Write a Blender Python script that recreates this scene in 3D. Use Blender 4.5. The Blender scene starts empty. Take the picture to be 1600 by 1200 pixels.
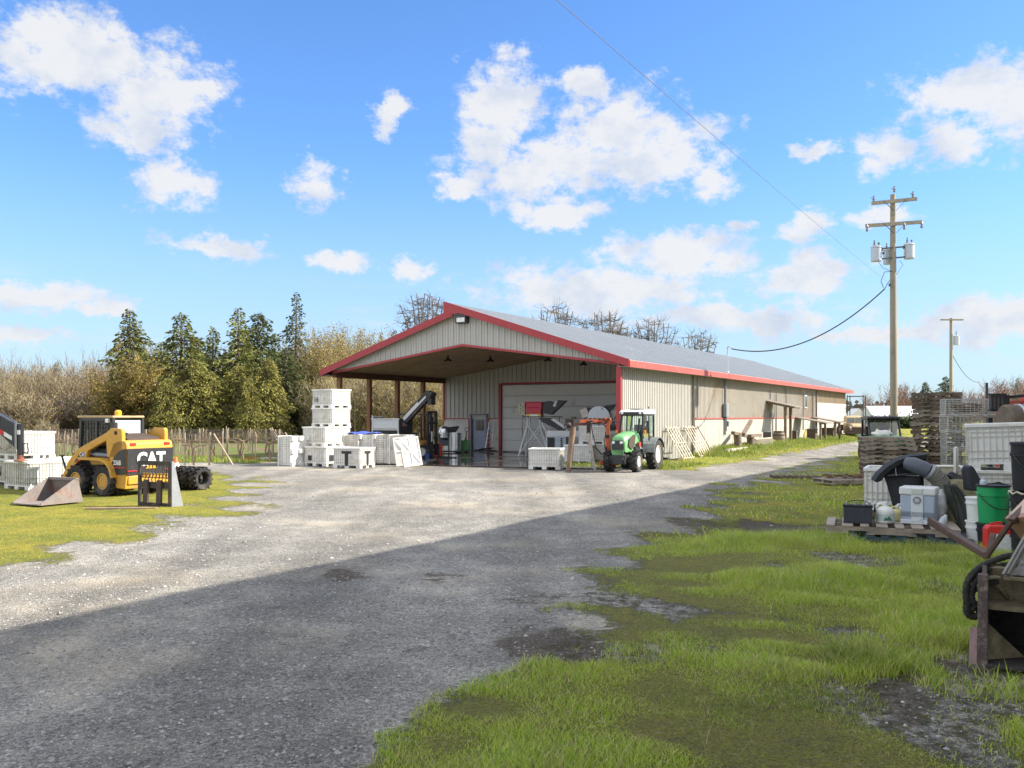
import bpy, math, random
import numpy as np
from mathutils import Vector, Matrix, Euler
R = math.radians
C = bpy.context.scene.collection
sc = bpy.context.scene
random.seed(7)
# ---------------------------------------------------------------- camera
CH, F = 2.05, 1400.0
HX, HY = 800.0, 649.5
cam = bpy.data.objects.new('camera', bpy.data.cameras.new('camera')); C.objects.link(cam)
cam.location = (0, 0, CH); cam.rotation_euler = (R(90), 0, 0)
cam.data.sensor_width = 36; cam.data.lens = 36*F/1600; cam.data.shift_y = (HY-600)/1600
cam.data.clip_start = .1; cam.data.clip_end = 8000
sc.camera = cam
sc.view_settings.view_transform = 'Standard'; sc.view_settings.look = 'None'
sc.view_settings.exposure = 1.14; sc.view_settings.gamma = 1
# ---------------------------------------------------------------- sun and sky
SUN_EL = 36.0
sun = bpy.data.objects.new('sun', bpy.data.lights.new('sun', 'SUN')); C.objects.link(sun)
sun.data.energy = 4.7; sun.data.angle = R(.55); sun.data.color = (1, .93, .82)
sun.rotation_euler = (0, R(90-SUN_EL), 0)          # light travels towards -X and down
def at_dir(px, py):
    v = Vector(((px-HX)/F, 1, (HY-py)/F)).normalized()
    return math.atan2(v.x, v.y), math.asin(v.z)
CLOUDS = [(150,95,160,52),(245,150,95,62),(215,205,75,42),(70,100,100,46),(272,288,66,38),(487,293,44,42),(606,180,24,36),
 (880,262,105,56),(110,70,120,50),(300,140,60,30),(785,160,78,72),(770,225,60,56),(960,200,110,66),(1015,238,120,60),(905,130,62,26),(820,275,130,42),(1110,275,48,36),(725,292,46,22),
 (865,332,90,28),(345,380,88,16),(530,408,48,20),(650,415,36,19),(930,452,215,44),(1050,400,120,34),(1060,390,130,36),(1090,412,100,24),(1255,432,84,36),
 (1262,355,40,26),(1150,350,26,15),(1515,140,105,46),(1585,150,70,66),(1490,222,58,34),(1385,235,46,34),(60,462,120,24),(150,480,50,18),
 (40,523,75,15),(1545,500,125,36),(1400,518,150,17),(1130,500,170,20),(1385,340,52,20),(1280,235,40,14),(1150,495,190,22)]
w = bpy.data.worlds.new('World'); sc.world = w; w.use_nodes = True
def build_world():
    nt = w.node_tree; N, L = nt.nodes, nt.links
    for n in list(N): N.remove(n)
    out = N.new('ShaderNodeOutputWorld'); bg = N.new('ShaderNodeBackground'); L.new(bg.outputs[0], out.inputs[0])
    sky = N.new('ShaderNodeTexSky'); sky.sky_type = 'NISHITA'; sky.sun_disc = False
    sky.sun_elevation = R(SUN_EL); sky.sun_rotation = R(90); sky.altitude = 50; sky.air_density = 1.0; sky.dust_density = .35; sky.ozone_density = 1.6
    bg.inputs['Strength'].default_value = .135
    def math_(op, a, b=None, c=None, clamp=False):
        n = N.new('ShaderNodeMath'); n.operation = op; n.use_clamp = clamp
        for i, q in enumerate((a, b, c)):
            if q is None: continue
            if isinstance(q, (int, float)): n.inputs[i].default_value = q
            else: L.new(q, n.inputs[i])
        return n.outputs[0]
    tc = N.new('ShaderNodeTexCoord'); sp = N.new('ShaderNodeSeparateXYZ'); L.new(tc.outputs['Generated'], sp.inputs[0])
    az = math_('ARCTAN2', sp.outputs[0], sp.outputs[1]); el = math_('ARCSINE', sp.outputs[2])
    cb = N.new('ShaderNodeCombineXYZ'); L.new(az, cb.inputs[0]); L.new(el, cb.inputs[1])
    def noise(scale, detail, rough, off=(0,0,0), vec=None, sy=1.35):
        mp = N.new('ShaderNodeMapping'); mp.inputs['Location'].default_value = off; mp.inputs['Scale'].default_value = (1, sy, 1)
        L.new(vec or cb.outputs[0], mp.inputs[0]); n = N.new('ShaderNodeTexNoise'); n.inputs['Scale'].default_value = scale
        n.inputs['Detail'].default_value = detail; n.inputs['Roughness'].default_value = rough; L.new(mp.outputs[0], n.inputs[0]); return n
    wn = noise(16, 7, .68)
    va = N.new('ShaderNodeVectorMath'); va.operation = 'MULTIPLY_ADD'; L.new(wn.outputs['Color'], va.inputs[0])
    va.inputs[1].default_value = (.085, .06, 0); L.new(cb.outputs[0], va.inputs[2])
    cur = None
    for (px, py, rx, ry) in CLOUDS:
        a, e = at_dir(px, py)
        v1 = N.new('ShaderNodeVectorMath'); v1.operation = 'SUBTRACT'; L.new(va.outputs[0], v1.inputs[0]); v1.inputs[1].default_value = (a+.0425, e+.03, 0)
        v2 = N.new('ShaderNodeVectorMath'); v2.operation = 'MULTIPLY'; L.new(v1.outputs[0], v2.inputs[0]); v2.inputs[1].default_value = (F/rx, F/ry, 0)
        v3 = N.new('ShaderNodeVectorMath'); v3.operation = 'LENGTH'; L.new(v2.outputs[0], v3.inputs[0])
        d = math_('SUBTRACT', 1.0, v3.outputs['Value'])
        cur = d if cur is None else math_('MAXIMUM', cur, d)
    # unseen clouds added overhead and behind to brighten the shaded ground
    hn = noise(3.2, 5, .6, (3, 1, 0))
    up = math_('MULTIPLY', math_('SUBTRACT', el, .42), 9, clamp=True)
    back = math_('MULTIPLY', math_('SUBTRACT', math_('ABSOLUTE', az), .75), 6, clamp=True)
    fillw = math_('MAXIMUM', up, back)
    gen = math_('SUBTRACT', math_('MULTIPLY', math_('SUBTRACT', hn.outputs[0], .40), 5.0), math_('MULTIPLY', math_('SUBTRACT', 1.0, fillw), 9))
    cur = math_('MAXIMUM', cur, gen)
    fb = noise(30, 10, .68)
    D = math_('ADD', cur, math_('MULTIPLY', math_('SUBTRACT', fb.outputs[0], .475), 2.5))
    mr = N.new('ShaderNodeMapRange'); mr.interpolation_type = 'SMOOTHSTEP'; L.new(D, mr.inputs[0]); mr.inputs[1].default_value = -.08; mr.inputs[2].default_value = .66
    ci = noise(5.5, 6, .65, (7, 2, 0), sy=6.5); cm = N.new('ShaderNodeMapRange'); cm.interpolation_type = 'SMOOTHSTEP'; L.new(ci.outputs[0], cm.inputs[0]); cm.inputs[1].default_value = .5; cm.inputs[2].default_value = .72; cm.inputs[4].default_value = .5
    lowm = math_('SUBTRACT', 1.0, math_('MULTIPLY', math_('ABSOLUTE', math_('SUBTRACT', el, .085)), 12), clamp=True)
    vis = math_('MAXIMUM', math_('MULTIPLY', mr.outputs[0], .95), math_('MULTIPLY', cm.outputs[0], lowm))
    # relief inside the clouds: brighter towards the sun, greyer below
    f2 = noise(13, 6, .6, (.5, .2, 0)); f3 = noise(13, 6, .6, (.5-.035, .2-.03, 0))
    rel = math_('ADD', math_('MULTIPLY', math_('SUBTRACT', f2.outputs[0], f3.outputs[0]), 3.4), .84, clamp=True)
    cc = N.new('ShaderNodeMix'); cc.data_type = 'RGBA'; L.new(rel, cc.inputs[0]); cc.inputs[6].default_value = (2.15, 2.4, 2.85, 1); cc.inputs[7].default_value = (3.0, 3.02, 3.08, 1)
    # sky colour: a touch more saturated aloft, pale at the horizon
    hs = N.new('ShaderNodeHueSaturation'); hs.inputs['Saturation'].default_value = 1.0; hs.inputs['Value'].default_value = 1.0
    sm = N.new('ShaderNodeVectorMath'); sm.operation = 'MULTIPLY'; L.new(sky.outputs[0], sm.inputs[0]); sm.inputs[1].default_value = (.43,.63,.88)
    L.new(sm.outputs[0], hs.inputs['Color'])
    hz = N.new('ShaderNodeMapRange'); hz.interpolation_type = 'SMOOTHSTEP'; L.new(el, hz.inputs[0])
    hz.inputs[1].default_value = -.02; hz.inputs[2].default_value = .3; hz.inputs[3].default_value = .72; hz.inputs[4].default_value = 0
    hm = N.new('ShaderNodeMix'); hm.data_type = 'RGBA'; L.new(hz.outputs[0], hm.inputs[0]); L.new(hs.outputs[0], hm.inputs[6]); hm.inputs[7].default_value = (1.98, 2.3, 2.66, 1)
    lc = N.new('ShaderNodeMix'); lc.data_type = 'RGBA'; L.new(math_('MULTIPLY', lowm, .1), lc.inputs[0]); L.new(cc.outputs[2], lc.inputs[6]); lc.inputs[7].default_value = (2.05, 2.3, 2.8, 1); cc = lc
    bo = N.new('ShaderNodeVectorMath'); bo.operation = 'SCALE'; L.new(cc.outputs[2], bo.inputs[0]); L.new(math_('ADD', 1.0, math_('MULTIPLY', fillw, .95)), bo.inputs['Scale'])  # added unseen clouds made brighter than the visible ones, as fill light
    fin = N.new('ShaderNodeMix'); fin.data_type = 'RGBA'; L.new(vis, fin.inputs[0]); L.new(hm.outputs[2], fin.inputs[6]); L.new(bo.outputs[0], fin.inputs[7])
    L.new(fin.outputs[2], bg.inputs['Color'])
build_world()
# ---------------------------------------------------------------- pixel helpers (real distances, real sizes)
def G(px, py, z=0.0):
    Y = F*(CH-z)/(py-HY); return ((px-HX)*Y/F, Y)
def PX(px, Y): return (px-HX)*Y/F
def PZ(py, Y): return CH+(HY-py)*Y/F
# ---------------------------------------------------------------- mesh builder
class MB:
    def __init__(s): s.v = []; s.f = []; s.s = []
    def add(s, vs, fs, smooth=False):
        b = len(s.v); s.v += [tuple(p) for p in vs]; s.f += [tuple(i+b for i in f) for f in fs]; s.s += [smooth]*len(fs); return s
    def box(s, c, d, rot=None, taper=1.0):
        hx, hy, hz = d[0]/2, d[1]/2, d[2]/2
        P = []
        for z in (-1, 1):
            k = taper if z > 0 else 1
            for x, y in ((-1,-1),(1,-1),(1,1),(-1,1)): P.append(Vector((x*hx*k, y*hy*k, z*hz)))
        if rot is not None:
            m = rot if isinstance(rot, Matrix) else Euler(rot).to_matrix()
            P = [m @ p for p in P]
        c = Vector(c)
        return s.add([p+c for p in P], [(3,2,1,0),(4,5,6,7),(0,1,5,4),(1,2,6,5),(2,3,7,6),(3,0,4,7)])
    def bar(s, p, q, w_, h_=None, up=(0,0,1)):
        p, q = Vector(p), Vector(q); h_ = h_ or w_
        d = (q-p); ln = d.length; d.normalize(); u = Vector(up)
        if abs(d.dot(u)) > .98: u = Vector((0,1,0))
        x = d.cross(u).normalized(); z = x.cross(d)
        m = Matrix((x, d, z)).transposed()
        return s.box((p+q)/2, (w_, ln, h_), m)
    def path(s, pts, r, n=8, cap=True, closed=False):
        pts = [Vector(p) for p in pts]; k = len(pts)
        rr = r if isinstance(r, (list, tuple)) else [r]*k
        t0 = (pts[1]-pts[0]).normalized(); a = Vector((0,0,1)) if abs(t0.z) < .9 else Vector((1,0,0))
        x = t0.cross(a).normalized(); V = []
        for i in range(k):
            if closed: t = pts[(i+1)%k]-pts[i-1]
            else: t = pts[min(i+1,k-1)]-pts[max(i-1,0)]
            t.normalize(); x = (x-t*x.dot(t)).normalized(); y = t.cross(x)
            for j in range(n):
                th = 2*math.pi*j/n; V.append(pts[i]+(x*math.cos(th)+y*math.sin(th))*rr[i])
        Fs = []
        for i in range(k if closed else k-1):
            i2 = (i+1)%k
            for j in range(n): j2 = (j+1)%n; Fs.append((i*n+j, i*n+j2, i2*n+j2, i2*n+j))
        s.add(V, Fs, True)
        if cap and not closed:
            s.add(V[:n], [tuple(range(n))[::-1]]); s.add(V[-n:], [tuple(range(n))])
        return s
    def tube(s, p, q, r, r2=None, n=10): return s.path([p, q], [r, r if r2 is None else r2], n)
    def lathe(s, prof, c=(0,0,0), axis='Z', n=20, mat=None, smooth=True, arc=None):
        V = []; k = len(prof)
        m = mat or {'Z': Matrix.Identity(3), 'X': Matrix(((0,0,1),(1,0,0),(0,1,0))), 'Y': Matrix(((1,0,0),(0,0,1),(0,-1,0)))}[axis]
        c = Vector(c)
        for (r, z) in prof:
            for j in range(n):
                th = 2*math.pi*j/n; V.append(m @ Vector((r*math.cos(th), r*math.sin(th), z))+c)
        for i in range(k-1):
            vs = V[i*n:(i+2)*n]
            s.add(vs, [(j, (j+1)%n, n+(j+1)%n, n+j) for j in range(n)], smooth)
        if prof[0][0] > 1e-4: s.add(V[:n], [tuple(range(n))[::-1]])
        if prof[-1][0] > 1e-4: s.add(V[-n:], [tuple(range(n))])
        return s
    def ring(s, prof, c=(0,0,0), axis='Z', n=24, mat=None):            # closed profile: a torus-like solid
        V = []; k = len(prof)
        m = mat or {'Z': Matrix.Identity(3), 'X': Matrix(((0,0,1),(1,0,0),(0,1,0))), 'Y': Matrix(((1,0,0),(0,0,1),(0,-1,0)))}[axis]
        c = Vector(c)
        for (r, z) in prof:
            for j in range(n):
                th = 2*math.pi*j/n; V.append(m @ Vector((r*math.cos(th), r*math.sin(th), z))+c)
        for i in range(k):
            i2 = (i+1)%k; vs = V[i*n:(i+1)*n]+V[i2*n:(i2+1)*n]
            s.add(vs, [(j, (j+1)%n, n+(j+1)%n, n+j) for j in range(n)], True)
        return s
    def prism(s, out, d0, d1, f):                                     # outline (a,b) extruded from d0 to d1; f(a,b,d) -> point
        n = len(out)
        A = [f(a, b, d0) for a, b in out]; B = [f(a, b, d1) for a, b in out]
        s.add(A, [tuple(range(n))[::-1]]); s.add(B, [tuple(range(n))])
        for i in range(n):
            j = (i+1)%n; s.add([A[i], A[j], B[j], B[i]], [(0,1,2,3)])
        return s
    def ell(s, c, r, nu=12, nv=8, fn=None):
        V = []; c = Vector(c)
        for i in range(nv+1):
            ph = math.pi*i/nv
            for j in range(nu):
                th = 2*math.pi*j/nu; d = Vector((math.sin(ph)*math.cos(th), math.sin(ph)*math.sin(th), math.cos(ph)))
                k = fn(d) if fn else 1
                V.append(c+Vector((d.x*r[0], d.y*r[1], d.z*r[2]))*k)
        return s.add(V, [(i*nu+j, (i+1)*nu+j, (i+1)*nu+(j+1)%nu, i*nu+(j+1)%nu) for i in range(nv) for j in range(nu)], True)
    def grid(s, fn, nu, nv, smooth=True):                             # fn(u,v) in 0..1
        V = [fn(i/nu, j/nv) for i in range(nu+1) for j in range(nv+1)]
        return s.add(V, [(i*(nv+1)+j, (i+1)*(nv+1)+j, (i+1)*(nv+1)+j+1, i*(nv+1)+j+1) for i in range(nu) for j in range(nv)], smooth)
    def xf(s, m):
        s.v = [tuple(m @ Vector(p)) for p in s.v]; return s
    def mesh(s, name):
        me = bpy.data.meshes.new(name); me.from_pydata(s.v, [], s.f); me.polygons.foreach_set('use_smooth', s.s); me.update(); return me
    def build(s, name, mat, parent=None, loc=(0,0,0), rz=0, bev=0, solid=0, fix=True):
        me = s.mesh(name)
        if fix:
            import bmesh
            bm = bmesh.new(); bm.from_mesh(me)
            if bev or solid: bmesh.ops.remove_doubles(bm, verts=bm.verts, dist=1e-5)
            bmesh.ops.recalc_face_normals(bm, faces=bm.faces); bm.to_mesh(me); bm.free()
        me.materials.append(mat)
        o = bpy.data.objects.new(name, me); C.objects.link(o); o.location = loc; o.rotation_euler = (0, 0, rz)
        if parent: o.parent = parent
        if solid:
            md = o.modifiers.new('thick', 'SOLIDIFY'); md.thickness = solid; md.offset = 0
        if bev:
            md = o.modifiers.new('edge', 'BEVEL'); md.width = bev; md.segments = 2; md.limit_method = 'ANGLE'; md.angle_limit = R(40)
        return o
def B(c, d, rot=None): return MB().box(c, d, rot)
def thing(name, label, cat, loc=(0,0,0), rz=0, group=None):
    o = bpy.data.objects.new(name, None); C.objects.link(o); o.empty_display_size = .2
    o.location = loc if len(loc) == 3 else (loc[0], loc[1], 0); o.rotation_euler = (0, 0, rz)
    o['label'] = label; o['category'] = cat
    if group: o['group'] = group
    return o
def tag(o, label=None, cat=None, group=None, kind=None):
    for k, q in (('label', label), ('category', cat), ('group', group), ('kind', kind)):
        if q: o[k] = q
    return o
def dup(o, parent=None, loc=None, rz=None, label=None, group=None, scale=None):
    c = o.copy(); C.objects.link(c)
    if parent is not None: c.parent = parent
    for ch in list(o.children): dup(ch, c)
    if loc is not None: c.location = loc if len(loc) == 3 else (loc[0], loc[1], 0)
    if rz is not None: c.rotation_euler = (0, 0, rz)
    if label: c['label'] = label
    if group: c['group'] = group
    if scale: c.scale = scale if isinstance(scale, tuple) else (scale,)*3
    return c
# ---------------------------------------------------------------- materials
_m = {}
def M(name, col=(), rough=.6, metal=0.0, var=.12, scale=6.0, bump=0.0, bscale=None, dirt=None, dcol=(.12,.09,.06), dscale=3.0, spec=None, island=0.0, coat=0.0, stretch=None, trans=0.0, orand=0.0, splash=None):
    if name in _m: return _m[name]
    assert col, name
    m = bpy.data.materials.new(name); m.use_nodes = True; nt = m.node_tree; N, L = nt.nodes, nt.links
    b = N['Principled BSDF']; b.inputs['Roughness'].default_value = rough; b.inputs['Metallic'].default_value = metal
    if spec is not None: b.inputs['Specular IOR Level'].default_value = spec
    if coat: b.inputs['Coat Weight'].default_value = coat; b.inputs['Coat Roughness'].default_value = .15
    if trans: b.inputs['Transmission Weight'].default_value = trans
    tc = N.new('ShaderNodeTexCoord'); vec = tc.outputs['Object']
    if stretch:
        mp = N.new('ShaderNodeMapping'); mp.inputs['Scale'].default_value = stretch; L.new(vec, mp.inputs[0]); vec = mp.outputs[0]
    n1 = N.new('ShaderNodeTexNoise'); n1.inputs['Scale'].default_value = scale; n1.inputs['Detail'].default_value = 5; n1.inputs['Roughness'].default_value = .65; L.new(vec, n1.inputs[0])
    mr = N.new('ShaderNodeMapRange'); L.new(n1.outputs[0], mr.inputs[0]); mr.inputs[1].default_value = .3; mr.inputs[2].default_value = .7
    mix = N.new('ShaderNodeMix'); mix.data_type = 'RGBA'; L.new(mr.outputs[0], mix.inputs[0])
    mix.inputs[6].default_value = (*[c*(1-var) for c in col], 1); mix.inputs[7].default_value = (*[min(1, c*(1+var)) for c in col], 1)
    colr = mix.outputs[2]
    if island:
        ge = N.new('ShaderNodeNewGeometry'); mr2 = N.new('ShaderNodeMapRange'); L.new(ge.outputs['Random Per Island'], mr2.inputs[0])
        mr2.inputs[3].default_value = 1-island; mr2.inputs[4].default_value = 1+island
        vm = N.new('ShaderNodeVectorMath'); vm.operation = 'SCALE'; L.new(colr, vm.inputs[0]); L.new(mr2.outputs[0], vm.inputs['Scale']); colr = vm.outputs[0]
    if dirt is not None:
        n2 = N.new('ShaderNodeTexNoise'); n2.inputs['Scale'].default_value = dscale; n2.inputs['Detail'].default_value = 7; n2.inputs['Roughness'].default_value = .7
        L.new(tc.outputs['Object'], n2.inputs[0])
        mr3 = N.new('ShaderNodeMapRange'); src = n2.outputs[0]
        if orand:
            oi = N.new('ShaderNodeObjectInfo'); om = N.new('ShaderNodeMath'); om.operation = 'MULTIPLY_ADD'; L.new(oi.outputs['Random'], om.inputs[0]); om.inputs[1].default_value = orand*2; om.inputs[2].default_value = -orand
            oa = N.new('ShaderNodeMath'); oa.operation = 'ADD'; L.new(src, oa.inputs[0]); L.new(om.outputs[0], oa.inputs[1]); src = oa.outputs[0]
        if splash:
            sx = N.new('ShaderNodeSeparateXYZ'); L.new(tc.outputs['Object'], sx.inputs[0]); sm = N.new('ShaderNodeMapRange'); L.new(sx.outputs[2], sm.inputs[0]); sm.inputs[1].default_value = splash[0]; sm.inputs[2].default_value = splash[1]; sm.inputs[3].default_value = splash[2]; sm.inputs[4].default_value = 0
            sa = N.new('ShaderNodeMath'); sa.operation = 'ADD'; L.new(src, sa.inputs[0]); L.new(sm.outputs[0], sa.inputs[1]); src = sa.outputs[0]
        L.new(src, mr3.inputs[0]); mr3.inputs[1].default_value = .62-dirt*.3; mr3.inputs[2].default_value = .78-dirt*.2
        mr3.inputs[4].default_value = .85
        mx = N.new('ShaderNodeMix'); mx.data_type = 'RGBA'; L.new(mr3.outputs[0], mx.inputs[0]); L.new(colr, mx.inputs[6]); mx.inputs[7].default_value = (*dcol, 1); colr = mx.outputs[2]
        rr = N.new('ShaderNodeMix'); L.new(mr3.outputs[0], rr.inputs[0]); rr.inputs[2].default_value = rough; rr.inputs[3].default_value = .85; L.new(rr.outputs[0], b.inputs['Roughness'])
        if metal:
            mm = N.new('ShaderNodeMath'); mm.operation = 'MULTIPLY_ADD'; L.new(mr3.outputs[0], mm.inputs[0]); mm.inputs[1].default_value = -metal; mm.inputs[2].default_value = metal; L.new(mm.outputs[0], b.inputs['Metallic'])
    L.new(colr, b.inputs['Base Color'])
    if bump:
        n3 = N.new('ShaderNodeTexNoise'); n3.inputs['Scale'].default_value = bscale or scale*4; n3.inputs['Detail'].default_value = 4; L.new(vec, n3.inputs[0])
        bp = N.new('ShaderNodeBump'); bp.inputs['Strength'].default_value = bump; bp.inputs['Distance'].default_value = .02; L.new(n3.outputs[0], bp.inputs['Height']); L.new(bp.outputs[0], b.inputs['Normal'])
    _m[name] = m; return m
RIBS = lambda: M('bin ribs', (.54,.52,.46), .6, var=.15, dirt=.25, dcol=(.22,.18,.11), dscale=2.2, orand=.1)  # ribs toned darker than the shell so the grid lines show
WHITE = lambda: M('bin plastic', (.73,.715,.67), .5, var=.06, dirt=.16, dcol=(.40,.34,.24), dscale=2.2, orand=.09)
BLACKP = lambda: M('black paint', (.018,.018,.02), .4, var=.3, dirt=.2, dcol=(.07,.06,.05))
RUBBER = lambda: M('tyre rubber', (.022,.022,.023), .85, var=.3, dirt=.45, dcol=(.13,.11,.09), dscale=5, bump=.3)
STEEL = lambda: M('stainless steel', (.62,.63,.64), .28, 1.0, var=.06, dirt=.05, dcol=(.3,.28,.25))
GALV = lambda: M('galvanised steel', (.48,.49,.5), .45, .7, var=.15, dirt=.1, dcol=(.25,.2,.15))
RUST = lambda: M('rusty steel', (.16,.085,.06), .8, .2, var=.4, scale=9, dirt=.3, dcol=(.06,.04,.035), bump=.4, bscale=40)
WOOD = lambda: M('weathered wood', (.23,.19,.15), .85, var=.35, scale=3, stretch=(1,1,6), bump=.4, bscale=30, dirt=.2, dcol=(.07,.06,.05))
def GLASS():
    if 'glass' in _m: return _m['glass']
    m = M('glass', (.5,.62,.6), .04, var=.02, spec=.6); b = m.node_tree.nodes['Principled BSDF']
    nt = m.node_tree; tr = nt.nodes.new('ShaderNodeBsdfTransparent'); tr.inputs[0].default_value = (.78,.9,.86,1)
    gl = nt.nodes.new('ShaderNodeBsdfGlossy'); gl.inputs['Roughness'].default_value = .03; mx = nt.nodes.new('ShaderNodeMixShader'); fr = nt.nodes.new('ShaderNodeFresnel')
    fr.inputs[0].default_value = 1.6; nt.links.new(fr.outputs[0], mx.inputs[0]); nt.links.new(tr.outputs[0], mx.inputs[1]); nt.links.new(gl.outputs[0], mx.inputs[2])
    nt.links.new(mx.outputs[0], nt.nodes['Material Output'].inputs[0]); _m['glass'] = m; return m
def text(txt, size, mat, parent, mat4, name='lettering', extrude=.004, bold=0.0, sx=1.0):
    cu = bpy.data.curves.new(name, 'FONT'); cu.body = txt; cu.size = size; cu.extrude = extrude; cu.offset = bold; cu.align_x = 'CENTER'; cu.align_y = 'CENTER'; cu.resolution_u = 3
    to = bpy.data.objects.new(name, cu); C.objects.link(to); dg = bpy.context.evaluated_depsgraph_get(); dg.update()
    me = bpy.data.meshes.new_from_object(to.evaluated_get(dg)); C.objects.unlink(to); bpy.data.objects.remove(to)
    me.transform(mat4 @ Matrix.Diagonal((sx, 1, 1, 1))); me.materials.clear(); me.materials.append(mat)
    o = bpy.data.objects.new(name, me); C.objects.link(o); o.parent = parent; return o
def frame4(o, x, y):                                                   # text matrix: origin, x axis, y axis (z = outward)
    x = Vector(x).normalized(); y = Vector(y); y = (y-x*y.dot(x)).normalized(); z = x.cross(y)
    m = Matrix((x, y, z)).transposed().to_4x4(); m.translation = Vector(o); return m
# ---------------------------------------------------------------- ground
BA = R(-30.4); BO = Vector((4.79, 36.6, 0)); BU = Vector((math.sin(-BA), math.cos(BA), 0)); BN = Vector((math.cos(BA), -math.sin(-BA), 0))
def BW(x, y, z=0.0): return BO+BN*x+BU*y+Vector((0, 0, z))             # barn coordinates -> world
def poly_sd(X, Y, poly):                                               # signed distance, positive inside
    n = len(poly); d = np.full(X.shape, 1e9); ins = np.zeros(X.shape, bool)
    for i in range(n):
        ax, ay = poly[i]; bx, by = poly[(i+1)%n]
        ex, ey = bx-ax, by-ay; t = np.clip(((X-ax)*ex+(Y-ay)*ey)/(ex*ex+ey*ey+1e-9), 0, 1)
        d = np.minimum(d, np.hypot(X-ax-t*ex, Y-ay-t*ey))
        c = ((ay > Y) != (by > Y)) & (X < (bx-ax)*(Y-ay)/(by-ay+1e-12)+ax); ins ^= c
    return np.where(ins, d, -d)
def GP(pts): return [G(*p) for p in pts]
g_right = GP([(540,1230),(700,1098),(770,1052),(860,1032),(905,985),(892,958),(935,928),(965,903),(962,880),(1000,855),(1062,832),(1122,800),(1135,770),(1185,757),(1270,730),(1345,705)])+[(60,75),(150,60),(60,3),(-1.0,4.0)]
g_left = GP([(330,738),(395,752),(360,778),(385,797),(300,812),(215,838),(120,858),(40,876),(-60,902)])+[(-22,13),(-40,22),(-40,32),(-16,34)]
g_verge = [tuple(BW(-.6, 2.5)[:2]), tuple(BW(1.2, -.3)[:2]), G(1060,737), G(1190,717), G(1345,692), (80,150), (60,150), tuple(BW(-.6,52)[:2])]
g_vine = [G(250,722), G(395,724), G(470,716), tuple(BW(-18,2)[:2]), tuple(BW(-18,60)[:2]), (20,130), (-20,200), (-160,200), (-120,60), (-60,42), (-24,33.5)]
g_far = [(36,82),(44,70),(70,78),(160,62),(500,62),(900,400),(900,2500),(-900,2500),(-500,400),(-150,120),(0,110),(20,112),(34,98)]
bare = [GP(q) for q in ([(1330,1100),(1390,1035),(1530,1020),(1700,1000),(1700,1160),(1400,1160),(1340,1140)],
  [(1180,905),(1230,890),(1330,900),(1335,915),(1240,920)], [(900,935),(1000,928),(1165,945),(1170,962),(1060,965),(960,950)],
  [(1310,872),(1345,862),(1395,868),(1390,882),(1330,884)], [(1100,822),(1180,812),(1330,818),(1400,832),(1380,848),(1250,838),(1130,838)],
  [(730,1005),(830,988),(935,1000),(1060,1018),(1010,1034),(860,1024),(760,1024)], [(1190,998),(1260,990),(1340,995),(1330,1006),(1230,1006)])]
dirty = [GP(q) for q in ([(715,1012),(790,992),(880,990),(930,1003),(900,1022),(800,1024)], [(1060,820),(1200,805),(1340,815),(1420,835),(1370,852),(1200,842)], [(1380,1040),(1450,1030),(1520,1050),(1470,1080),(1390,1075)],
   [(470,905),(520,897),(562,910),(520,919)], [(628,913),(690,899),(697,912),(650,919)], [(80,742),(130,775),(260,790),(270,770)])]
def gaxis(lo, hi, fine0, fine1, step, grow=1.09):
    a = list(np.arange(fine0, fine1+1e-6, step)); s = step
    while a[-1] < hi: s *= grow; a.append(a[-1]+s)
    s = step; b = []
    x = fine0
    while x > lo: s *= grow; x -= s; b.append(x)
    return np.array(b[::-1]+a)
def bump_noise(X, Y, seed, f):
    r = np.random.RandomState(seed); z = np.zeros_like(X)
    for k in range(14):
        a = r.uniform(0, 6.28); q = f*r.uniform(.5, 2.2); z += np.sin(X*math.cos(a)*q+Y*math.sin(a)*q+r.uniform(0, 6.28))/14
    return z
def masks(X, Y):
    wob = bump_noise(X, Y, 3, 2.6)*1.1+bump_noise(X, Y, 4, 7)*.35
    near = np.clip(Y/20, .35, 1.4)
    def soft(p, k): return np.clip(poly_sd(X, Y, p)/k+.5+wob*1.3, 0, 1)
    g = soft(g_right, 1.5*near) if not np.isscalar(near) else 0
    g = np.maximum(g, soft(g_left, 1.6)*.86); g = np.maximum(g, soft(g_verge, .8)); g = np.maximum(g, soft(g_vine, 1.2)); g = np.maximum(g, soft(g_far, 4))
    bsum = np.zeros_like(X)
    for p in bare: bsum = np.maximum(bsum, np.clip(poly_sd(X, Y, p)/1.0+.5+wob*2.4, 0, 1))
    g = g*(1-bsum*.66)
    d = np.zeros_like(X)
    for p in dirty: d = np.maximum(d, np.clip(poly_sd(X, Y, p)/.9+.45+wob*2, 0, 1))
    d = np.maximum(d, .62*bsum)
    v = np.clip(poly_sd(X, Y, g_vine)/3+.2, 0, 1)
    return g, d, v
def height(X, Y):
    dx, dy = X-BO.x, Y-BO.y; lx = dx*BN.x+dy*BN.y; ly = dx*BU.x+dy*BU.y
    bank = np.clip((4.2-lx)/3.6, 0, 1)*np.clip((lx+2.2)/1.0, 0, 1)*np.clip((ly-7)/6, 0, 1)*np.clip((75-ly)/10, 0, 1)*.3
    slab = np.clip((lx+18.5)/1.5, 0, 1)*np.clip((1.2-lx)/1.2, 0, 1)*np.clip((ly+6)/1.2, 0, 1)*np.clip((70-ly)/4, 0, 1)
    rough = (bump_noise(X, Y, 11, 1.2)*.05+bump_noise(X, Y, 12, 5)*.018)*np.clip((Y-4)/5, .3, 1)
    return bank+rough*(1-slab)-.03*slab
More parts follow.
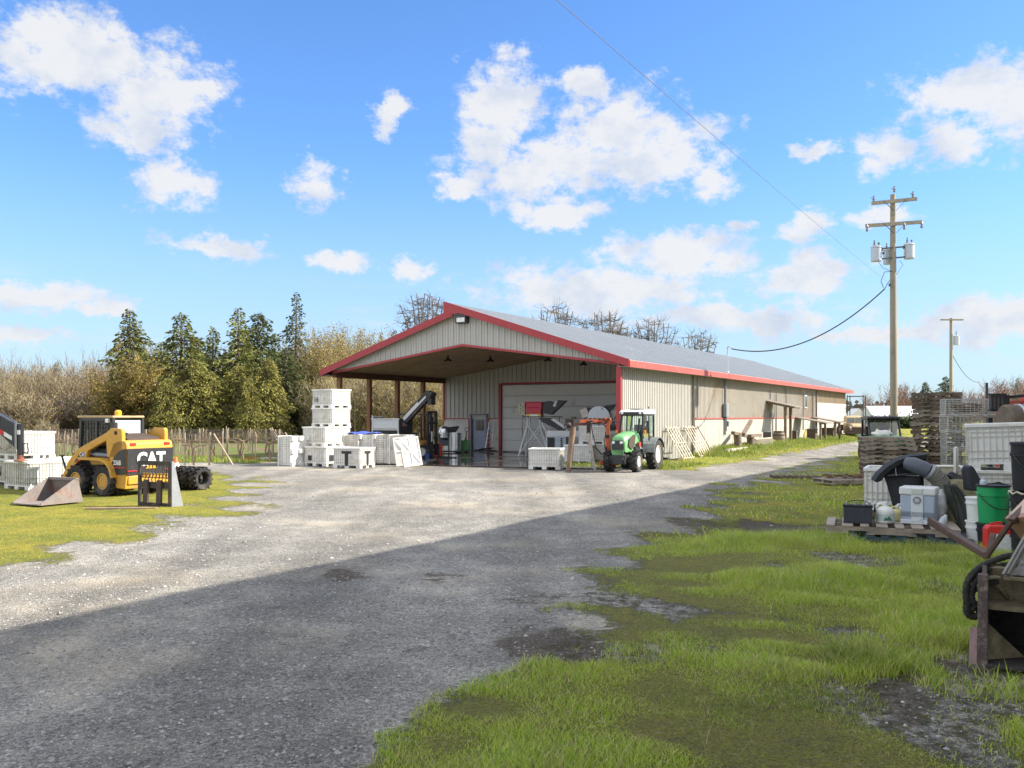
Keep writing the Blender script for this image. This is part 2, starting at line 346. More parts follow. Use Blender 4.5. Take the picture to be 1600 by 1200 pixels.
def make_ground():
    xs = gaxis(-1500, 1500, -12, 14, .16, 1.06); ys = gaxis(-400, 2400, 3, 26, .16, 1.05)
    X, Y = np.meshgrid(xs, ys); g, d, v = masks(X, Y); Z = height(X, Y)
    Z = Z + g*.02
    n, k = X.shape; co = np.stack([X, Y, Z], -1).reshape(-1, 3)
    i = np.arange((n-1)*(k-1)); r, c = i//(k-1), i % (k-1); q = r*k+c
    fs = np.stack([q, q+1, q+k+1, q+k], -1)
    me = bpy.data.meshes.new('ground'); me.vertices.add(n*k); me.vertices.foreach_set('co', co.ravel())
    me.loops.add(fs.size); me.loops.foreach_set('vertex_index', fs.ravel()); me.polygons.add(len(fs)); me.polygons.foreach_set('loop_start', np.arange(0, fs.size, 4))
    me.polygons.foreach_set('use_smooth', np.ones(len(fs), bool)); me.update(); me.validate()
    th = np.clip((17-Y)/3, 0, 1)*np.clip((X+2.5)/1, 0, 1)
    for nm, a in (('grassy', g), ('earth', d), ('vine', v), ('thatch', th)):
        at = me.attributes.new(nm, 'FLOAT', 'POINT'); at.data.foreach_set('value', a.ravel().astype(np.float32))
    o = bpy.data.objects.new('ground', me); C.objects.link(o); o['kind'] = 'structure'; me.materials.append(ground_mat()); return o
def ground_mat():
    m = bpy.data.materials.new('gravel and turf'); m.use_nodes = True; nt = m.node_tree; N, L = nt.nodes, nt.links; b = N['Principled BSDF']
    tc = N.new('ShaderNodeTexCoord'); P = tc.outputs['Object']
    def nz(s, d=5, r=.6, off=None):
        n = N.new('ShaderNodeTexNoise'); n.inputs['Scale'].default_value = s; n.inputs['Detail'].default_value = d; n.inputs['Roughness'].default_value = r; L.new(P, n.inputs[0]); return n.outputs[0]
    def mr(x, a, b_, c=0., d=1., sm=True):
        n = N.new('ShaderNodeMapRange'); n.interpolation_type = 'SMOOTHSTEP' if sm else 'LINEAR'; L.new(x, n.inputs[0])
        for i, q in zip((1,2,3,4), (a,b_,c,d)): n.inputs[i].default_value = q
        return n.outputs[0]
    def mx(f, a, c):
        n = N.new('ShaderNodeMix'); n.data_type = 'RGBA'
        for i, q in ((0,f),(6,a),(7,c)):
            if isinstance(q, tuple): n.inputs[i].default_value = (*q, 1)
            elif isinstance(q, float): n.inputs[i].default_value = q
            else: L.new(q, n.inputs[i])
        return n.outputs[2]
    def ma(op, a, c):
        n = N.new('ShaderNodeMath'); n.operation = op
        for i, q in ((0,a),(1,c)):
            if isinstance(q, (int, float)): n.inputs[i].default_value = q
            else: L.new(q, n.inputs[i])
        return n.outputs[0]
    def attr(nm):
        n = N.new('ShaderNodeAttribute'); n.attribute_name = nm; return n.outputs['Fac']
    def vor(s):
        n = N.new('ShaderNodeTexVoronoi'); n.inputs['Scale'].default_value = s; L.new(P, n.inputs[0]); return n
    # crushed rock: stones of two sizes, grey to buff, with fine dust between
    v1, v2 = vor(42), vor(95)
    sp1 = N.new('ShaderNodeSeparateColor'); L.new(v1.outputs['Color'], sp1.inputs[0]); sp2 = N.new('ShaderNodeSeparateColor'); L.new(v2.outputs['Color'], sp2.inputs[0])
    pw = lambda q, e_: ma('POWER', q, e_)
    st = mx(pw(sp1.outputs[0], 1.5), (.15,.146,.136), (.53,.495,.44)); st2 = mx(pw(sp2.outputs[1], 1.4), (.165,.158,.144), (.50,.47,.41))
    stone = mx(mr(nz(9,3), .4, .6), st, st2)
    buff = mx(sp2.outputs[0], (.38,.32,.23), (.56,.48,.36))
    big = mr(nz(.33, 6, .62), .47, .72)
    grav = mx(ma('MULTIPLY', big, .72), stone, buff)
    mpt = N.new('ShaderNodeMapping'); mpt.inputs['Rotation'].default_value = (0,0,-BA); mpt.inputs['Scale'].default_value = (.62,.055,1); mpt.vector_type = 'POINT'; L.new(P, mpt.inputs[0]); tn_ = N.new('ShaderNodeTexNoise'); tn_.inputs['Scale'].default_value = 1.0; tn_.inputs['Detail'].default_value = 3; L.new(mpt.outputs[0], tn_.inputs[0])
    spk = mr(nz(13, 7, .8), .46, .64, 1.05, .82); big2 = mr(nz(1.3, 7, .72), .42, .62, .84, 1.1)
    tr = ma('MULTIPLY', ma('MULTIPLY', spk, big2), ma('MULTIPLY', mr(nz(.16, 4, .55), .42, .62, .86, 1.08), mr(tn_.outputs[0], .38, .6, .80, 1.1))); vs = N.new('ShaderNodeVectorMath'); vs.operation = 'SCALE'; L.new(grav, vs.inputs[0]); L.new(tr, vs.inputs['Scale']); grav = vs.outputs[0]
    ea = attr('earth'); eaf = mr(ma('ADD', ea, ma('MULTIPLY', ma('SUBTRACT', nz(5,8,.78), .5), 2.2)), .45, .8)
    soil = mx(mr(nz(26, 6, .75), .38, .62), (.035,.027,.02), (.15,.12,.085))
    grav = mx(ma('MULTIPLY', eaf, .85), grav, soil)
    # moss and short turf
    gr = attr('grassy'); vi = attr('vine')
    tn = mr(nz(.9, 6, .7), .35, .68); fine = nz(30, 6, .75)
    g1 = mx(fine, (.075,.105,.016), (.25,.27,.04)); g2 = mx(fine, (.18,.155,.025), (.46,.40,.055))
    turf = mx(tn, g1, g2)
    dead = mx(fine, (.12,.095,.05), (.3,.25,.14)); turf = mx(mr(nz(2.2, 6, .7), .6, .75), turf, dead)
    tht = mx(mr(nz(16, 8, .8), .36, .64), mx(mr(nz(34, 6, .8), .36, .64), (.035,.042,.01), (.33,.35,.055)), mx(mr(nz(45, 5, .8), .36, .64), (.05,.04,.02), (.32,.27,.11)))
    turf = mx(ma('MULTIPLY', attr('thatch'), .75), turf, tht)
    mott = mr(nz(6.5, 8, .8), .5, .66); turf = mx(ma('MULTIPLY', mott, .8), turf, mx(mr(nz(40, 4, .7), .4, .6), (.05,.042,.022), (.17,.15,.07)))
    straw = mr(nz(11, 7, .8), .57, .66); turf = mx(ma('MULTIPLY', straw, .7), turf, (.38,.32,.19))
    vt = mx(mr(nz(.5, 5), .4, .62), mx(fine, (.07,.11,.02), (.17,.22,.05)), mx(fine, (.12,.085,.05), (.25,.19,.12))); turf = mx(vi, turf, vt)
    thr = ma('ADD', gr, ma('MULTIPLY', ma('SUBTRACT', nz(6, 9, .8), .5), 1.9)); gf = mr(thr, .34, .66)
    col = mx(gf, grav, turf)
    L.new(col, b.inputs['Base Color']); b.inputs['Roughness'].default_value = .95; b.inputs['Specular IOR Level'].default_value = .2
    h = ma('ADD', ma('MULTIPLY', v1.outputs['Distance'], -.9), ma('MULTIPLY', v2.outputs['Distance'], -.5)); h = ma('ADD', h, ma('MULTIPLY', nz(6,6,.7), .9))
    h2 = ma('ADD', ma('MULTIPLY', fine, 2.4), ma('MULTIPLY', nz(8,4), 1.6)); hx = N.new('ShaderNodeMix'); L.new(gf, hx.inputs[0]); L.new(h, hx.inputs[2]); L.new(h2, hx.inputs[3])
    bp = N.new('ShaderNodeBump'); bp.inputs['Strength'].default_value = .9; bp.inputs['Distance'].default_value = .03; L.new(hx.outputs[0], bp.inputs['Height']); L.new(bp.outputs[0], b.inputs['Normal'])
    return m
make_ground()
# ---------------------------------------------------------------- grass blades, loose stones
def scatter_mesh(name, co, faces_n, idx, mat, smooth=False):
    me = bpy.data.meshes.new(name); me.vertices.add(len(co)); me.vertices.foreach_set('co', co.astype(np.float32).ravel())
    me.loops.add(idx.size); me.loops.foreach_set('vertex_index', idx.astype(np.int32).ravel())
    me.polygons.add(len(idx)); me.polygons.foreach_set('loop_start', np.arange(0, idx.size, faces_n).astype(np.int32))
    me.polygons.foreach_set('use_smooth', np.full(len(idx), smooth)); me.update(); me.validate(); me.materials.append(mat)
    o = bpy.data.objects.new(name, me); C.objects.link(o); return o
def blades(name, X, Y, hgt, wid, lean, mat, rs):
    n = len(X); Z = height(X, Y)-.005; a = rs.uniform(0, 6.283, n); b = rs.uniform(0, 6.283, n)
    dx, dy = np.cos(a)*wid/2, np.sin(a)*wid/2; lx, ly = np.cos(b)*lean*hgt, np.sin(b)*lean*hgt
    co = np.zeros((n, 5, 3))
    co[:,0] = np.stack([X-dx, Y-dy, Z], -1); co[:,1] = np.stack([X+dx, Y+dy, Z], -1)
    co[:,2] = np.stack([X+dx*.7+lx*.35, Y+dy*.7+ly*.35, Z+hgt*.6], -1); co[:,3] = np.stack([X-dx*.7+lx*.35, Y-dy*.7+ly*.35, Z+hgt*.6], -1)
    co[:,4] = np.stack([X+lx, Y+ly, Z+hgt], -1)
    base = (np.arange(n)*5)[:,None]
    t = np.concatenate([base+np.array([[0,1,2]]), base+np.array([[0,2,3]]), base+np.array([[3,2,4]])], 0)
    o = scatter_mesh(name, co.reshape(-1,3), 3, t, mat); return o
def grass_mat(nm, a, c, dead):
    m = bpy.data.materials.new(nm); m.use_nodes = True; nt = m.node_tree; N, L = nt.nodes, nt.links; b = N['Principled BSDF']
    ge = N.new('ShaderNodeNewGeometry'); cr = N.new('ShaderNodeValToRGB'); L.new(ge.outputs['Random Per Island'], cr.inputs[0]); e = cr.color_ramp.elements
    e[0].color = (*a, 1); e[1].position = .72; e[1].color = (*c, 1); q = e.new(.8); q.color = (*dead, 1)
    tc = N.new('ShaderNodeTexCoord'); n = N.new('ShaderNodeTexNoise'); n.inputs['Scale'].default_value = .8; n.inputs['Detail'].default_value = 5; L.new(tc.outputs['Object'], n.inputs[0])
    mr = N.new('ShaderNodeMapRange'); L.new(n.outputs[0], mr.inputs[0]); mr.inputs[1].default_value = .35; mr.inputs[2].default_value = .68; mr.inputs[4].default_value = .4
    mx = N.new('ShaderNodeMix'); mx.data_type = 'RGBA'; L.new(mr.outputs[0], mx.inputs[0]); L.new(cr.outputs[0], mx.inputs[6]); mx.inputs[7].default_value = (.46,.46,.07,1)
    n5 = N.new('ShaderNodeTexNoise'); n5.inputs['Scale'].default_value = 2.6; n5.inputs['Detail'].default_value = 7; n5.inputs['Roughness'].default_value = .75; L.new(tc.outputs['Object'], n5.inputs[0]); m5 = N.new('ShaderNodeMapRange'); L.new(n5.outputs[0], m5.inputs[0]); m5.inputs[1].default_value = .5; m5.inputs[2].default_value = .68; m5.inputs[4].default_value = .5
    mx0 = mx; mx = N.new('ShaderNodeMix'); mx.data_type = 'RGBA'; L.new(m5.outputs[0], mx.inputs[0]); L.new(mx0.outputs[2], mx.inputs[6]); mx.inputs[7].default_value = (*[q*.62 for q in dead], 1)
    L.new(mx.outputs[2], b.inputs['Base Color']); b.inputs['Roughness'].default_value = .55; b.inputs['Specular IOR Level'].default_value = .25
    b.inputs['Subsurface Weight'].default_value = 0
    tl = N.new('ShaderNodeBsdfTranslucent'); L.new(mx.outputs[2], tl.inputs[0]); ms = N.new('ShaderNodeMixShader'); ms.inputs[0].default_value = .3
    L.new(b.outputs[0], ms.inputs[1]); L.new(tl.outputs[0], ms.inputs[2]); L.new(ms.outputs[0], N['Material Output'].inputs[0]); return m
NOGRASS = [(4.35,7.35,.62),(4.9,7.1,.75),(5.6,14.6,.5),(6.3,14.4,.6),(7.0,14.2,.6),(-10.55,21.1,.75),(-10.7,20.5,.6),(-10.0,20.9,.5)]
def make_grass():
    rs = np.random.RandomState(5)
    gm = grass_mat('grass blades', (.19,.34,.03), (.54,.70,.08), (.62,.53,.28))
    gy = grass_mat('sunlit turf blades', (.20,.22,.02), (.42,.39,.035), (.44,.37,.14))
    def field(n, x0, x1, y0, y1, thr=.5):
        X = rs.uniform(x0, x1, n); Y = rs.uniform(0, 1, n); Y = y0*(y1/y0)**Y          # denser near
        g, d, v = masks(X, Y); clump = bump_noise(X, Y, 21, 1.6)+bump_noise(X, Y, 22, 4.5)*.7
        k = (g*(1-d*.8)+clump*.10 > thr+rs.uniform(-.2, .4, n)) & (g > .3)
        for bx, by, r in NOGRASS: k &= np.hypot(X-bx, Y-by) > r
        return X[k], Y[k], clump[k]
    X, Y, c = field(860000, -2.5, 9, 4.6, 15, .3)
    tall = np.clip((X-(.10*Y+.8))/2.2, 0, 1)                             # lusher towards the junk
    h = rs.uniform(.010, .058, len(X))*(1+np.clip(c*2.8, -.5, 2.0))*(.8+1.25*tall)
    tag(blades('grass', X, Y, h, rs.uniform(.004, .008, len(X)), rs.uniform(.15, 1.15, len(X)), gm, rs), 'short patchy grass beside the gravel in the shade', 'grass', kind='stuff')
    n = 420000; X = rs.uniform(-2.2, 8, n); Y = 4.6*(13/4.6)**rs.uniform(0, 1, n); g, d, v = masks(X, Y); k = (g*(1-d*.6) > rs.uniform(.25, .75, n)); X, Y = X[k], Y[k]
    tag(blades('grass', X, Y, rs.uniform(.008, .026, len(X)), rs.uniform(.003, .008, len(X)), rs.uniform(.3, 1.4, len(X)), grass_mat('moss blades', (.16,.22,.022), (.50,.52,.06), (.30,.22,.09)), rs), 'low mossy growth between the grass tufts', 'moss', kind='stuff')
    X, Y, c = field(120000, 1, 30, 14, 60); h = rs.uniform(.03, .09, len(X))*(1+np.clip(c*2, -.3, 1.2))
    tag(blades('grass', X, Y, h, rs.uniform(.012, .03, len(X)), rs.uniform(.2, 1.0, len(X)), gm, rs), 'shaded turf behind the pallet and by the drive', 'grass', kind='stuff')
    X, Y, c = field(150000, -16, -5, 12.5, 33, .62); h = rs.uniform(.015, .045, len(X))
    tag(blades('grass', X, Y, h, rs.uniform(.008, .018, len(X)), rs.uniform(.2, 1.0, len(X)), gy, rs), 'sunlit yellow green turf around the loader', 'grass', kind='stuff')
    # tall verge along the barn wall
    n = 42000; ly = rs.uniform(8, 66, n); lx = rs.triangular(-.5, .3, 3.2, n)
    X = BO.x+BN.x*lx+BU.x*ly; Y = BO.y+BN.y*lx+BU.y*ly; h = rs.uniform(.06, .34, n)*np.clip(1.15-lx/3.4, .25, 1)*(1+bump_noise(X, Y, 31, 1.2))
    n2 = 5000; ly2 = rs.uniform(-1.6, 2.2, n2); lx2 = rs.uniform(-3.6, 2.6, n2)
    X = np.append(X, BO.x+BN.x*lx2+BU.x*ly2); Y = np.append(Y, BO.y+BN.y*lx2+BU.y*ly2); h = np.append(h, rs.uniform(.03, .22, n2))
    g3 = grass_mat('verge blades', (.09,.17,.02), (.22,.33,.045), (.34,.3,.13))
    tag(blades('grass', X, Y, h, rs.uniform(.02, .045, len(X)), rs.uniform(.1, .7, len(X)), g3, rs), 'bright tall grass growing along the barn wall', 'grass', kind='stuff')
    # strip before the vineyard
    n = 22000; X = rs.uniform(-24, -9, n); Y = rs.uniform(33.5, 44, n); h = rs.uniform(.04, .2, n); k = masks(X, Y)[0] > .5
    tag(blades('grass', X[k], Y[k], h[k], rs.uniform(.02, .04, k.sum()), rs.uniform(.1, .8, k.sum()), g3, rs), 'green grass strip in front of the vineyard rows', 'grass', kind='stuff')
    # lusher tufts
    def tuft(px, py, rad, n, hh, m=gm, lean=.8):
        x, y = G(px, py); a = rs.uniform(0, 6.283, n); r = rad*np.sqrt(rs.uniform(0, 1, n)); X = x+np.cos(a)*r; Y = y+np.sin(a)*r
        return X, Y, rs.uniform(.4, 1, n)*hh*(1.1-.6*(r/rad))
    T = [tuft(*q) for q in [(1345,1040,.34,1300,.30),(1310,1030,.24,600,.24),(1400,1025,.25,500,.13),(1440,860,.7,2200,.22),(1360,845,.5,900,.16),(1510,885,.5,1300,.26),(1330,835,.4,700,.15),(1280,960,.6,1500,.10),(1500,980,.55,1800,.14),(1430,960,.6,1800,.13),(1250,1090,.6,1800,.10),(1000,1090,.5,1500,.07),(1150,1110,.6,1800,.09),(1480,1000,.4,900,.15),(1200,930,.6,1000,.09),(1530,950,.4,900,.16),(1340,900,.5,900,.12),(1390,900,.5,900,.14)]]
    X, Y, h = (np.concatenate([t[i] for t in T]) for i in range(3))
    tag(blades('grass', X, Y, h, rs.uniform(.004, .009, len(X)), rs.uniform(.15, 1.0, len(X)), grass_mat('tuft blades', (.1,.19,.025), (.25,.37,.055), (.48,.41,.22)), rs), 'long grass tufts around the pallet and bucket', 'grass', kind='stuff')
    n = 1500; X = rs.uniform(.5, 7.5, n); Y = rs.uniform(5.2, 14.5, n); g = masks(X, Y)[0]; k = (g > .5) & (bump_noise(X, Y, 41, 2.2) > .05); X, Y = X[k], Y[k]
    tag(blades('grass', X, Y, rs.uniform(.07, .26, len(X)), rs.uniform(.0025, .005, len(X)), rs.uniform(.3, 1.6, len(X)), M('dead stems', (.5,.42,.25), .8, var=.2, island=.4), rs), 'dry pale stems among the grass', 'grass', kind='stuff')
    # loose stones on the drive and bare patches
    n = 26000; Yp = 4.6*(26/4.6)**rs.uniform(0, 1, n); Xp = rs.uniform(-.62, .62, n)*Yp; g, d, v = masks(Xp, Yp); k = g < .45; Xp, Yp = Xp[k], Yp[k]; n = len(Xp)
    s = rs.gamma(2.0, .0022, n)*(1+.05*Yp)+.002; Zp = height(Xp, Yp)+s*.15
    base = np.array([[1,0,0],[.3,.95,0],[-.8,.6,0],[-.85,-.5,0],[.2,-1,0],[.15,.05,.8]]); an = rs.uniform(0, 6.283, n); ca, sa = np.cos(an), np.sin(an)
    jit = 1+rs.uniform(-.3, .3, (n, 6, 3)); q = base[None]*jit*s[:,None,None]
    co = np.stack([q[...,0]*ca[:,None]-q[...,1]*sa[:,None]+Xp[:,None], q[...,0]*sa[:,None]+q[...,1]*ca[:,None]+Yp[:,None], q[...,2]+Zp[:,None]], -1)
    t = np.concatenate([(np.arange(n)*6)[:,None]+np.array([[i, (i+1)%5, 5]]) for i in range(5)], 0)
    sm = M('loose stone', (.30,.29,.275), .9, var=.2, scale=3, island=.45)
    tag(scatter_mesh('gravel', co.reshape(-1,3), 3, t, sm), 'loose crushed stones lying on the drive', 'gravel', kind='stuff')
make_grass()
# ---------------------------------------------------------------- the long packing barn
def barn():
    W, LEN = 16.7, 51.4; SL = .322; RX = -8.33
    roofz = lambda x: 4.33+SL*(-x if x > RX else x+W)
    ceil = lambda x: 4.28+.139*min(-.53-x, x+16.15) if -16.15 < x < -.53 else 4.28
    b = thing('packing_barn', 'long grey metal barn with red trim and an open canopy at its near gable', 'barn', BO, BA)
    red = M('red trim', (.34,.03,.035), .45, var=.1, dirt=.06, dcol=(.3,.1,.08)); sid = M('grey metal siding', (.42,.405,.365), .5, var=.05, scale=1.5, dirt=.05, dcol=(.3,.27,.22))
    sidold = M('stained metal siding', (.38,.35,.30), .55, var=.07, scale=1.5, dirt=.36, dcol=(.30,.22,.13), dscale=.55, stretch=(1,1,.5))
    roofm = M('metal roofing', (.36,.38,.40), .5, .1, var=.06, scale=.8, dirt=.04, dcol=(.3,.3,.3))
    wht = M('white wainscot', (.42,.39,.335), .6, var=.05, scale=1, dirt=.12, dcol=(.40,.33,.17), dscale=1.1, splash=(-1.3,-.1,.13)); ply = M('plywood ceiling', (.42,.275,.17), .7, var=.22, scale=1.2, bump=.1)
    brown = M('brown timber', (.13,.06,.03), .8, var=.25, scale=3); doorw = M('white overhead door', (.66,.65,.62), .5, var=.05, scale=1, dirt=.12, dcol=(.4,.33,.24), dscale=.9)
    # roof planes: the far one overshoots the ridge
    m = MB(); F1 = lambda a, z, d: Vector((a, d, z))
    m.prism([(.0,4.33),(-9.15,4.33+SL*9.15),(-9.15,4.33+SL*9.15-.06),(.0,4.27)], -.03, LEN, F1)
    for i in range(130):
        y = .12+i*.395
        m.bar((-.0,y,4.345),(-9.15,y,4.345+SL*9.15), .05, .03)
    m.build('roof', roofm, b)
    m = MB(); m.prism([(-W,4.33),(RX-.02,4.33+SL*8.35),(RX-.02,4.27+SL*8.35),(-W,4.27)], -.03, LEN, F1)
    for i in range(65): m.bar((-W,.3+i*.79,4.345),(RX-.02,.3+i*.79,4.345+SL*8.35), .05, .03)
    m.build('roof', roofm, b)
    f = MB()                                                        # rake boards and eave fascias
    f.prism([(0.02,4.36),(-9.17,4.36+SL*9.17),(-9.12,4.30+SL*9.12-.62),(RX,4.04+SL*8.33),(0.02,4.04)], -.09, -.035, F1)
    f.prism([(-W-.02,4.34),(-9.13,4.34+SL*(W-9.13)),(RX-.3,4.04+SL*8.03),(-W+.04,4.04)], -.085, -.04, F1)
    f.build('rake_board', red, b)
    f = MB(); f.box((.03,LEN/2,4.18),(.04,LEN+.04,.27)); f.build('fascia', M('red trim painted sunlit', (.40,.075,.06), .5, var=.12, scale=1.2, dirt=.2, dcol=(.55,.2,.15), dscale=.8), b)  # paler red puts the sunlight of this side into the trim colour
    B((-W-.03,LEN/2,4.18),(.04,LEN,.27)).build('fascia', red, b)
    B((-.27,LEN/2,4.08),(.5,LEN-.1,.03)).build('soffit', M('soffit', (.3,.27,.24), .7), b); B((-16.43,LEN/2,4.08),(.5,LEN-.1,.03)).build('soffit', _m['soffit'], b)
    # front gable siding with standing ribs
    y0 = .25
    g = MB(); xs = [-16.15+i*.305 for i in range(52)]+[-.53]; pts_top = [(x, roofz(x)-.08) for x in (-.53, RX, -16.15)]; pts_bot = [(x, ceil(x)-.05) for x in (-16.15, RX, -.53)]
    g.prism(pts_top+pts_bot, y0, y0+.05, F1)
    for x in xs: z0, z1 = ceil(x)-.05, roofz(x)-.1; g.box((x,y0-.016,(z0+z1)/2),(.035,.034,z1-z0)) if z1 > z0+.05 else None
    for x in xs:
        x += .15; z0, z1 = ceil(x)-.05, roofz(x)-.1
        if z1 > z0+.05: g.box((x,y0-.006,(z0+z1)/2),(.025,.014,z1-z0))
    g.build('gable_siding', sid, b)
    t = MB()
    for a, c in ((-16.15, RX), (RX, -.53)): t.bar((a,y0-.02,ceil(a)-.08),(c,y0-.02,ceil(c)-.08), .05, .1)
    t.build('gable_trim', red, b)
    # canopy ceiling, beam, posts
    c = MB()
    for a, d in ((-16.1, RX), (RX, -.58)): c.prism([(a,ceil(a)+.02),(d,ceil(d)+.02),(d,ceil(d)-.02),(a,ceil(a)-.02)], .3, 10.1, F1)
    c.build('canopy_ceiling', ply, b)
    B((-16.12,5.2,4.12),(.16,9.7,.3)).build('canopy_beam', brown, b)
    for y in (.75, 3.1, 5.5, 7.9): B((-16.12,y,2.0),(.21,.21,3.98)).build('canopy_post', M('oiled timber post', (.25,.12,.05), .75, var=.3, scale=4, stretch=(1,1,.3)), b)
    B((-.52,.16,2.05),(.21,.16,4.1)).build('corner_post', red, b)
    # back wall of the canopy
    yb = 10.1
    w_ = MB(); w_.prism([(-16.15,1.86),(-12.3,1.86),(-12.3,3.9),(-3.6,3.9),(-3.6,1.86),(-.53,1.86),(-.53,ceil(-.53)),(RX,ceil(RX)),(-16.15,ceil(-16.15))], yb, yb+.15, F1)
    for i in range(52):
        x = -16.05+i*.305; z0 = 3.96 if -12.3 < x < -3.6 else 1.9
        if -14.3 < x < -13.1: z0 = 2.2
        z1 = ceil(x); w_.box((x,yb-.018,(z0+z1)/2),(.035,.036,z1-z0))
    w_.build('canopy_wall', sid, b)
    for a, d in ((-16.15,-14.3),(-13.1,-12.32),(-3.58,-.53)):
        ws = MB(); ws.box(((a+d)/2,yb+.06,.93),(d-a,.12,1.86))
        for k in range(int((d-a)/.6)): ws.box((a+.3+k*.6,yb-.004,.93),(.012,.012,1.84))
        ws.build('wainscot', M('weathered white board', (.55,.54,.50), .7, var=.1, scale=1.5, dirt=.2, dcol=(.3,.27,.22)), b)
    t = MB()
    for a, d in ((-16.15,-14.32),(-13.08,-12.35)): t.box(((a+d)/2,yb-.03,1.88),(d-a,.06,.06))
    t.box((-16.17,yb-.03,3.0),(.12,.08,2.5)); t.box((-12.24,yb-.05,1.95),(.16,.1,3.9)); t.box((-7.9,yb-.05,3.88),(8.5,.1,.1)); t.box((-3.66,yb-.05,1.95),(.16,.1,3.8)); t.box((-14.36,yb-.05,.95),(.1,.08,1.86)); t.box((-13.05,yb-.05,.95),(.1,.08,1.86))
    t.build('door_trim', red, b)
    od = MB()
    for k in range(6): od.box((-7.95,yb+.06,.33+k*.632),(8.4,.06,.62)); od.box((-7.95,yb+.02,.33+k*.632),(8.3,.02,.5))
    od.build('overhead_door', doorw, b, bev=.01)
    dr = B((-13.7,yb+.05,1.03),(.94,.06,2.04)).build('door', M('blue grey door', (.27,.31,.40), .5, var=.06, dirt=.06), b)
    fr = MB(); fr.box((-14.25,yb-.04,1.06),(.12,.1,2.12)); fr.box((-13.16,yb-.04,1.06),(.1,.1,2.12)); fr.box((-13.7,yb-.04,2.12),(1.2,.1,.1)); fr.build('door_frame', M('grey door frame', (.16,.17,.21), .5), b)
    B((-13.66,yb+.005,1.5),(.52,.03,.62)).build('window', M('dark window', (.06,.06,.05), .08), dr); B((-13.66,yb-.002,1.5),(.02,.03,.62)).build('muntin', BLACKP(), dr)
    MB().ell((-13.32,yb-.04,.98),(.03,.03,.03)).tube((-13.32,yb,.98),(-13.32,yb-.04,.98),.012).build('handle', STEEL(), dr)
    # side walls
    xw = -.53
    s = MB(); s.box((xw-.05,4.75,2.12),(.1,9.0,4.2))
    for i in range(43): s.box((xw+.012,.35+i*.21,2.1),(.03,.032,4.1))
    s.build('side_siding', sid, b)
    s = MB(); s.box((xw-.07,23.8,3.0),(.1,29.0,2.3))
    for i in range(138): s.box((xw-.008,9.35+i*.21,3.0),(.028,.03,2.28))
    s.build('side_siding', sidold, b)
    s = MB(); s.box((xw-.06,44.45,3.55),(.1,12.3,1.1))
    for i in range(58): s.box((xw,38.4+i*.21,3.55),(.028,.03,1.08))
    s.build('side_siding', M('ochre stained siding', (.35,.285,.2), .6, var=.15, scale=1.2, stretch=(1,1,.4)), b)
    s = MB(); s.box((xw-.02,17.0,.95),(.1,15.4,1.86)); s.box((xw-.02,31.7,.95),(.1,13.2,1.86)); s.box((xw+.02,44.4,1.55),(.1,12.3,3.05))
    for i in range(34): s.box((xw+.034,9.9+i*1.22,.94),(.012,.012,1.8))
    s.build('side_wainscot', wht, b)
    t = MB(); t.box((xw+.05,17.0,1.9),(.05,15.4,.06)); t.box((xw+.05,31.7,1.9),(.05,13.2,.06)); t.build('side_trim', M('red trim painted sunlit', ()), b)
    B((xw+.05,9.25,2.1),(.12,.14,4.15)).build('seam_trim', M('dark seam metal', (.2,.18,.15), .6), b); B((xw+.05,38.3,2.1),(.1,.1,4.1)).build('seam_trim', M('dark seam metal'), b)
    B((xw-.02,24.85,1.1),(.06,1.0,2.2)).build('side_door', M('dark side door', (.08,.075,.07), .6), b)
    wd = B((xw+.02,34.6,3.1),(.06,.75,.95)).build('side_window', M('white window frame', (.6,.6,.58), .5), b); B((xw+.055,34.6,3.1),(.02,.6,.8)).build('pane', M('dark window', ()), wd)
    # far, back and left walls
    B((-8.34,LEN-.6,2.1),(15.6,.1,4.2)).build('far_wall', sid, b); B((-16.1,30.5,2.1),(.1,40.6,4.2)).build('rear_wall', sid, b)
    g = MB(); g.prism([(-.53,4.15),(RX,roofz(RX)-.08),(-16.15,4.15)], LEN-.64, LEN-.55, F1); g.build('far_gable', sid, b)
    # service mast, conduits and meter
    gm = M('grey conduit', (.17,.18,.19), .5, .4)
    mm = MB(); mm.tube((-.32,14.5,4.2),(-.32,14.5,5.75),.035); mm.path([(-.32,14.5,5.72),(-.32,14.5,5.82),(-.2,14.5,5.86),(-.1,14.5,5.78)],.045); mm.lathe([(.11,4.42),(.04,4.5)],(-.32,14.5,0)); mm.build('service_mast', GALV(), b)
    mm = MB()
    for dy in (0, .17): mm.tube((xw+.1,14.35+dy,2.6),(xw+.1,14.35+dy,4.1),.035)
    mm.tube((xw+.1,14.4,1.0),(xw+.1,14.4,2.0),.05); mm.tube((xw+.1,14.65,1.2),(xw+.1,14.65,2.0),.03); mm.build('conduit', gm, b)
    mb = B((xw+.14,14.45,2.35),(.2,.46,.75)).build('meter_box', M('meter grey', (.22,.24,.25), .5), b, bev=.02); B((xw+.12,14.85,1.6),(.14,.18,.3)).build('switch_box', M('meter grey', ()), mb)
    for (y, z0, z1) in ((25.7,.4,3.5),(28.4,2.6,3.9),(33.6,1.0,3.7),(36.9,1.9,3.8),(24.2,3.1,3.7)): MB().tube((xw+.07,y,z0),(xw+.07,y,z1),.035).build('conduit', gm, b)
    MB().tube((xw+.07,25.7,.8),(xw+.07,27.6,.8),.03).build('conduit', gm, b)
    # lamps under the canopy and the gable floodlight
    lm = M('lamp shade black', (.03,.03,.03), .5)
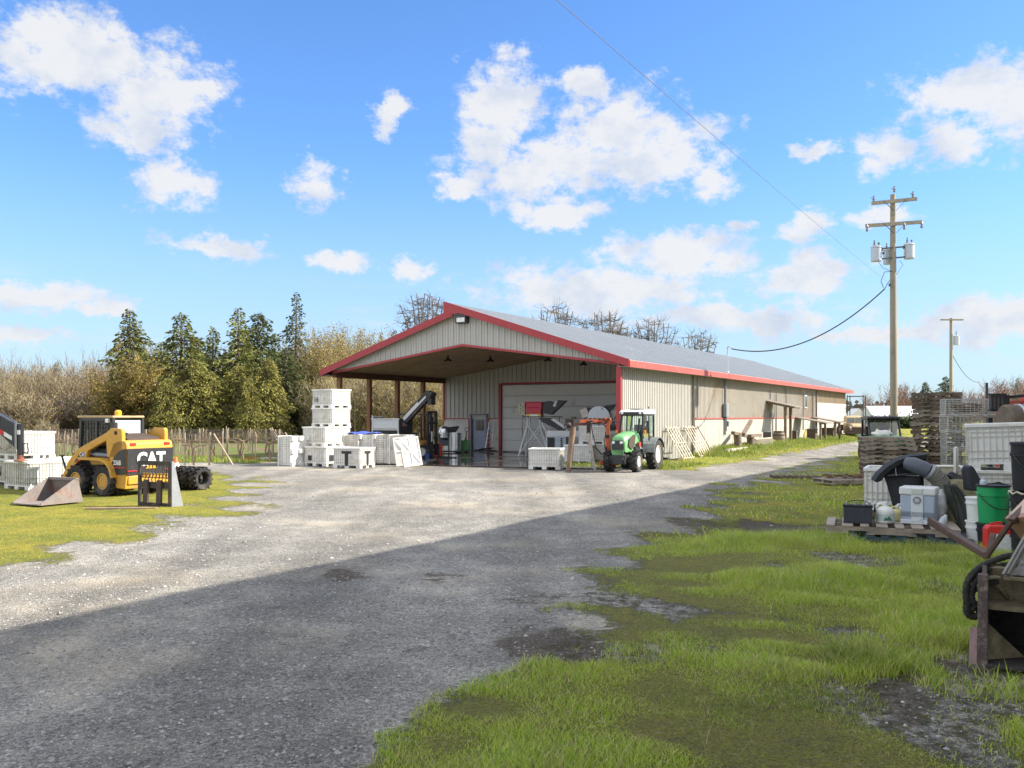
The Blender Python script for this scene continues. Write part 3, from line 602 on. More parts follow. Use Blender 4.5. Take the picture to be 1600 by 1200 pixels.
    for (px, py, yl) in ((700,566,2.2),(766,570,5.0),(856,560,3.4),(912,568,7.5)):
        # point on the line of sight at canopy depth yl
        rx = (px-HX)/F; q = BO+BU*yl; x = None
        tt = (rx*q.y-q.x)/(BN.x-rx*BN.y); z = ceil(tt)
        l = MB().lathe([(.05,-.1),(.06,-.2),(.22,-.36),(.21,-.36),(.05,-.2)], (tt,yl,z)).tube((tt,yl,z),(tt,yl,z-.12),.02).build('canopy_lamp', lm, b)
        MB().ell((tt,yl,z-.3),(.06,.06,.08)).build('bulb', M('lamp glass', (.7,.7,.66), .2), l)
    fl = MB().box((-8.25,.1,6.47),(.58,.34,.42)).box((-8.25,-.04,6.66),(.62,.1,.08)).build('floodlight', M('floodlight housing', (.05,.05,.05), .5), b, bev=.03)
    B((-8.2,-.1,6.40),(.42,.04,.2)).build('lens', M('lamp glass', ()), fl)
    # awning over the side door: posts, beams, boards
    aw = MB(); aw.prism([(xw+.02,3.02),(xw+1.85,2.62),(xw+1.85,2.56),(xw+.02,2.96)], 23.3, 25.3, F1); aw.build('awning', M('awning boards', (.2,.17,.14), .8, var=.3), b)
    ap = MB(); ap.box((xw+1.16,23.62,1.35),(.16,.16,2.6)); ap.build('awning_post', M('awning timber', (.2,.15,.11), .85, var=.3, scale=4), b); ap = B((xw+1.16,25.0,1.35),(.16,.16,2.6)); ap.build('awning_post', M('awning timber', ()), b)
    ap = MB(); ap.box((xw+1.16,24.3,2.66),(.14,1.9,.14)); ap.bar((xw,23.5,2.9),(xw+1.7,23.5,2.55),.06,.1); ap.bar((xw,25.1,2.9),(xw+1.7,25.1,2.55),.06,.1); ap.build('awning_frame', M('awning timber', ()), b)
    # steel frame at the far end
    mm = MB()
    for y in (LEN-.2, LEN+1.1):
        for x in (-.45,.9): mm.bar((x,y,0),(x,y,3.9),.07)
    for z in (.9,1.9,2.9,3.8):
        for y in (LEN-.2,LEN+1.1): mm.bar((-.45,y,z),(.9,y,z),.06)
        for x in (-.45,.9): mm.bar((x,LEN-.2,z),(x,LEN+1.1,z),.06)
    r = thing('steel_rack', 'tall dark steel frame standing against the far end of the barn', 'rack', BO, BA); mm.build('frame', M('dark steel', (.06,.065,.07), .6, .3), r)
    # low lean-to shelters along the wall
    for i, (y, lb) in enumerate(((31.0,'low wooden lean-to roof beside the awning, hollow posts beneath'),(36.3,'low wooden lean-to roof near the far white wall, wheel beneath its near end'))):
        s = thing('lean_to', lb, 'lean-to', BO, BA, 'lean-to shelters on the barn wall')
        MB().prism([(xw+.1,1.95),(xw+2.2,1.55),(xw+2.2,1.48),(xw+.1,1.88)], y, y+2.3, F1).build('roof', M('awning boards', ()), s)
        for yy in (y+.3, y+1.9): B((xw+1.75,yy,.8),(.14,.14,1.5)).build('post', M('awning timber', ()), s)
        B((xw+1.75,y+1.1,1.5),(.12,2.2,.12)).build('beam', M('awning timber', ()), s)
    # slab
    sl = MB(); sl.prism([(-17.6,10.05),(-17.2,-3.2),(-10.5,-4.0),(-4,-3.6),(0.1,-2.6),(.1,.1),(-.6,.1),(-.6,10.05)], -.2, .035, lambda a, c, d: Vector((a, c, d)))
    m = bpy.data.materials.new('wet concrete'); m.use_nodes = True; nt = m.node_tree; N, L = nt.nodes, nt.links; p = N['Principled BSDF']
    tc = N.new('ShaderNodeTexCoord'); n = N.new('ShaderNodeTexNoise'); n.inputs['Scale'].default_value = .38; n.inputs['Detail'].default_value = 6; n.inputs['Roughness'].default_value = .6; L.new(tc.outputs['Object'], n.inputs[0])
    mr = N.new('ShaderNodeMapRange'); L.new(n.outputs[0], mr.inputs[0]); mr.inputs[1].default_value = .5; mr.inputs[2].default_value = .62
    mr.interpolation_type = 'SMOOTHSTEP'
    mx = N.new('ShaderNodeMix'); mx.data_type = 'RGBA'; L.new(mr.outputs[0], mx.inputs[0]); mx.inputs[6].default_value = (.055,.05,.045,1); mx.inputs[7].default_value = (.25,.21,.16,1); L.new(mx.outputs[2], p.inputs['Base Color'])
    mr2 = N.new('ShaderNodeMapRange'); L.new(mr.outputs[0], mr2.inputs[0]); mr2.inputs[3].default_value = .03; mr2.inputs[4].default_value = .45; L.new(mr2.outputs[0], p.inputs['Roughness'])
    o = sl.build('concrete_slab', m, None, BO, BA); o['kind'] = 'structure'
    # the tall barn beside the viewer, along the drive (it throws the long shadow)
    K = 2.9; d = Vector((BU.x, BU.y, 0)); o0 = Vector((BU.x/BU.y*0+K, 0, 0))
    s = thing('hay_barn', 'tall pale hay barn standing along the drive opposite the long barn', 'barn', o0, BA)
    hb = MB()
    hb.prism([(0,0),(0,9.0),(9,10.5),(18,9.0),(18,0)], -30, 52, lambda a, c, dd: Vector((a, dd, c))); hb.build('wall', M('pale hay barn siding', (.6,.6,.57), .6), s)
    MB().prism([(-.3,8.95),(9,10.6),(18.3,8.95),(18.3,9.05),(9,10.7),(-.3,9.05)], -30.4, 52.4, lambda a, c, dd: Vector((a, dd, c))).build('roof', roofm, s)
barn()
# ---------------------------------------------------------------- trees
def leafm(nm, col, isl=.45, hue2=None):
    m = bpy.data.materials.new(nm); m.use_nodes = True; nt = m.node_tree; N, L = nt.nodes, nt.links; b = N['Principled BSDF']
    ge = N.new('ShaderNodeNewGeometry'); cr = N.new('ShaderNodeValToRGB'); L.new(ge.outputs['Random Per Island'], cr.inputs[0]); e = cr.color_ramp.elements
    e[0].color = (*[c*(1-isl) for c in col], 1); e[1].color = (*[c*(1+isl) for c in (hue2 or col)], 1)
    oi = N.new('ShaderNodeObjectInfo'); mr = N.new('ShaderNodeMapRange'); L.new(oi.outputs['Random'], mr.inputs[0]); mr.inputs[3].default_value = .8; mr.inputs[4].default_value = 1.2
    tc = N.new('ShaderNodeTexCoord'); n = N.new('ShaderNodeTexNoise'); n.inputs['Scale'].default_value = .45; n.inputs['Detail'].default_value = 3; L.new(tc.outputs['Object'], n.inputs[0])
    mr2 = N.new('ShaderNodeMapRange'); L.new(n.outputs[0], mr2.inputs[0]); mr2.inputs[1].default_value = .32; mr2.inputs[2].default_value = .68; mr2.inputs[3].default_value = .6; mr2.inputs[4].default_value = 1.4
    mm = N.new('ShaderNodeMath'); mm.operation = 'MULTIPLY'; L.new(mr.outputs[0], mm.inputs[0]); L.new(mr2.outputs[0], mm.inputs[1])
    vs = N.new('ShaderNodeVectorMath'); vs.operation = 'SCALE'; L.new(cr.outputs[0], vs.inputs[0]); L.new(mm.outputs[0], vs.inputs['Scale'])
    L.new(vs.outputs[0], b.inputs['Base Color']); b.inputs['Roughness'].default_value = .7; b.inputs['Specular IOR Level'].default_value = .15
    tl = N.new('ShaderNodeBsdfTranslucent'); L.new(vs.outputs[0], tl.inputs[0]); ms = N.new('ShaderNodeMixShader'); ms.inputs[0].default_value = .25
    L.new(b.outputs[0], ms.inputs[1]); L.new(tl.outputs[0], ms.inputs[2]); L.new(ms.outputs[0], N['Material Output'].inputs[0]); return m
def cards(c, ax, wd, ln, rs):                                        # pointed leaf sprays: centre base, axis, width, length
    n = len(c); r = rs.normal(size=(n, 3)); s = np.cross(ax, r); s /= np.linalg.norm(s, axis=1, keepdims=True)+1e-9
    co = np.zeros((n, 4, 3)); co[:,0] = c; co[:,1] = c+ax*(ln*.45)[:,None]+s*(wd*.5)[:,None]; co[:,2] = c+ax*ln[:,None]; co[:,3] = c+ax*(ln*.5)[:,None]-s*(wd*.5)[:,None]
    return co
def mesh_np(name, co, k, mat, smooth=False):
    idx = np.arange(len(co)*k).reshape(-1, k); co = co.reshape(-1, 3)
    me = bpy.data.meshes.new(name); me.vertices.add(len(co)); me.vertices.foreach_set('co', co.astype(np.float32).ravel()); me.loops.add(idx.size)
    me.loops.foreach_set('vertex_index', idx.astype(np.int32).ravel()); me.polygons.add(len(idx)); me.polygons.foreach_set('loop_start', np.arange(0, idx.size, k).astype(np.int32)); me.update(); me.validate()
    me.materials.append(mat); return me
def obj(name, me, parent): o = bpy.data.objects.new(name, me); C.objects.link(o); o.parent = parent; return o
def tubes_np(segs, n=3):                                             # segs: p(3) q(3) r0 r1
    s = np.array(segs); p, q, r0, r1 = s[:,:3], s[:,3:6], s[:,6], s[:,7]; d = q-p; d /= np.linalg.norm(d, axis=1, keepdims=True)+1e-9
    a = np.where(np.abs(d[:,2:3]) < .9, np.array([[0,0,1.]]), np.array([[1.,0,0]])); x = np.cross(d, a); x /= np.linalg.norm(x, axis=1, keepdims=True); y = np.cross(d, x)
    F_ = []
    for j in range(n):
        t0, t1 = 2*math.pi*j/n, 2*math.pi*(j+1)/n; e0 = x*math.cos(t0)+y*math.sin(t0); e1 = x*math.cos(t1)+y*math.sin(t1)
        F_.append(np.stack([p+e0*r0[:,None], p+e1*r0[:,None], q+e1*r1[:,None], q+e0*r1[:,None]], 1))
    return np.concatenate(F_, 0)
BARK = M('bark', (.10,.075,.055), .9, var=.4, scale=4, bump=.3)
TWIG = M('twig bark', (.17,.125,.09), .9, var=.3, scale=2, island=.35)
TWIGR = M('reddish twig bark', (.22,.13,.10), .9, var=.25, scale=2, island=.35)
TWIGG = M('grey twig bark', (.16,.13,.105), .9, var=.25, scale=2, island=.3)
TWIGT = M('tan twig bark', (.25,.205,.125), .9, var=.25, scale=2, island=.35)
def conifer(name, label, H, Rb, mat, seed, dens=1.0, gap=0.0, droop=.5, power=.85, group=None):
    rs = np.random.RandomState(seed); t = thing(name, label, 'tree', group=group)
    MB().path([(0,0,-.3),(.05,.02,H*.5),(0,0,H*.97)], [H*.022+.06, H*.012+.03, .02], 6).build('trunk', BARK, t)
    c, ax, ln, wd, segs = [], [], [], [], []; nb = int(H*19*dens); z = .05*H
    ph0 = rs.uniform(0, 6); lobes = rs.uniform(.72, 1.25, 9)
    for i in range(nb):
        u = (i/nb)**1.05; z = H*(.05+.95*u); a = i*2.39996+rs.uniform(-.5, .5)
        L_ = (Rb*(1-u)**power*(1+.16*math.sin(u*19+a)+.12*math.sin(u*41))*lobes[int((a % 6.283)/6.284*9)]*rs.uniform(.62, 1.12)+.22)
        if gap and rs.rand() < gap: L_ *= .55
        up = .35*(u**2)-droop*.35
        d = np.array([math.cos(a), math.sin(a), up]); e = np.array([0,0,z])
        segs.append([*e, *(e+d*L_*.9), .025+.012*L_, .008])
        k = max(4, int(L_*13*dens))
        s = rs.uniform(.12, 1, k)**.75
        pts = e[None]+d[None]*(s*L_)[:,None]; pts[:,2] -= droop*.28*(s**2)*L_
        side = np.array([-math.sin(a), math.cos(a), 0]); sp = rs.normal(0, .26, k)*L_*(.35+.4*(1-s)); pts += side[None]*sp[:,None]; pts[:,2] += rs.normal(0, .1, k)
        A = d[None]*.8+side[None]*np.sign(sp)[:,None]*rs.uniform(.1, .7, (k,1))+np.array([[0,0,-1]])*rs.uniform(.15, .9, (k,1))*(.5+droop); A /= np.linalg.norm(A, axis=1, keepdims=True)
        c.append(pts); ax.append(A); ln.append(rs.uniform(.22, .58, k)*(.55+.22*min(1.6, L_))); wd.append(rs.uniform(.10, .24, k))
    co = cards(np.concatenate(c), np.concatenate(ax), np.concatenate(wd), np.concatenate(ln), rs)
    cr = obj('crown', mesh_np('crown', co, 4, mat), t); obj('limbs', mesh_np('limbs', tubes_np(segs), 4, BARK), t)
    return t
def bare_tree(name, label, H, seed, spread=.8, twig=TWIG, leaf=None, nleaf=0, multi=1, thin=1.0, group=None, fine=1.0, lsize=.22, cat='tree', kids=(7,5,4)):
    rs = random.Random(seed); nr = np.random.RandomState(seed); t = thing(name, label, cat, group=group); big, small, tips = [], [], []
    def grow(p, d, ln, r, lv):
        n = 3 if lv < 2 else 2; q = p; seg = big if lv < 2 else small
        nodes = []
        for i in range(n):
            d = (d+Vector((rs.gauss(0,.12), rs.gauss(0,.12), .07*(1 if lv else .3)))).normalized(); q2 = q+d*ln/n; r2 = r*(1-.28)
            seg.append([*q, *q2, r, r2]); nodes += [(q.lerp(q2, rs.random()), d, r2) for _ in range(3)]; q, r = q2, r2
        if lv >= 3: tips.append(q); return
        kd = kids[lv]
        for i in range(kd):
            pp, dd, rr = nodes[int(len(nodes)*(.25+.75*i/kd)) if lv == 0 else rs.randrange(len(nodes))]
            a = rs.uniform(0, 6.283); o = Vector((math.cos(a), math.sin(a), rs.uniform(-.05, .5)))
            nd = (dd*(1.25-spread*.6)+o*spread).normalized(); grow(pp, nd, ln*rs.uniform(.42, .68), rr*.62, lv+1)
        grow(q, (d+Vector((rs.gauss(0,.2), rs.gauss(0,.2), .2))).normalized(), ln*.55, r*.85, lv+1)
    for k in range(multi):
        a = 6.283*k/multi; s = .12*(multi > 1)
        grow(Vector((math.cos(a)*s, math.sin(a)*s, -.2)), Vector((math.cos(a)*s*2.5, math.sin(a)*s*2.5, 1)).normalized(), H*.5, H*.017*thin*(1 if multi == 1 else .6), 0)
    top = max(s[5] for s in small); k = H/top
    for S in (big, small):
        for s in S:
            for i in range(6): s[i] *= k
    obj('trunk', mesh_np('trunk', tubes_np(big, 5), 4, BARK if twig is TWIG else twig), t)
    for s in small: s[6] = max(s[6], .008*fine); s[7] = max(s[7], .006*fine)
    obj('crown', mesh_np('crown', tubes_np(small), 4, twig), t)
    if leaf:
        S = np.array(small); i = nr.randint(0, len(S), nleaf); u = nr.uniform(0, 1, (nleaf,1)); P = S[i,:3]*(1-u)+S[i,3:6]*u+nr.normal(0, .18, (nleaf,3)); A = nr.normal(size=(nleaf,3)); A[:,2] -= .3; A /= np.linalg.norm(A, axis=1, keepdims=True)
        obj('foliage', mesh_np('foliage', cards(P, A, nr.uniform(.4, .9, nleaf)*lsize, nr.uniform(.6, 1.4, nleaf)*lsize, nr), 4, leaf), t)
    return t
def round_tree(name, label, H, Rc, seed, twig, group=None):
    rs = random.Random(seed); t = thing(name, label, 'tree', group=group); big, small = [], []; cz = H*.66; rz = H*.34
    def inside(p, k=1.0): return (p.x/Rc)**2+(p.y/Rc)**2+((p.z-cz)/rz)**2 < k
    def limb(p, q, r0, r1, n, seg, wob):
        pts = [p]; d = q-p
        for i in range(1, n+1):
            u = i/n; b = p+d*u+Vector((0,0,d.length*.16*math.sin(math.pi*u)*(-1 if d.z > 0 else .6)))+Vector((rs.gauss(0,wob),rs.gauss(0,wob),rs.gauss(0,wob)))*(u < 1); pts.append(b)
        for i in range(n): a, b = r0+(r1-r0)*i/n, r0+(r1-r0)*(i+1)/n; seg.append([*pts[i], *pts[i+1], a, b])
        return pts
    base = limb(Vector((0,0,-.2)), Vector((rs.gauss(0,.2),rs.gauss(0,.2),H*.42)), H*.02, H*.015, 4, big, .06); fork = base[-1]
    for k in range(11):
        a = k*2.4+rs.uniform(-.4,.4); s = .15+.75*((k+.5)/11); tip = Vector((math.cos(a)*Rc*s, math.sin(a)*Rc*s, cz+rz*(.25+.62*(1-s**2)**.5))); L1 = limb(fork if k else base[-1], tip, H*.009, H*.003, 6, big, .16)
        for j in range(15):
            p = L1[1+j % 5].lerp(L1[2+j % 5], rs.random()); o = Vector((rs.gauss(0,1),rs.gauss(0,1),rs.gauss(.15,.6))).normalized(); q = p+o*Rc*rs.uniform(.3,.7)
            if not inside(q, 1.15): q = p.lerp(q, .45)
            L2 = limb(p, q, .04, .02, 4, small, .07)
            for m in range(9):
                p2 = L2[m % 4].lerp(L2[m % 4+1], rs.random()); o2 = ((q-p).normalized()*.7+Vector((rs.gauss(0,.8),rs.gauss(0,.8),rs.gauss(.2,.5)))).normalized(); q2 = p2+o2*rs.uniform(.4,1.2)
                if inside(q2, 1.4): L3 = limb(p2, q2, .016, .01, 2, small, .03)
    obj('trunk', mesh_np('trunk', tubes_np(big, 5), 4, TWIGG), t); obj('crown', mesh_np('crown', tubes_np(small), 4, twig), t); return t
def place(t, px, Y, top=None, H0=None, rz=None, label=None, group=None, first=False, sx=None):
    loc = (PX(px, Y), Y, 0); sck = (PZ(top, Y)/H0) if top else 1.0
    s = (sck*(sx or 1), sck*(sx or 1), sck); rz = random.uniform(0, 6.28) if rz is None else rz
    if first:
        t.location = loc; t.rotation_euler = (0, 0, rz); t.scale = s
        if label: t['label'] = label
        return t
    return dup(t, None, loc, rz, label, group, s)
def trees():
    TWIGL = leafm('brown twig buds', (.17,.125,.085), .35)
    cedar = leafm('cedar foliage', (.18,.175,.045), .45, (.22,.205,.055)); dark = leafm('fir foliage', (.085,.1,.036), .45); mid = leafm('cedar foliage deep', (.15,.16,.045), .45)
    olive = leafm('budding olive leaf', (.25,.19,.055), .4); yell = leafm('yellow catkin leaf', (.34,.27,.08), .4)
    g = 'conifers beyond the vineyard'
    c3 = conifer('cedar_tree', '', 12, 4.4, mid, 8, 1.05, .38, .45, .95, group=g)
    c1 = conifer('cedar_tree', '', 12, 4.6, mid, 1, 1.1, .32, .6, .85, group=g); c2 = conifer('cedar_tree', '', 12, 4.8, cedar, 2, 1.25, .2, .9, .58, group=g); f1 = conifer('fir_tree', '', 14, 4.0, dark, 3, .85, .4, .35, .95, group=g); f2 = conifer('fir_tree', '', 12, 4.4, dark, 4, 1.15, .3, .5, .7, group=g)
    used = set()
    for (k, H0, px, top, Y, sx, lb) in (
        (c1,12,203,484,76,1.0,'tall cedar with open top rising behind the broad olive-leaved maple'), (c1,12,283,489,73,1.1,'broad green cedar standing just right of the olive maple'), (c3,12,333,512,80,.95,'slim cedar half hidden between two broader cedars'),
        (c3,12,372,482,79,.95,'tall loose-topped cedar beside the dense dark fir'), (f2,12,404,489,82,1.05,'dense dark fir with a full pointed top'), (f1,14,463,456,86,.85,'tallest fir with a narrow ragged spire top'),
        (f2,12,447,545,74,1.15,'low dark fir under the tallest spire, beside the bin tower'), (c2,12,418,560,70,.95,'light yellow green cedar draping in front of the dark fir'), (c2,12,390,590,68,.85,'small light cedar at the foot of the taller ones'),
        (c2,12,300,560,69,1.05,'bright drooping cedar in front of the broad green one'), (c2,12,345,600,72,1.0,'short cedar filling the gap between the cedars'), (c3,12,252,535,80,1.1,'shaded cedar behind the olive maple and the loader cab'),
        (f1,14,88,566,118,1.1,'lone dark fir top poking above the bare wood'), (f2,12,480,600,76,1.1,'dark fir filling in behind the bin tower'), (f1,14,637,494,100,.8,'small fir peeking over the red rake of the barn'), (f1,14,616,515,98,.7,'thin fir just above the red rake of the barn'),
        (f2,12,130,640,92,1.0,'dark evergreen low inside the bare wood'),(c1,12,505,600,80,1.1,'cedar behind the first canopy post'),(c3,12,388,525,86,1.2,'cedar filling behind the light cedar'),(f2,12,320,560,88,1.1,'dark fir filling behind the bright drooping cedar'),(c2,12,262,590,67,.9,'light cedar draping between the maple and the broad cedar'),(c2,12,330,580,70,1.0,'light cedar bushing out under the slim cedar'),(c2,12,372,570,71,1.0,'drooping cedar under the tall loose-topped one'),(f2,12,440,590,78,1.2,'shadowed fir between the light cedar and the spire'),(c1,12,232,570,84,1.1,'deep green cedar filling behind the olive maple crown'),(c3,12,310,530,84,1.1,'open-topped cedar between the broad and the slim cedar'),(f1,14,430,520,88,1.1,'ragged fir between the dark fir and the spire'),(c1,12,160,620,80,1.0,'low cedar at the edge of the bare brown wood')):
        place(k, px, Y, top, H0, None, lb, g, first=k not in used, sx=sx*(1.0 if k is f1 else 1.18)); used.add(k)
    # broad budding trees
    g = 'budding broadleaf trees by the wood'
    o1 = bare_tree('maple_tree', 'broad olive-leaved maple standing behind the yellow loader', 9, 11, 1.05, TWIG, olive, 11000, 2, 1.3, g, 1.6, .2, kids=(9,6,5)); place(o1, 203, 68, 533, 9, 0, first=True)
    o2 = bare_tree('alder_tree', '', 11, 12, .62, TWIG, yell, 5600, 2, 1.0, 'yellowish alders behind the canopy', 1.4, .16, kids=(9,6,4)); u = True
    for (px, top, Y, lb) in ((520,503,84,0),(556,508,88,0),(592,513,84,0),(493,525,82,0),(575,540,76,0),(540,555,74,0),(612,560,78,0),(640,560,76,0),(668,545,80,0),(690,560,84,0),(598,575,70,0),(655,590,69,0),(505,515,90,0),(548,520,92,0),(535,530,80,0),(582,522,90,0),(625,535,88,0),(470,545,92,0),(488,505,94,0),(570,505,96,0),(605,515,94,0),(160,560,94,0),(235,520,92,0),(715,540,90,0),(745,560,92,0)):
        place(o2, px, Y, top, 11, None, 'yellowish budding alder in the stand behind the barn canopy', first=u); u = False
    # bare brown wood on the left
    b1 = bare_tree('bare_tree', 'bare brown tree among the wood behind the vineyard', 8.5, 21, .75, TWIGT, olive, 700, 2, 1.0, 'bare trees of the wood behind the vineyard', 1.5, .14, kids=(9,6,4))
    b2 = bare_tree('bare_tree', 'bare brown tree among the wood behind the vineyard', 8.5, 22, .6, TWIG, olive, 400, 3, 1.0, 'bare trees of the wood behind the vineyard', 1.6, .13, kids=(8,6,4))
    rs = random.Random(4); first = {b1: 1, b2: 1}
    for i in range(46):
        px = -60+i*6.2+rs.uniform(-8, 8); Y = rs.uniform(80, 112); top = 574+rs.uniform(-24, 34)-(12 if 20 < px < 60 else 0)-(16 if 105 < px < 140 else 0)
        k = (b1, b2)[i % 2]; place(k, px, Y, top, 8.5, None, None, None, bool(first[k])); first[k] = 0
    for px, top, Y in ((236,530,90),(248,536,88),(312,516,92),(322,535,90),(480,520,95),(356,560,90),(430,520,100),(440,530,96),(500,515,104),(530,520,100)): place(b2, px, Y, top, 8.5)
    # brush at the foot of the wood
    s1 = bare_tree('shrub', 'tangled tan brush at the edge of the wood', 3.4, 31, .95, TWIGT, olive, 420, 5, .8, 'brush at the edge of the wood', 1.5, .11, 'shrub', (6,5,4)); s2 = bare_tree('shrub', 'tangled tan brush at the edge of the wood', 3.4, 32, 1.0, TWIG, olive, 300, 6, .8, 'brush at the edge of the wood', 1.5, .12, 'shrub', (6,5,4))
    for i in range(58):
        px = -70+i*12.2+rs.uniform(-6, 6); Y = rs.uniform(71, 84); h = rs.uniform(2.2, 4.6); loc = (PX(px, Y), Y, 0)
        k = (s1, s2)[i % 2]
        if i < 2: k.location = loc; k.scale = (h/3.4,)*3
        else: dup(k, None, loc, rs.uniform(0, 6), None, None, h/3.4)
    s3 = bare_tree('shrub', 'yellow olive thicket behind the barn canopy posts', 5.5, 33, .8, TWIGT, yell, 1500, 5, .9, 'thicket behind the canopy', 1.4, .14, 'shrub', (8,6,4))
    for i in range(20):
        px = 500+i*11+rs.uniform(-5, 5); Y = rs.uniform(66, 75); h = rs.uniform(3.4, 6.4); loc = (PX(px, Y), Y, 0)
        if i == 0: s3.location = loc; s3.scale = (h/5.5,)*3
        else: dup(s3, None, loc, rs.uniform(0, 6), None, None, h/5.5)
    t = bare_tree('bush', 'small rounded bare tan bush standing alone before the wood', 3.2, 35, .85, TWIGT, None, 0, 2, 1.1, None, 1.3, .1, 'shrub', (10,7,5)); place(t, 76, 63, 651, 3.2, 0, first=True)
    # bare crowns above the barn roof and the far right
    q1 = round_tree('bare_tree', '', 13, 2.7, 41, TWIGG, 'bare trees behind the barn roof'); q2 = round_tree('bare_tree', '', 13, 3.1, 43, TWIGG, 'bare trees behind the barn roof')
    place(q1, 663, 96, 447, 13, .4, 'largest bare tree rising over the red peak of the barn', first=True); place(q2, 872, 104, 469, 13, 1.5, 'thin bare crown above the roof nearest the ridge tip', first=True); place(q1, 945, 104, 476, 13, 2.6, 'upright bare crown, second along the barn roof')
    place(q2, 1020, 104, 491, 13, 3.7, 'wide bare crown, third along the barn roof'); place(q2, 1090, 108, 511, 13, .6, 'bare crown lowest on the barn roof, nearest the service mast'); place(q1, 968, 112, 500, 13, 5.2, 'slight bare crown behind the second one on the roof')
    r1 = bare_tree('bare_tree', 'pale bare tree standing alone beyond the far barn end', 9, 43, .8, TWIGR, None, 0, 2, 1.2, 'bare trees across the far field', 3.2, kids=(9,6,4)); place(r1, 1357, 175, 610, 9, 0, first=True)
    for i in range(34):
        px = 1405+i*8+rs.uniform(-5, 5); Y = rs.uniform(190, 260); top = 612+rs.uniform(-8, 22)-(22 if px > 1540 else 0)-(10 if 1405 < px < 1425 else 0)
        place(r1, px, Y, top, 9, None, 'reddish bare tree in the row across the far field')
    place(f2, 1446, 185, 597, 12, 0, 'small dark fir far off between the poles'); place(f2, 1478, 180, 588, 12, 2, 'dark fir far off just beside the smaller pole'); place(f1, 1590, 230, 590, 14, 1, 'far dark fir at the edge of the reddish trees')
    # far treeline all round
    nr = np.random.RandomState(9); n = 30000; a = nr.uniform(-1.3, 1.3, n); d = nr.uniform(300, 420, n); hh = 5+2.5*np.sin(a*23)+2*np.sin(a*61+1)+nr.normal(0, .6, n); P = np.stack([np.sin(a)*d, np.cos(a)*d, nr.uniform(0, 1, n)**.8*hh], -1); A = nr.normal(size=(n,3)); A[:,2] += .8; A /= np.linalg.norm(A, axis=1, keepdims=True)
    tl = bpy.data.objects.new('treeline', mesh_np('treeline', cards(P, A, nr.uniform(.8, 2, n), nr.uniform(1, 2.6, n), nr), 4, leafm('far wood', (.10,.085,.07), .3))); C.objects.link(tl); tag(tl, 'far brown tree line along the horizon', 'treeline', kind='stuff')
trees()
def vineyard():
    post = M('vineyard post', (.34,.27,.19), .85, var=.3, scale=2, island=.3); vine = M('vine wood', (.27,.19,.125), .9, var=.3, scale=4); wire = M('trellis wire', (.28,.24,.2), .5, .5)
    rs = random.Random(8); ang = R(6)
    v0 = None; nv = 0
    def grape():
        t = thing('grapevine', 'gnarled pruned grapevine trained on a trellis row', 'vine', group='grapevines in the vineyard rows'); m = MB()
        m.path([(0,0,-.05),(.05,.02,.3),(-.03,.03,.6),(.02,0,.85)], [.05,.045,.04,.04], 5); m.path([(.02,0,.82),(.25,0,.95),(.6,.02,.95)], [.03,.025,.014], 4); m.path([(.02,0,.82),(-.25,0,.93),(-.6,.02,.96)], [.03,.025,.014], 4)
        for k in range(9):
            x = -.55+k*.14; m.path([(x,0,.93),(x+rs.uniform(-.12,.12),rs.uniform(-.1,.1),1.15+rs.random()*.3)], [.012,.006], 3)
        m.build('stem', vine, t); return t
    rows = [(34.5+i*2.6, -16.5-(i*.35), -26-(i*3.2), i) for i in range(8)]
    for (Y, x0, _, i) in rows:
        xr = PX(456, Y)-.2*i; xl = PX(-30, Y)
        if i == 0: xr = PX(205, Y)
        if i == 1: xr = PX(330, Y)
        r = thing('vine_trellis', 'wooden post and wire trellis row in the vineyard', 'trellis', (xr, Y, 0), 0, 'trellis rows of the vineyard')
        n = int((xr-xl)/1.25)
        for k in range(n):
            x = -k*1.25+rs.uniform(-.2, .2); h = 1.34+rs.uniform(-.14, .12); tl = rs.uniform(-.05, .05)
            MB().tube((x,0,-.1),(x+tl,rs.uniform(-.04,.04),h),.028+.016*(k%6==0),None,6).build('post', post, r)
        wm = MB()
        for z in (.8, 1.05, 1.25): wm.box((-(n-1)*1.25/2,0,z),((n-1)*1.25+.6,.012,.012))
        wm.build('wire', wire, r)
        MB().tube((.1,0,1.3),(.9,0,0),.04,None,6).build('brace', post, r)
        if i < 5:
            for k in range(0, n, 1):
                if nv > 285: break
                loc = (xr-.6-k*1.25+rs.uniform(-.15,.15), Y, 0)
                if v0 is None: v0 = grape(); v0.location = loc
                else: dup(v0, None, loc, rs.choice((0, math.pi))+rs.uniform(-.1,.1), scale=rs.uniform(.85, 1.1))
                nv += 1
vineyard()
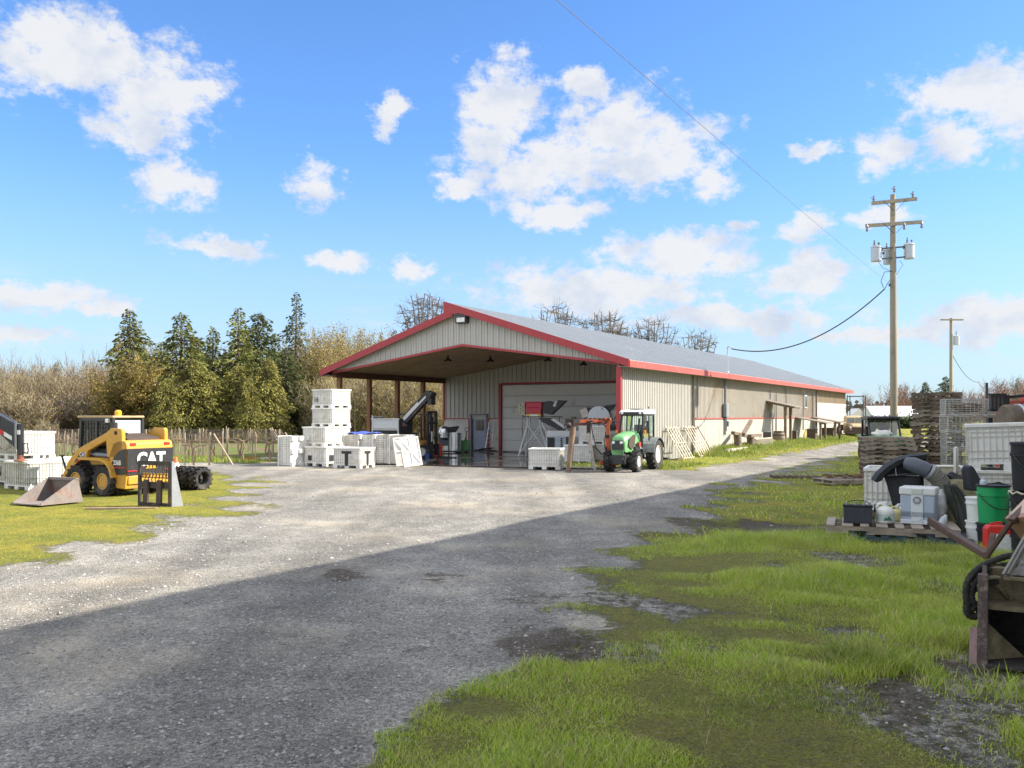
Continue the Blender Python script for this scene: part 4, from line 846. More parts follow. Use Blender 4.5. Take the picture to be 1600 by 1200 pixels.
# ---------------------------------------------------------------- picking bins
BL, BD, BH = 1.22, 1.12, .79
def make_bin(name='picking_bin', ribs=True):
    t = thing(name, '', 'bin', group='white picking bins'); m = MB(); hx, hy = BL/2, BD/2; zb = .15
    for s in (-1, 1):
        m.box((0, s*(hy-.035), (zb+BH)/2), (BL-.06, .03, BH-zb)); m.box((s*(hx-.035), 0, (zb+BH)/2), (.03, BD-.1, BH-zb))
    m.box((0, 0, zb+.015), (BL-.08, BD-.08, .03))
    m.build('shell', WHITE(), t)
    r = MB()
    for s in (-1, 1):
        for i in range(13): x = -hx+.05+i*(BL-.1)/12; r.box((x, s*(hy-.012), .455), (.014, .026, .6))
        for i in range(12): y = -hy+.05+i*(BD-.1)/11; r.box((s*(hx-.012), y, .455), (.026, .014, .6))
        for z in (.22, .34, .58, .66, .72): r.box((0, s*(hy-.016), z), (BL-.05, .024, .013)); r.box((s*(hx-.016), 0, z), (.024, BD-.1, .013))
    r.build('ribs', RIBS(), t)
    r = MB()
    for s in (-1, 1): r.box((0, s*(hy-.01), BH-.02), (BL+.02, .05, .06)); r.box((s*(hx-.01), 0, BH-.02), (.05, BD-.05, .06))
    r.build('rim', WHITE(), t, bev=.008)
    f = MB()
    for x in (-hx+.09, 0, hx-.09):
        for y in (-hy+.09, 0, hy-.09): f.box((x, y, .06), (.18, .18, .12))
    f.box((0, 0, .135), (BL-.02, BD-.02, .05)); f.build('feet', WHITE(), t)
    return t
def corner(px, py, a, Y=None, z=0):
    x, y = G(px, py, z) if Y is None else (PX(px, Y), Y)
    ca, sa = math.cos(a), math.sin(a); return (x-ca*BL/2+sa*BD/2*1, y+sa*BL/2+ca*BD/2)     # near corner -> centre, rz = -a
BLACKINK = M('black marking', (.02,.02,.025), .6, var=.1)
def mark(o, txt, face, size, at, bold=.02, sx=1.0):                    # stencil on a bin face
    if face == 'front': mt = frame4((at[0], -BD/2-.006, at[1]), (1,0,0), (0,0,1))
    else: mt = frame4((BL/2+.006, at[0], at[1]), (0,1,0), (0,0,1))
    return text(txt, size, BLACKINK, o, mt, 'lettering', .002, bold, sx)
def bins():
    proto = make_bin(); first = [1]; gr = 'white picking bins'
    def put(px, py, deg, label, z=0, Y=None, group=gr):
        a = R(deg); cx, cy = corner(px, py, a, Y); loc = (cx, cy, z)
        if first[0]: first[0] = 0; proto.location = loc; proto.rotation_euler = (0, 0, -a); proto['label'] = label; return proto
        return dup(proto, None, loc, -a, label, group)
    # tower of four
    for k, lb in enumerate(('bottom bin of the tall white tower, hidden behind the shorter stack', 'second bin up in the tall white tower', 'third bin up in the tall white tower, under the bin numbered 16', 'topmost bin of the tall white tower with 16 stencilled on it')):
        o = put(517.6, 0, 36+(k==3)*1, lb, k*BH, 37.6)
    mark(o, '16', 'front', .3, (-.34, .36), .002, 1.0)
    a = put(508, 729, 33, 'lower bin of the short stack with black square patches'); MB().box((-.25,-BD/2-.004,.33),(.2,.006,.2)).build('patch', BLACKINK, a); MB().box((BL/2+.004,-.2,.33),(.006,.26,.24)).build('patch', BLACKINK, a)
    put(507.3, 728, 30, 'upper bin of the short stack in front of the tall tower', BH)
    t = put(562.5, 732.3, 22, 'white bin marked with a black T in front of the tipped bins')
    for f in ('front', 'side'):
        if f == 'front': MB().box((0,-BD/2-.006,.62),(.44,.008,.1)).box((0,-BD/2-.006,.34),(.14,.008,.5)).build('lettering', BLACKINK, t)
        else: MB().box((BL/2+.006,0,.62),(.008,.44,.1)).box((BL/2+.006,0,.34),(.008,.13,.5)).build('lettering', BLACKINK, t)
    # tipped bins (lying on one side)
    rot0 = Matrix.Rotation(R(90), 4, 'Y')
    for k, (px, Y, lb) in enumerate(((556,37.9,'bin tipped on its side nearest the tower'),(579,37.9,'bin tipped on its side, second from the tower'),(603,37.8,'bin tipped on its side, third from the tower'),(628,37.5,'bin tipped on its side next to the leaning lid'))):
        o = dup(proto, None, (PX(px, Y), Y+.5, BL/2+.02), 0, lb, 'bins tipped on their side'); o.rotation_euler = (Matrix.Rotation(R(-14), 4, 'Z') @ Matrix.Rotation(R(-90), 4, 'Y')).to_euler(); o.location.x += .35
    o = dup(proto, None, (PX(463, 36), 36.6, BL/2), 0, 'grubby bin tipped on its side beside the short stack', 'bins tipped on their side'); o.rotation_euler = (Matrix.Rotation(R(-30), 4, 'Z') @ Matrix.Rotation(R(-90), 4, 'Y')).to_euler(); o.location.x += .1
    # leaning lids
    for k, (px, Y, rz, ln, lb) in enumerate(((646,36.3,20,12,'white bin lid with a diagonal brace leaning on the tipped bins'),(634,36.75,10,7,'second white lid standing behind the braced lid'))):
        l = thing('bin_lid', lb, 'lid', (PX(px, Y), Y, 0), R(rz)); w_, h = .78, 1.2; rot = Matrix.Rotation(R(-ln), 3, 'X') @ Matrix.Rotation(R(-7), 3, 'Y')
        m = MB().box((0,0,h/2),(w_,.03,h))
        for x in (-w_/2+.03, 0, w_/2-.03): m.box((x,-.025,h/2),(.05,.03,h))
        for z in (.03, h*.5, h-.03): m.box((0,-.024,z),(w_,.028,.05))
        m.bar((-w_/2+.05,-.026,h-.08),(w_/2-.05,-.026,.1),.03,.05); m.xf(rot.to_4x4()); m.build('panel', WHITE(), l)
    # by the canopy machines
    put(875, 734, 12, 'white bin in front of the sorting stand, nearest the drive', 0); put(925, 725, 14, 'white bin between the post pounder legs', 0); put(947, 722, 12, 'lower bin of the pair beside the post pounder mast'); put(947, 722, 12, 'upper bin of the pair beside the post pounder mast', BH)
    s = put(749, 703, 20, 'small grey bin standing against the blue door', 0); s.scale = (.75, .75, .8)
    # far left
    put(44, 768, 33, 'white bin with a sharp near corner behind the loader bucket'); put(90, 0, 33, 'white bin behind the one with the sharp near corner', 0, 25.9)
    put(27, 0, 33, 'lower bin of the pair at the picture edge under the gooseneck', 0, 25.6); put(27, 0, 33, 'upper bin of the pair at the picture edge under the gooseneck', BH, 25.6)
    # right-hand junk: one big bin near
    return proto
BIN = bins()
# ---------------------------------------------------------------- tyres
def tyre_mb(ro, ri, w_, lugs=16, lh=.03, n=28, tilt=.5):
    m = MB(); h = w_/2
    m.ring([(ri,-h*.8),(ri+.03,-h),(ro*.8+ri*.2,-h*1.02),(ro-.045,-h*.95),(ro-.015,-h*.75),(ro-.01,h*.75),(ro-.045,h*.95),(ro*.8+ri*.2,h*1.02),(ri+.03,h),(ri,h*.8)], (0,0,0), 'Y', n)
    for i in range(lugs):
        for s in (-1, 1):
            th = 2*math.pi*(i+.5*(s > 0))/lugs
            rot = Matrix.Rotation(-th, 3, 'Y') @ Matrix.Rotation(s*tilt, 3, 'X')
            rr = ro-.012+lh/2-.006; m.box((rr*math.cos(th), s*h*.48, rr*math.sin(th)), (lh+.02, h*1.05, ro*.13), rot)
    return m
def wheel(parent, c, ro, ri, w_, rim_mat, out=1, lugs=16, lh=.03):
    wl = tyre_mb(ro, ri, w_, lugs, lh).build('wheel', RUBBER(), parent, c)
    h = w_/2*out
    rm = MB().lathe([(ri+.015,h*.75),(ri+.012,h*.9),(ri-.02,h*.92),(ri-.035,h*.3),(ri*.55,h*.1),(ri*.5,h*.25),(.06,h*.25),(.06,h*.4),(.0,h*.4)], (0,0,0), 'Y', 24, Matrix(((1,0,0),(0,0,1),(0,1,0))))
    for k in range(8): a = k*math.pi/4; rm.tube((math.cos(a)*ri*.38,h*.2,math.sin(a)*ri*.38),(math.cos(a)*ri*.38,h*.4,math.sin(a)*ri*.38),.018,None,6)
    rm.build('rim', rim_mat, wl); return wl
# ---------------------------------------------------------------- skid steer loader
def loader():
    rz = R(151.3); f = Vector((math.cos(rz), math.sin(rz), 0)); lf = Vector((-f.y, f.x, 0)); cx, cy = G(167, 775.5)
    o = Vector((cx, cy, 0))+f*.5-lf*.68
    t = thing('skid_steer_loader', 'yellow and black skid steer loader with beacon parked on the turf', 'loader', o, rz)
    ye = M('loader yellow', (.56,.29,.035), .38, var=.1, dirt=.24, dcol=(.30,.19,.09), dscale=4, coat=.1, splash=(0,.9,.12)); bk = M('loader black', (.03,.03,.032), .4, var=.2, dirt=.1, dcol=(.12,.1,.08)); wh = M('white decal', (.8,.8,.78), .5, var=.03); rd = M('red decal', (.55,.02,.03), .4, var=.05); dk = M('dark machinery', (.035,.032,.03), .7, var=.4)
    S = lambda a, b, d: Vector((a, d, b))
    for x, y in ((-.5,.68),(.56,.68),(-.5,-.68),(.56,-.68)):
        wheel(t, (x,y,.385), .385, .2, .3, ye, 1 if y > 0 else -1, 15, .03)
    MB().prism([(.95,.3),(.95,1.0),(-1.15,1.0),(-1.2,.3)], -.5, .5, S).build('chassis', dk, t)
    # rear body: yellow shell with rounded hood, black engine door
    MB().prism([(-.62,.3),(-.62,1.05),(-.75,1.36),(-.95,1.43),(-1.2,1.42),(-1.27,1.36),(-1.29,1.22),(-1.27,.62),(-1.22,.2),(-.9,.22)], -.71, .71, S).build('body', ye, t, bev=.03)
    MB().prism([(-1.28,.56),(-1.297,1.22),(-1.312,1.22),(-1.297,.56)], -.70, .70, S).build('engine_door', bk, t)
    sd = MB().prism([(-.66,.6),(-.7,.78),(-.82,1.0),(-.98,1.14),(-1.13,1.2),(-1.285,1.22),(-1.27,.57),(-.75,.56)], .712, .722, S).build('side_panel', bk, t)
    MB().prism([(-.66,.6),(-.7,.78),(-.82,1.0),(-.98,1.14),(-1.13,1.2),(-1.285,1.22),(-1.27,.57),(-.75,.56)], -.722, -.712, S).build('side_panel', bk, t)
    text('236B', .165, wh, sd, frame4((-.95,.728,.86), (-1,0,0), (0,0,1)), 'lettering', .002, .003, .85)
    MB().box((-.98,.726,.745),(.52,.006,.022)).build('stripe', rd, sd)
    for y0, y1 in ((.43,.7),(-.7,-.43)): MB().box((-1.316,(y0+y1)/2,.66),(.01,abs(y1-y0),.022)).build('stripe', rd, t)
    mt = frame4((-1.322,0,.93), (0,-1,0), (0,0,1)); text('CAT', .46, wh, t, mt, 'lettering', .003, .018, .95)
    MB().prism([(-.17,.70),(.17,.70),(0,.9)], -1.322, -1.335, lambda a, b, d: Vector((d, a, b))).build('emblem', ye, t)
    for y in (.52, -.52): B((-1.285,y,1.33),(.03,.17,.075)).build('tail_light', M('tail light red', (.6,.04,.03), .25, var=.05), t, bev=.01)
    B((-1.22,0,.43),(.12,1.3,.22)).build('bumper', ye, t, bev=.02)
    # engine cover grille between the lift towers
    g = MB().prism([(-.35,1.35),(-.35,1.58),(-1.05,1.47),(-1.05,1.35)], -.5, .5, S)
    for k in range(13): x = -.38-k*.05; g.box((x,0,1.585-(k*.05)*.157),(.018,.96,.03))
    g.build('engine_cover', M('brown grille', (.07,.05,.04), .7), t); MB().tube((-.75,.3,1.5),(-.75,.3,1.62),.04).build('exhaust', dk, t)
    # cab
    cb = MB()
    for x in (-.42, .82):
        for y in (-.44, .44): cb.bar((x+(0 if x<0 else .06),y,1.0),(x,y,2.0),.09,.07)
    for y in (-.44, .44):
        cb.bar((-.42,y,1.0),(.88,y,1.0),.07,.1); cb.bar((-.42,y,1.96),(.82,y,1.96),.07,.09); cb.bar((.2,y,1.05),(.2,y,1.95),.05,.04)
    cb.box((.2,0,.98),(1.24,.86,.1)); cb.box((-.42,0,1.15),(.06,.86,.3)); cb.box((.2,.445,1.08),(1.2,.02,.18)); cb.build('cab', bk, t)
    B((.24,0,2.02),(1.42,.98,.06)).build('roof', M('tan roof', (.42,.29,.14), .5, var=.1, dirt=.2), t, bev=.02)
    sc_ = MB()
    for y in (-.44, .44):
        for k in range(11): sc_.box((-.36+k*.115,y,1.54),(.012,.012,.82))
        for k in range(8): sc_.box((.2,y,1.18+k*.1),(1.15,.012,.012))
    sc_.build('side_screen', bk, t)
    dg = bpy.data.materials.new('tinted glass'); dg.use_nodes = True; dn = dg.node_tree; tr_ = dn.nodes.new('ShaderNodeBsdfTransparent'); tr_.inputs[0].default_value = (.34,.37,.36,1); gs_ = dn.nodes.new('ShaderNodeBsdfGlossy'); gs_.inputs['Roughness'].default_value = .05; ms_ = dn.nodes.new('ShaderNodeMixShader'); ms_.inputs[0].default_value = .08; dn.links.new(tr_.outputs[0], ms_.inputs[1]); dn.links.new(gs_.outputs[0], ms_.inputs[2]); dn.links.new(ms_.outputs[0], dn.nodes['Material Output'].inputs[0])
    B((.2,.43,1.54),(1.15,.01,.82)).build('side_window', dg, t)
    B((-.42,0,1.63),(.012,.8,.6)).build('rear_window', M('cab rear glass', (.62,.66,.68), .12, var=.03, spec=.7), t)
    MB().box((.25,0,1.2),(.5,.5,.14)).box((.02,0,1.5),(.12,.5,.6)).build('seat', dk, t, bev=.03)
    for x, y in ((-.3,.5),(-.3,-.5)): MB().box((x,y,1.92),(.08,.12,.1)).build('work_light', M('lamp glass', ()), t, bev=.01)
    MB().lathe([(.085,2.05),(.085,2.15),(.06,2.19),(.0,2.2)], (-.28,.18,0)).build('beacon', M('amber beacon', (.85,.4,.02), .25, var=.03), t)
    mr = MB().bar((-.45,.44,1.85),(-.6,.5,1.85),.02).box((-.6,.5,1.78),(.04,.1,.2)); mr.build('mirror', bk, t)
    # lift arms and towers
    arm = [(-1.12,.98),(-1.1,1.68),(-1.05,1.73),(-.68,1.73),(-.52,1.62),(.58,1.2),(1.0,.86),(1.22,.5),(1.3,.42),(1.06,.42),(.86,.62),(.62,.86),(.38,.93),(.28,.96),(.22,1.14),(-.5,1.42),(-.55,1.0)]
    for s in (1, -1):
        a = MB().prism(arm, s*.60, s*.71, S).build('lift_arm', ye, t, bev=.012)
        MB().ell((-.88,s*.72,1.62),(.05,.02,.05)).ell((-.62,s*.72,.9),(.04,.02,.04)).build('pivot', dk, a)
        MB().tube((-.55,s*.56,1.02),(.1,s*.56,1.05),.06).tube((.1,s*.56,1.05),(.3,s*.56,1.05),.035).build('cylinder', M('grey hydraulic', (.2,.23,.25), .35, .3), a)
        if s > 0:
            MB().prism([(.75,.83),(.3,1.0),(.33,1.12),(.5,1.1)], .711, .716, S).build('decal', bk, a); MB().prism([(.74,.83),(.42,.955),(.4,.93),(.6,.85)], .716, .72, S).build('stripe', rd, a)
            text('CAT', .15, wh, a, frame4((.39,.722,1.04), (-1,0,0), (0,0,1)), 'lettering', .002, .002, .9)
    for s in (1, -1):
        fd = MB(); P = [(.42,.98),(-.45,.97),(-.68,.9),(-.84,.74),(-.93,.5)]; Q = [(.40,.92),(-.43,.91),(-.64,.85),(-.78,.71),(-.87,.48)]
        fd.prism(P+Q[::-1], s*.5, s*.86, S); fd.prism([(.42,.97),(-.45,.97),(-.68,.9),(-.84,.74),(-.93,.5),(-.75,.42),(-.3,.8),(.25,.78)], s*.5, s*.56, S); fd.build('fender', ye, t)
    MB().bar((1.25,-.7,.45),(1.25,.7,.45),.12,.1).bar((1.15,-.66,.4),(1.3,-.66,.75),.06).bar((1.15,.6,.4),(1.42,.6,1.0),.04).bar((1.3,.62,1.0),(1.5,.62,1.0),.03).bar((1.2,.3,.5),(1.35,.3,1.05),.03).build('coupler', bk, t)
    # bucket lying beside it
    q = Vector((-.9,.43,0)).normalized(); p = Vector((.43,.9,0)).normalized(); bx, by = G(130, 787); bo = Vector((bx, by, .05))
    bt = thing('loader_bucket', 'rusty worn loader bucket lying on the turf, open mouth up', 'bucket', bo, math.atan2(q.y, q.x))
    W_ = .95; S2 = lambda a, b, d: Vector((d, a, b))                    # local X = width, local Y = -p.. back to mouth is negative p
    sg = -1 if (Matrix.Rotation(math.atan2(q.y, q.x), 3, 'Z') @ Vector((0,1,0))).dot(-p) < 0 else 1
    prof = [(0,.0),(.14,.54),(.24,.53),(1.08,.05),(1.1,.0)]; prof = [(a*sg, b) for a, b in prof]
    bm_ = M('worn bucket steel', (.24,.205,.19), .6, .35, var=.2, scale=3, dirt=.35, dcol=(.2,.09,.055), dscale=2.5, bump=.2)
    for d0, d1 in ((0,.025),(W_-.025,W_)): MB().prism(prof, d0, d1, S2).build('side_plate', bm_, bt)
    MB().prism([(0,0),(.14*sg,.54),(.165*sg,.53),(.03*sg,.02)], .026, W_-.026, S2).prism([(.03*sg,0),(1.12*sg,0),(1.12*sg,.025),(.03*sg,.025)], .026, W_-.026, S2).build('shell', bm_, bt)
    MB().prism([(.12*sg,.50),(.2*sg,.50),(.2*sg,.56),(.12*sg,.56)], 0, W_, S2).build('lip', bm_, bt)
    # quick-attach frame standing on the turf
    fx, fy = G(217, 791); fv = Vector((.87,-.49,0)); fr = thing('fork_frame', 'dark fork carriage frame with a slatted grille standing upright', 'fork frame', (fx, fy, 0), math.atan2(fv.y, fv.x))
    fm = M('dark fork steel', (.05,.042,.038), .6, .3, var=.3, dirt=.3, dcol=(.14,.07,.04)); W_ = 1.06
    m = MB(); m.box((.03,0,.52),(.07,.05,1.04)); m.box((W_-.03,0,.52),(.07,.05,1.04)); m.box((W_/2,0,.99),(W_-.13,.05,.1)); m.box((W_/2,0,.50),(W_-.13,.05,.14)); m.box((W_/2,0,.06),(W_-.13,.06,.1)); m.build('frame', fm, fr)
    for x in (.3, .74): MB().prism([(x-.075,.1),(x+.075,.1),(x+.09,.62),(x-.05,.62)], -.03, -.08, lambda a, b, d: Vector((a, d, b))).build('fork_shank', M('fork shank brown', (.075,.055,.045), .7, .2, var=.3), fr)
    m = MB()
    for k in range(8): x = .12+k*.115; m.path([(x,0,.95),(x,-.01,.8),(x+.02,-.02,.68),(x-.015,-.02,.62),(x+.012,-.02,.56)], .011, 5)
    m.build('grille', fm, fr)
    m = MB().box((.54,.03,.745),(.86,.04,.03)).box((.54,.03,.665),(.86,.04,.03))
    for k in range(9): m.bar((.13+k*.102,.03,.665),(.15+k*.102,.03,.745),.03,.03)
    m.build('rack_bar', M('loader yellow', ()), fr)
    MB().prism([(.0,0),(.32,0),(.06,1.04),(.0,1.04)], W_+.012, W_+.03, lambda a, b, d: Vector((d, a, b))).build('side_plate', M('grey plate', (.30,.32,.34), .5, .4, var=.12, dirt=.1), fr)
    bd = thing('plank', 'flat brown strip standing in for the fork frame shadow, beside the bucket', 'plank', (*G(190, 797), .03), R(4)); B((0,0,0),(1.5,.16,.05)).build('board', M('shadow strip brown', (.28,.19,.13), .85, var=.25), bd)  # shadow streak of the fork frame, painted in as a flat strip
    # tyres standing beyond
    ax = Vector((.876,-.48,0)); x0 = Vector((PX(313, 24.6), 24.6, 0))
    for k, lb in enumerate(('worn lugged tyre with its open hub facing the drive', 'lugged tyre standing second in the row behind the loader', 'lugged tyre standing third in the row, nearest the loader')):
        ty = thing('tyre', lb, 'tyre', x0-ax*(.36*k)+Vector((0,0,.32)), math.atan2(ax.y, ax.x)-R(90)+R(k*5), 'spare tyres behind the loader'); tyre_mb(.315, .18, .28, 15, .03).build('casing', RUBBER(), ty)
    for px, lb in ((268,'orange traffic cone nearest the loader body'),(275,'orange traffic cone nearest the spare tyres')):
        cn = thing('traffic_cone', lb, 'cone', (PX(px, 31), 31, 0), 0, 'traffic cones'); MB().lathe([(.17,.03),(.04,.62),(.0,.63)], (0,0,0)).build('cone', M('cone orange', (.75,.15,.03), .5), cn); B((0,0,.02),(.4,.4,.04)).build('base', M('cone orange', ()), cn); MB().lathe([(.125,.27),(.092,.42)], (0,0,0)).build('band', M('white decal', ()), cn)
loader()
def gooseneck():
    Y = 24.4; x = PX(32, Y); bk = M('trailer black', (.022,.024,.03), .35, var=.2, dirt=.08, coat=.2)
    t = thing('trailer_gooseneck', 'black gooseneck trailer coupler with chains and striped reflector resting on a bin', 'trailer', (x, Y, 0))
    MB().tube((0,0,.98),(0,0,1.83),.088,None,16).build('post', bk, t); MB().tube((0,0,.82),(0,0,1.0),.085,None,16).lathe([(.17,.81),(.17,.84),(.1,.86)], (0,0,0)).build('coupler', M('rusted coupler', (.25,.1,.06), .8, .2, var=.3), t)
    S = lambda a, b, d: Vector((a, d, b))
    MB().prism([(-.06,1.82),(-.62,2.14),(-4.0,2.16),(-4.0,1.75),(-.66,1.7),(-.07,1.15)], -.11, .11, S).build('neck', bk, t, bev=.015)
    MB().prism([(-.06,1.14),(-.06,1.84),(-.1,1.84),(-.1,1.14)], -.13, .13, S).build('flange', M('grey flange', (.2,.21,.23), .4, .3), t)
    m = MB(); m.prism([(-.56,1.6),(-.40,1.51),(-.40,1.63),(-.56,1.72)], -.113, -.118, S); m.build('reflector', M('red reflector', (.6,.03,.03), .3), t); MB().prism([(-.39,1.505),(-.17,1.38),(-.17,1.49),(-.39,1.625)], -.113, -.118, S).build('reflector', M('white reflector', (.75,.75,.75), .3), t)
    B((-.005,-.087,1.6),(.08,.01,.12)).build('sticker', M('white decal', ()), t)
    MB().box((-4.3,0,1.0),(.3,1.6,2.2)).box((-6,0,.8),(4,2.0,.2)).build('trailer_frame', bk, t)
    for s in (-1, 1): tyre_mb(.38,.2,.25,10,.01).build('wheel', RUBBER(), t, (-6.4,s*.9,.38))
    ch = M('chain steel', (.16,.13,.11), .5, .6, var=.3)
    def chain(pts, nm='chain'):
        m = MB(); tot = [Vector(p) for p in pts]; acc = []
        for a, b in zip(tot, tot[1:]):
            n = max(1, int((b-a).length/.045)); acc += [(a.lerp(b, k/n), (b-a).normalized()) for k in range(n)]
        for i, (p, d) in enumerate(acc):
            u = d.cross(Vector((0,1,0.1))).normalized(); v = d.cross(u) if i % 2 else u; 
            m.path([p+d*.03*math.cos(th)+v*.018*math.sin(th) for th in [k*math.pi/4 for k in range(8)]], .007, 4, closed=True)
        m.build(nm, ch, t)
    chain([(-.52,-.15,2.1),(-.56,-.16,1.7),(-.54,-.17,1.45),(-.5,-.17,1.27),(-.42,-.17,1.16),(-.3,-.16,1.13),(-.2,-.15,1.2),(-.12,-.14,1.3)]); chain([(-.6,-.15,1.6),(-.6,-.16,1.15),(-.56,-.16,1.13),(-.55,-.15,1.5)]); chain([(-.5,.0,2.12),(-.35,-.02,2.05),(-.2,-.03,1.95),(-.14,-.04,1.87)])
    MB().path([(.09,-.02,1.28),(.2,-.02,1.3),(.22,-.02,1.1),(.2,-.02,1.02),(.1,-.02,1.05)], .02, 6).build('handle', bk, t)
    h = thing('hydraulic_hose', 'black hose looping beside the bins at the picture edge', 'hose', (PX(2, 23.6), 23.6, 0)); MB().path([(-.5,0,.5),(-.1,0,.78),(.0,0,.7),(-.02,0,.5),(-.2,0,.32),(.06,0,.27)], .022, 8).build('hose', RUBBER(), h)
    # boards and netting on the ground by the vines
    x, y = G(412, 719)
    for k, (dx, dy, L_, w_, c, lb, rz) in enumerate(((-.55,.1,.8,.3,(.6,.12,.05),'orange plastic crate rail lying by the vineyard',5),(.35,0,1.5,.25,(.5,.46,.4),'pale board lying flat by the vineyard edge',-3),(.5,.3,1.6,.22,(.42,.4,.36),'grey board lying behind the pale board',4),(.95,.5,.9,.4,(.07,.07,.07),'dark folded sheet at the end of the boards',8))):
        b = thing('board' if k else 'plastic_rail', lb, 'board' if k else 'rail', (x+dx, y+dy, .05+.03*(k==2)), R(rz)); m = MB()
        for j in range(3): m.box((0,(j-1)*w_*.36,.02*(j==1)),(L_,w_*.3,.06+.03*(k==0)))
        m.build('planks', M('board %d' % k, c, .7, var=.15, dirt=.15), b)
gooseneck()
# ---------------------------------------------------------------- machines under the canopy
def rotz(a): return Matrix.Rotation(a, 3, 'Z')
def canopy_things():
    S = lambda a, b, d: Vector((a, d, b)); dk = M('dark machine', (.03,.03,.03), .55, .2, var=.3, dirt=.2, dcol=(.1,.08,.06)); st = STEEL(); al = M('pale machine paint', (.55,.57,.56), .4, .1, var=.06, dirt=.08); wt = M('machine white', (.68,.69,.68), .4, var=.05, dirt=.1)
    # hopper with inclined elevator
    t = thing('grape_hopper', 'steel receiving hopper with an inclined elevator behind the tipped bins', 'hopper', (PX(623,41), 41, 0), R(-24))
    MB().prism([(-1.45,1.9),(0,1.9),(0,1.45),(-1.45,1.45)], 0, .03, S).box((-.72,.0,1.9),(1.5,.08,.05)).build('front_panel', al, t)
    m = MB()
    for x, y in ((-1.42,0),(-.03,0),(-1.42,1.2),(-.03,1.2)): m.bar((x,y+.02,0),(x,y+.02,1.92),.06)
    for z in (.4, 1.4): m.bar((-1.42,.02,z),(-.03,.02,z),.05); m.bar((-.03,.02,z),(-.03,1.2,z),.05)
    m.build('frame', M('galvanised frame', (.5,.51,.5), .45, .4), t)
    MB().prism([(-1.3,.6),(-.1,.6),(-.04,1.42),(-1.4,1.42)], .06, 1.1, S).build('trough', dk, t)
    sd = B((-.0,.62,1.5),(.04,1.2,.85)).build('side_panel', dk, t); B((.024,.5,1.66),(.01,.42,.2)).build('plate', M('maroon plate', (.22,.13,.13), .5), sd)
    MB().box((-.72,1.2,1.9),(1.5,.05,.04)).box((-1.45,.5,2.0),(.05,.9,.05)).bar((-1.45,.05,1.9),(-1.45,.05,2.08),.04).build('rail', al, t)
    a, b = Vector((.0,.6,1.75)), Vector((1.15,.9,3.0)); e = MB().bar(a,b,.42,.2); e.build('elevator', dk, t)
    d = (b-a).normalized(); n = Vector((-d.z,0,d.x)).normalized(); MB().bar(a+n*.11-Vector((0,.14,0)),b+n*.11-Vector((0,.14,0)),.2,.02).bar(a+Vector((.02,-.235,.12)),b+Vector((-.1,-.235,.0)),.02,.15).build('belt', M('pale belt', (.55,.54,.5), .5), t); MB().box(b,(.34,.5,.34),(0,.4,0)).box(b+Vector((.06,0,-.3)),(.22,.42,.3)).build('head_housing', dk, t, bev=.04)
    for y in (-.22,.22): MB().bar(a+Vector((-.02,y,.18)),b+Vector((-.02,y,.18)),.03,.12).build('elevator_side', dk, t)
    # forklift
    t = thing('forklift', 'dark mast forklift parked behind the tipped bins', 'forklift', (PX(650,43.2), 43.4, 0), R(-24)); og = M('forklift orange', (.6,.3,.05), .45, var=.1, dirt=.15)
    MB().prism([(-1.0,.35),(-1.05,.95),(-.9,1.1),(-.2,1.05),(.5,.75),(.62,.35)], -.5, .5, S).build('body', og, t, bev=.04)
    m = MB()
    for y in (-.38,.38): m.bar((.86,y,.1),(.86,y,2.25),.1,.14); m.bar((.95,y*.7,.1),(.95,y*.7,2.22),.06,.1)
    for z in (.3,1.0,1.7,2.22): m.box((.88,0,z),(.08,.8,.1))
    m.box((.9,-.1,1.3),(.05,.25,1.4)); m.build('mast', dk, t)
    B((.9,-.32,1.65),(.03,.04,.9)).build('cylinder', al, t); MB().box((.99,-.25,1.05),(.02,.1,.5)).build('decal', M('white decal', ()), t)
    for y in (-.3,.3): MB().bar((1.02,y,.08),(2.0,y,.06),.12,.04).bar((1.02,y,.06),(1.02,y,.7),.12,.04).build('fork', dk, t)
    m = MB()
    for x, y in ((.55,-.48),(.55,.48),(-.7,-.48),(-.7,.48)): m.bar((x*(1 if x>0 else 1.1),y,.9),(x*.95,y,2.12),.06)
    for k in range(6): m.box((-.66+k*.24,0,2.13),(.04,1.0,.04))
    for y in (-.48,.48): m.bar((-.7,y,2.12),(.85,y,2.12),.06)
    m.build('overhead_guard', dk, t); MB().box((-.3,0,1.15),(.45,.45,.14)).box((-.52,0,1.45),(.12,.45,.55),(0,-.15,0)).build('seat', dk, t, bev=.03); MB().tube((.35,0,.9),(.2,0,1.35),.03).lathe([(.19,-.02),(.19,.02)], (.2,0,1.36)).build('steering_wheel', dk, t)
    MB().box((-.35,-.3,1.3),(.3,.2,.4)).build('tank', M('blue tank', (.05,.13,.3), .4), t, bev=.04)
    for x, y, r in ((.62,.45,.33),(.62,-.45,.33),(-.7,.42,.26),(-.7,-.42,.26)): wheel(t, (x,y,r), r, r*.55, .22, al, 1 if y>0 else -1, 12, .012)
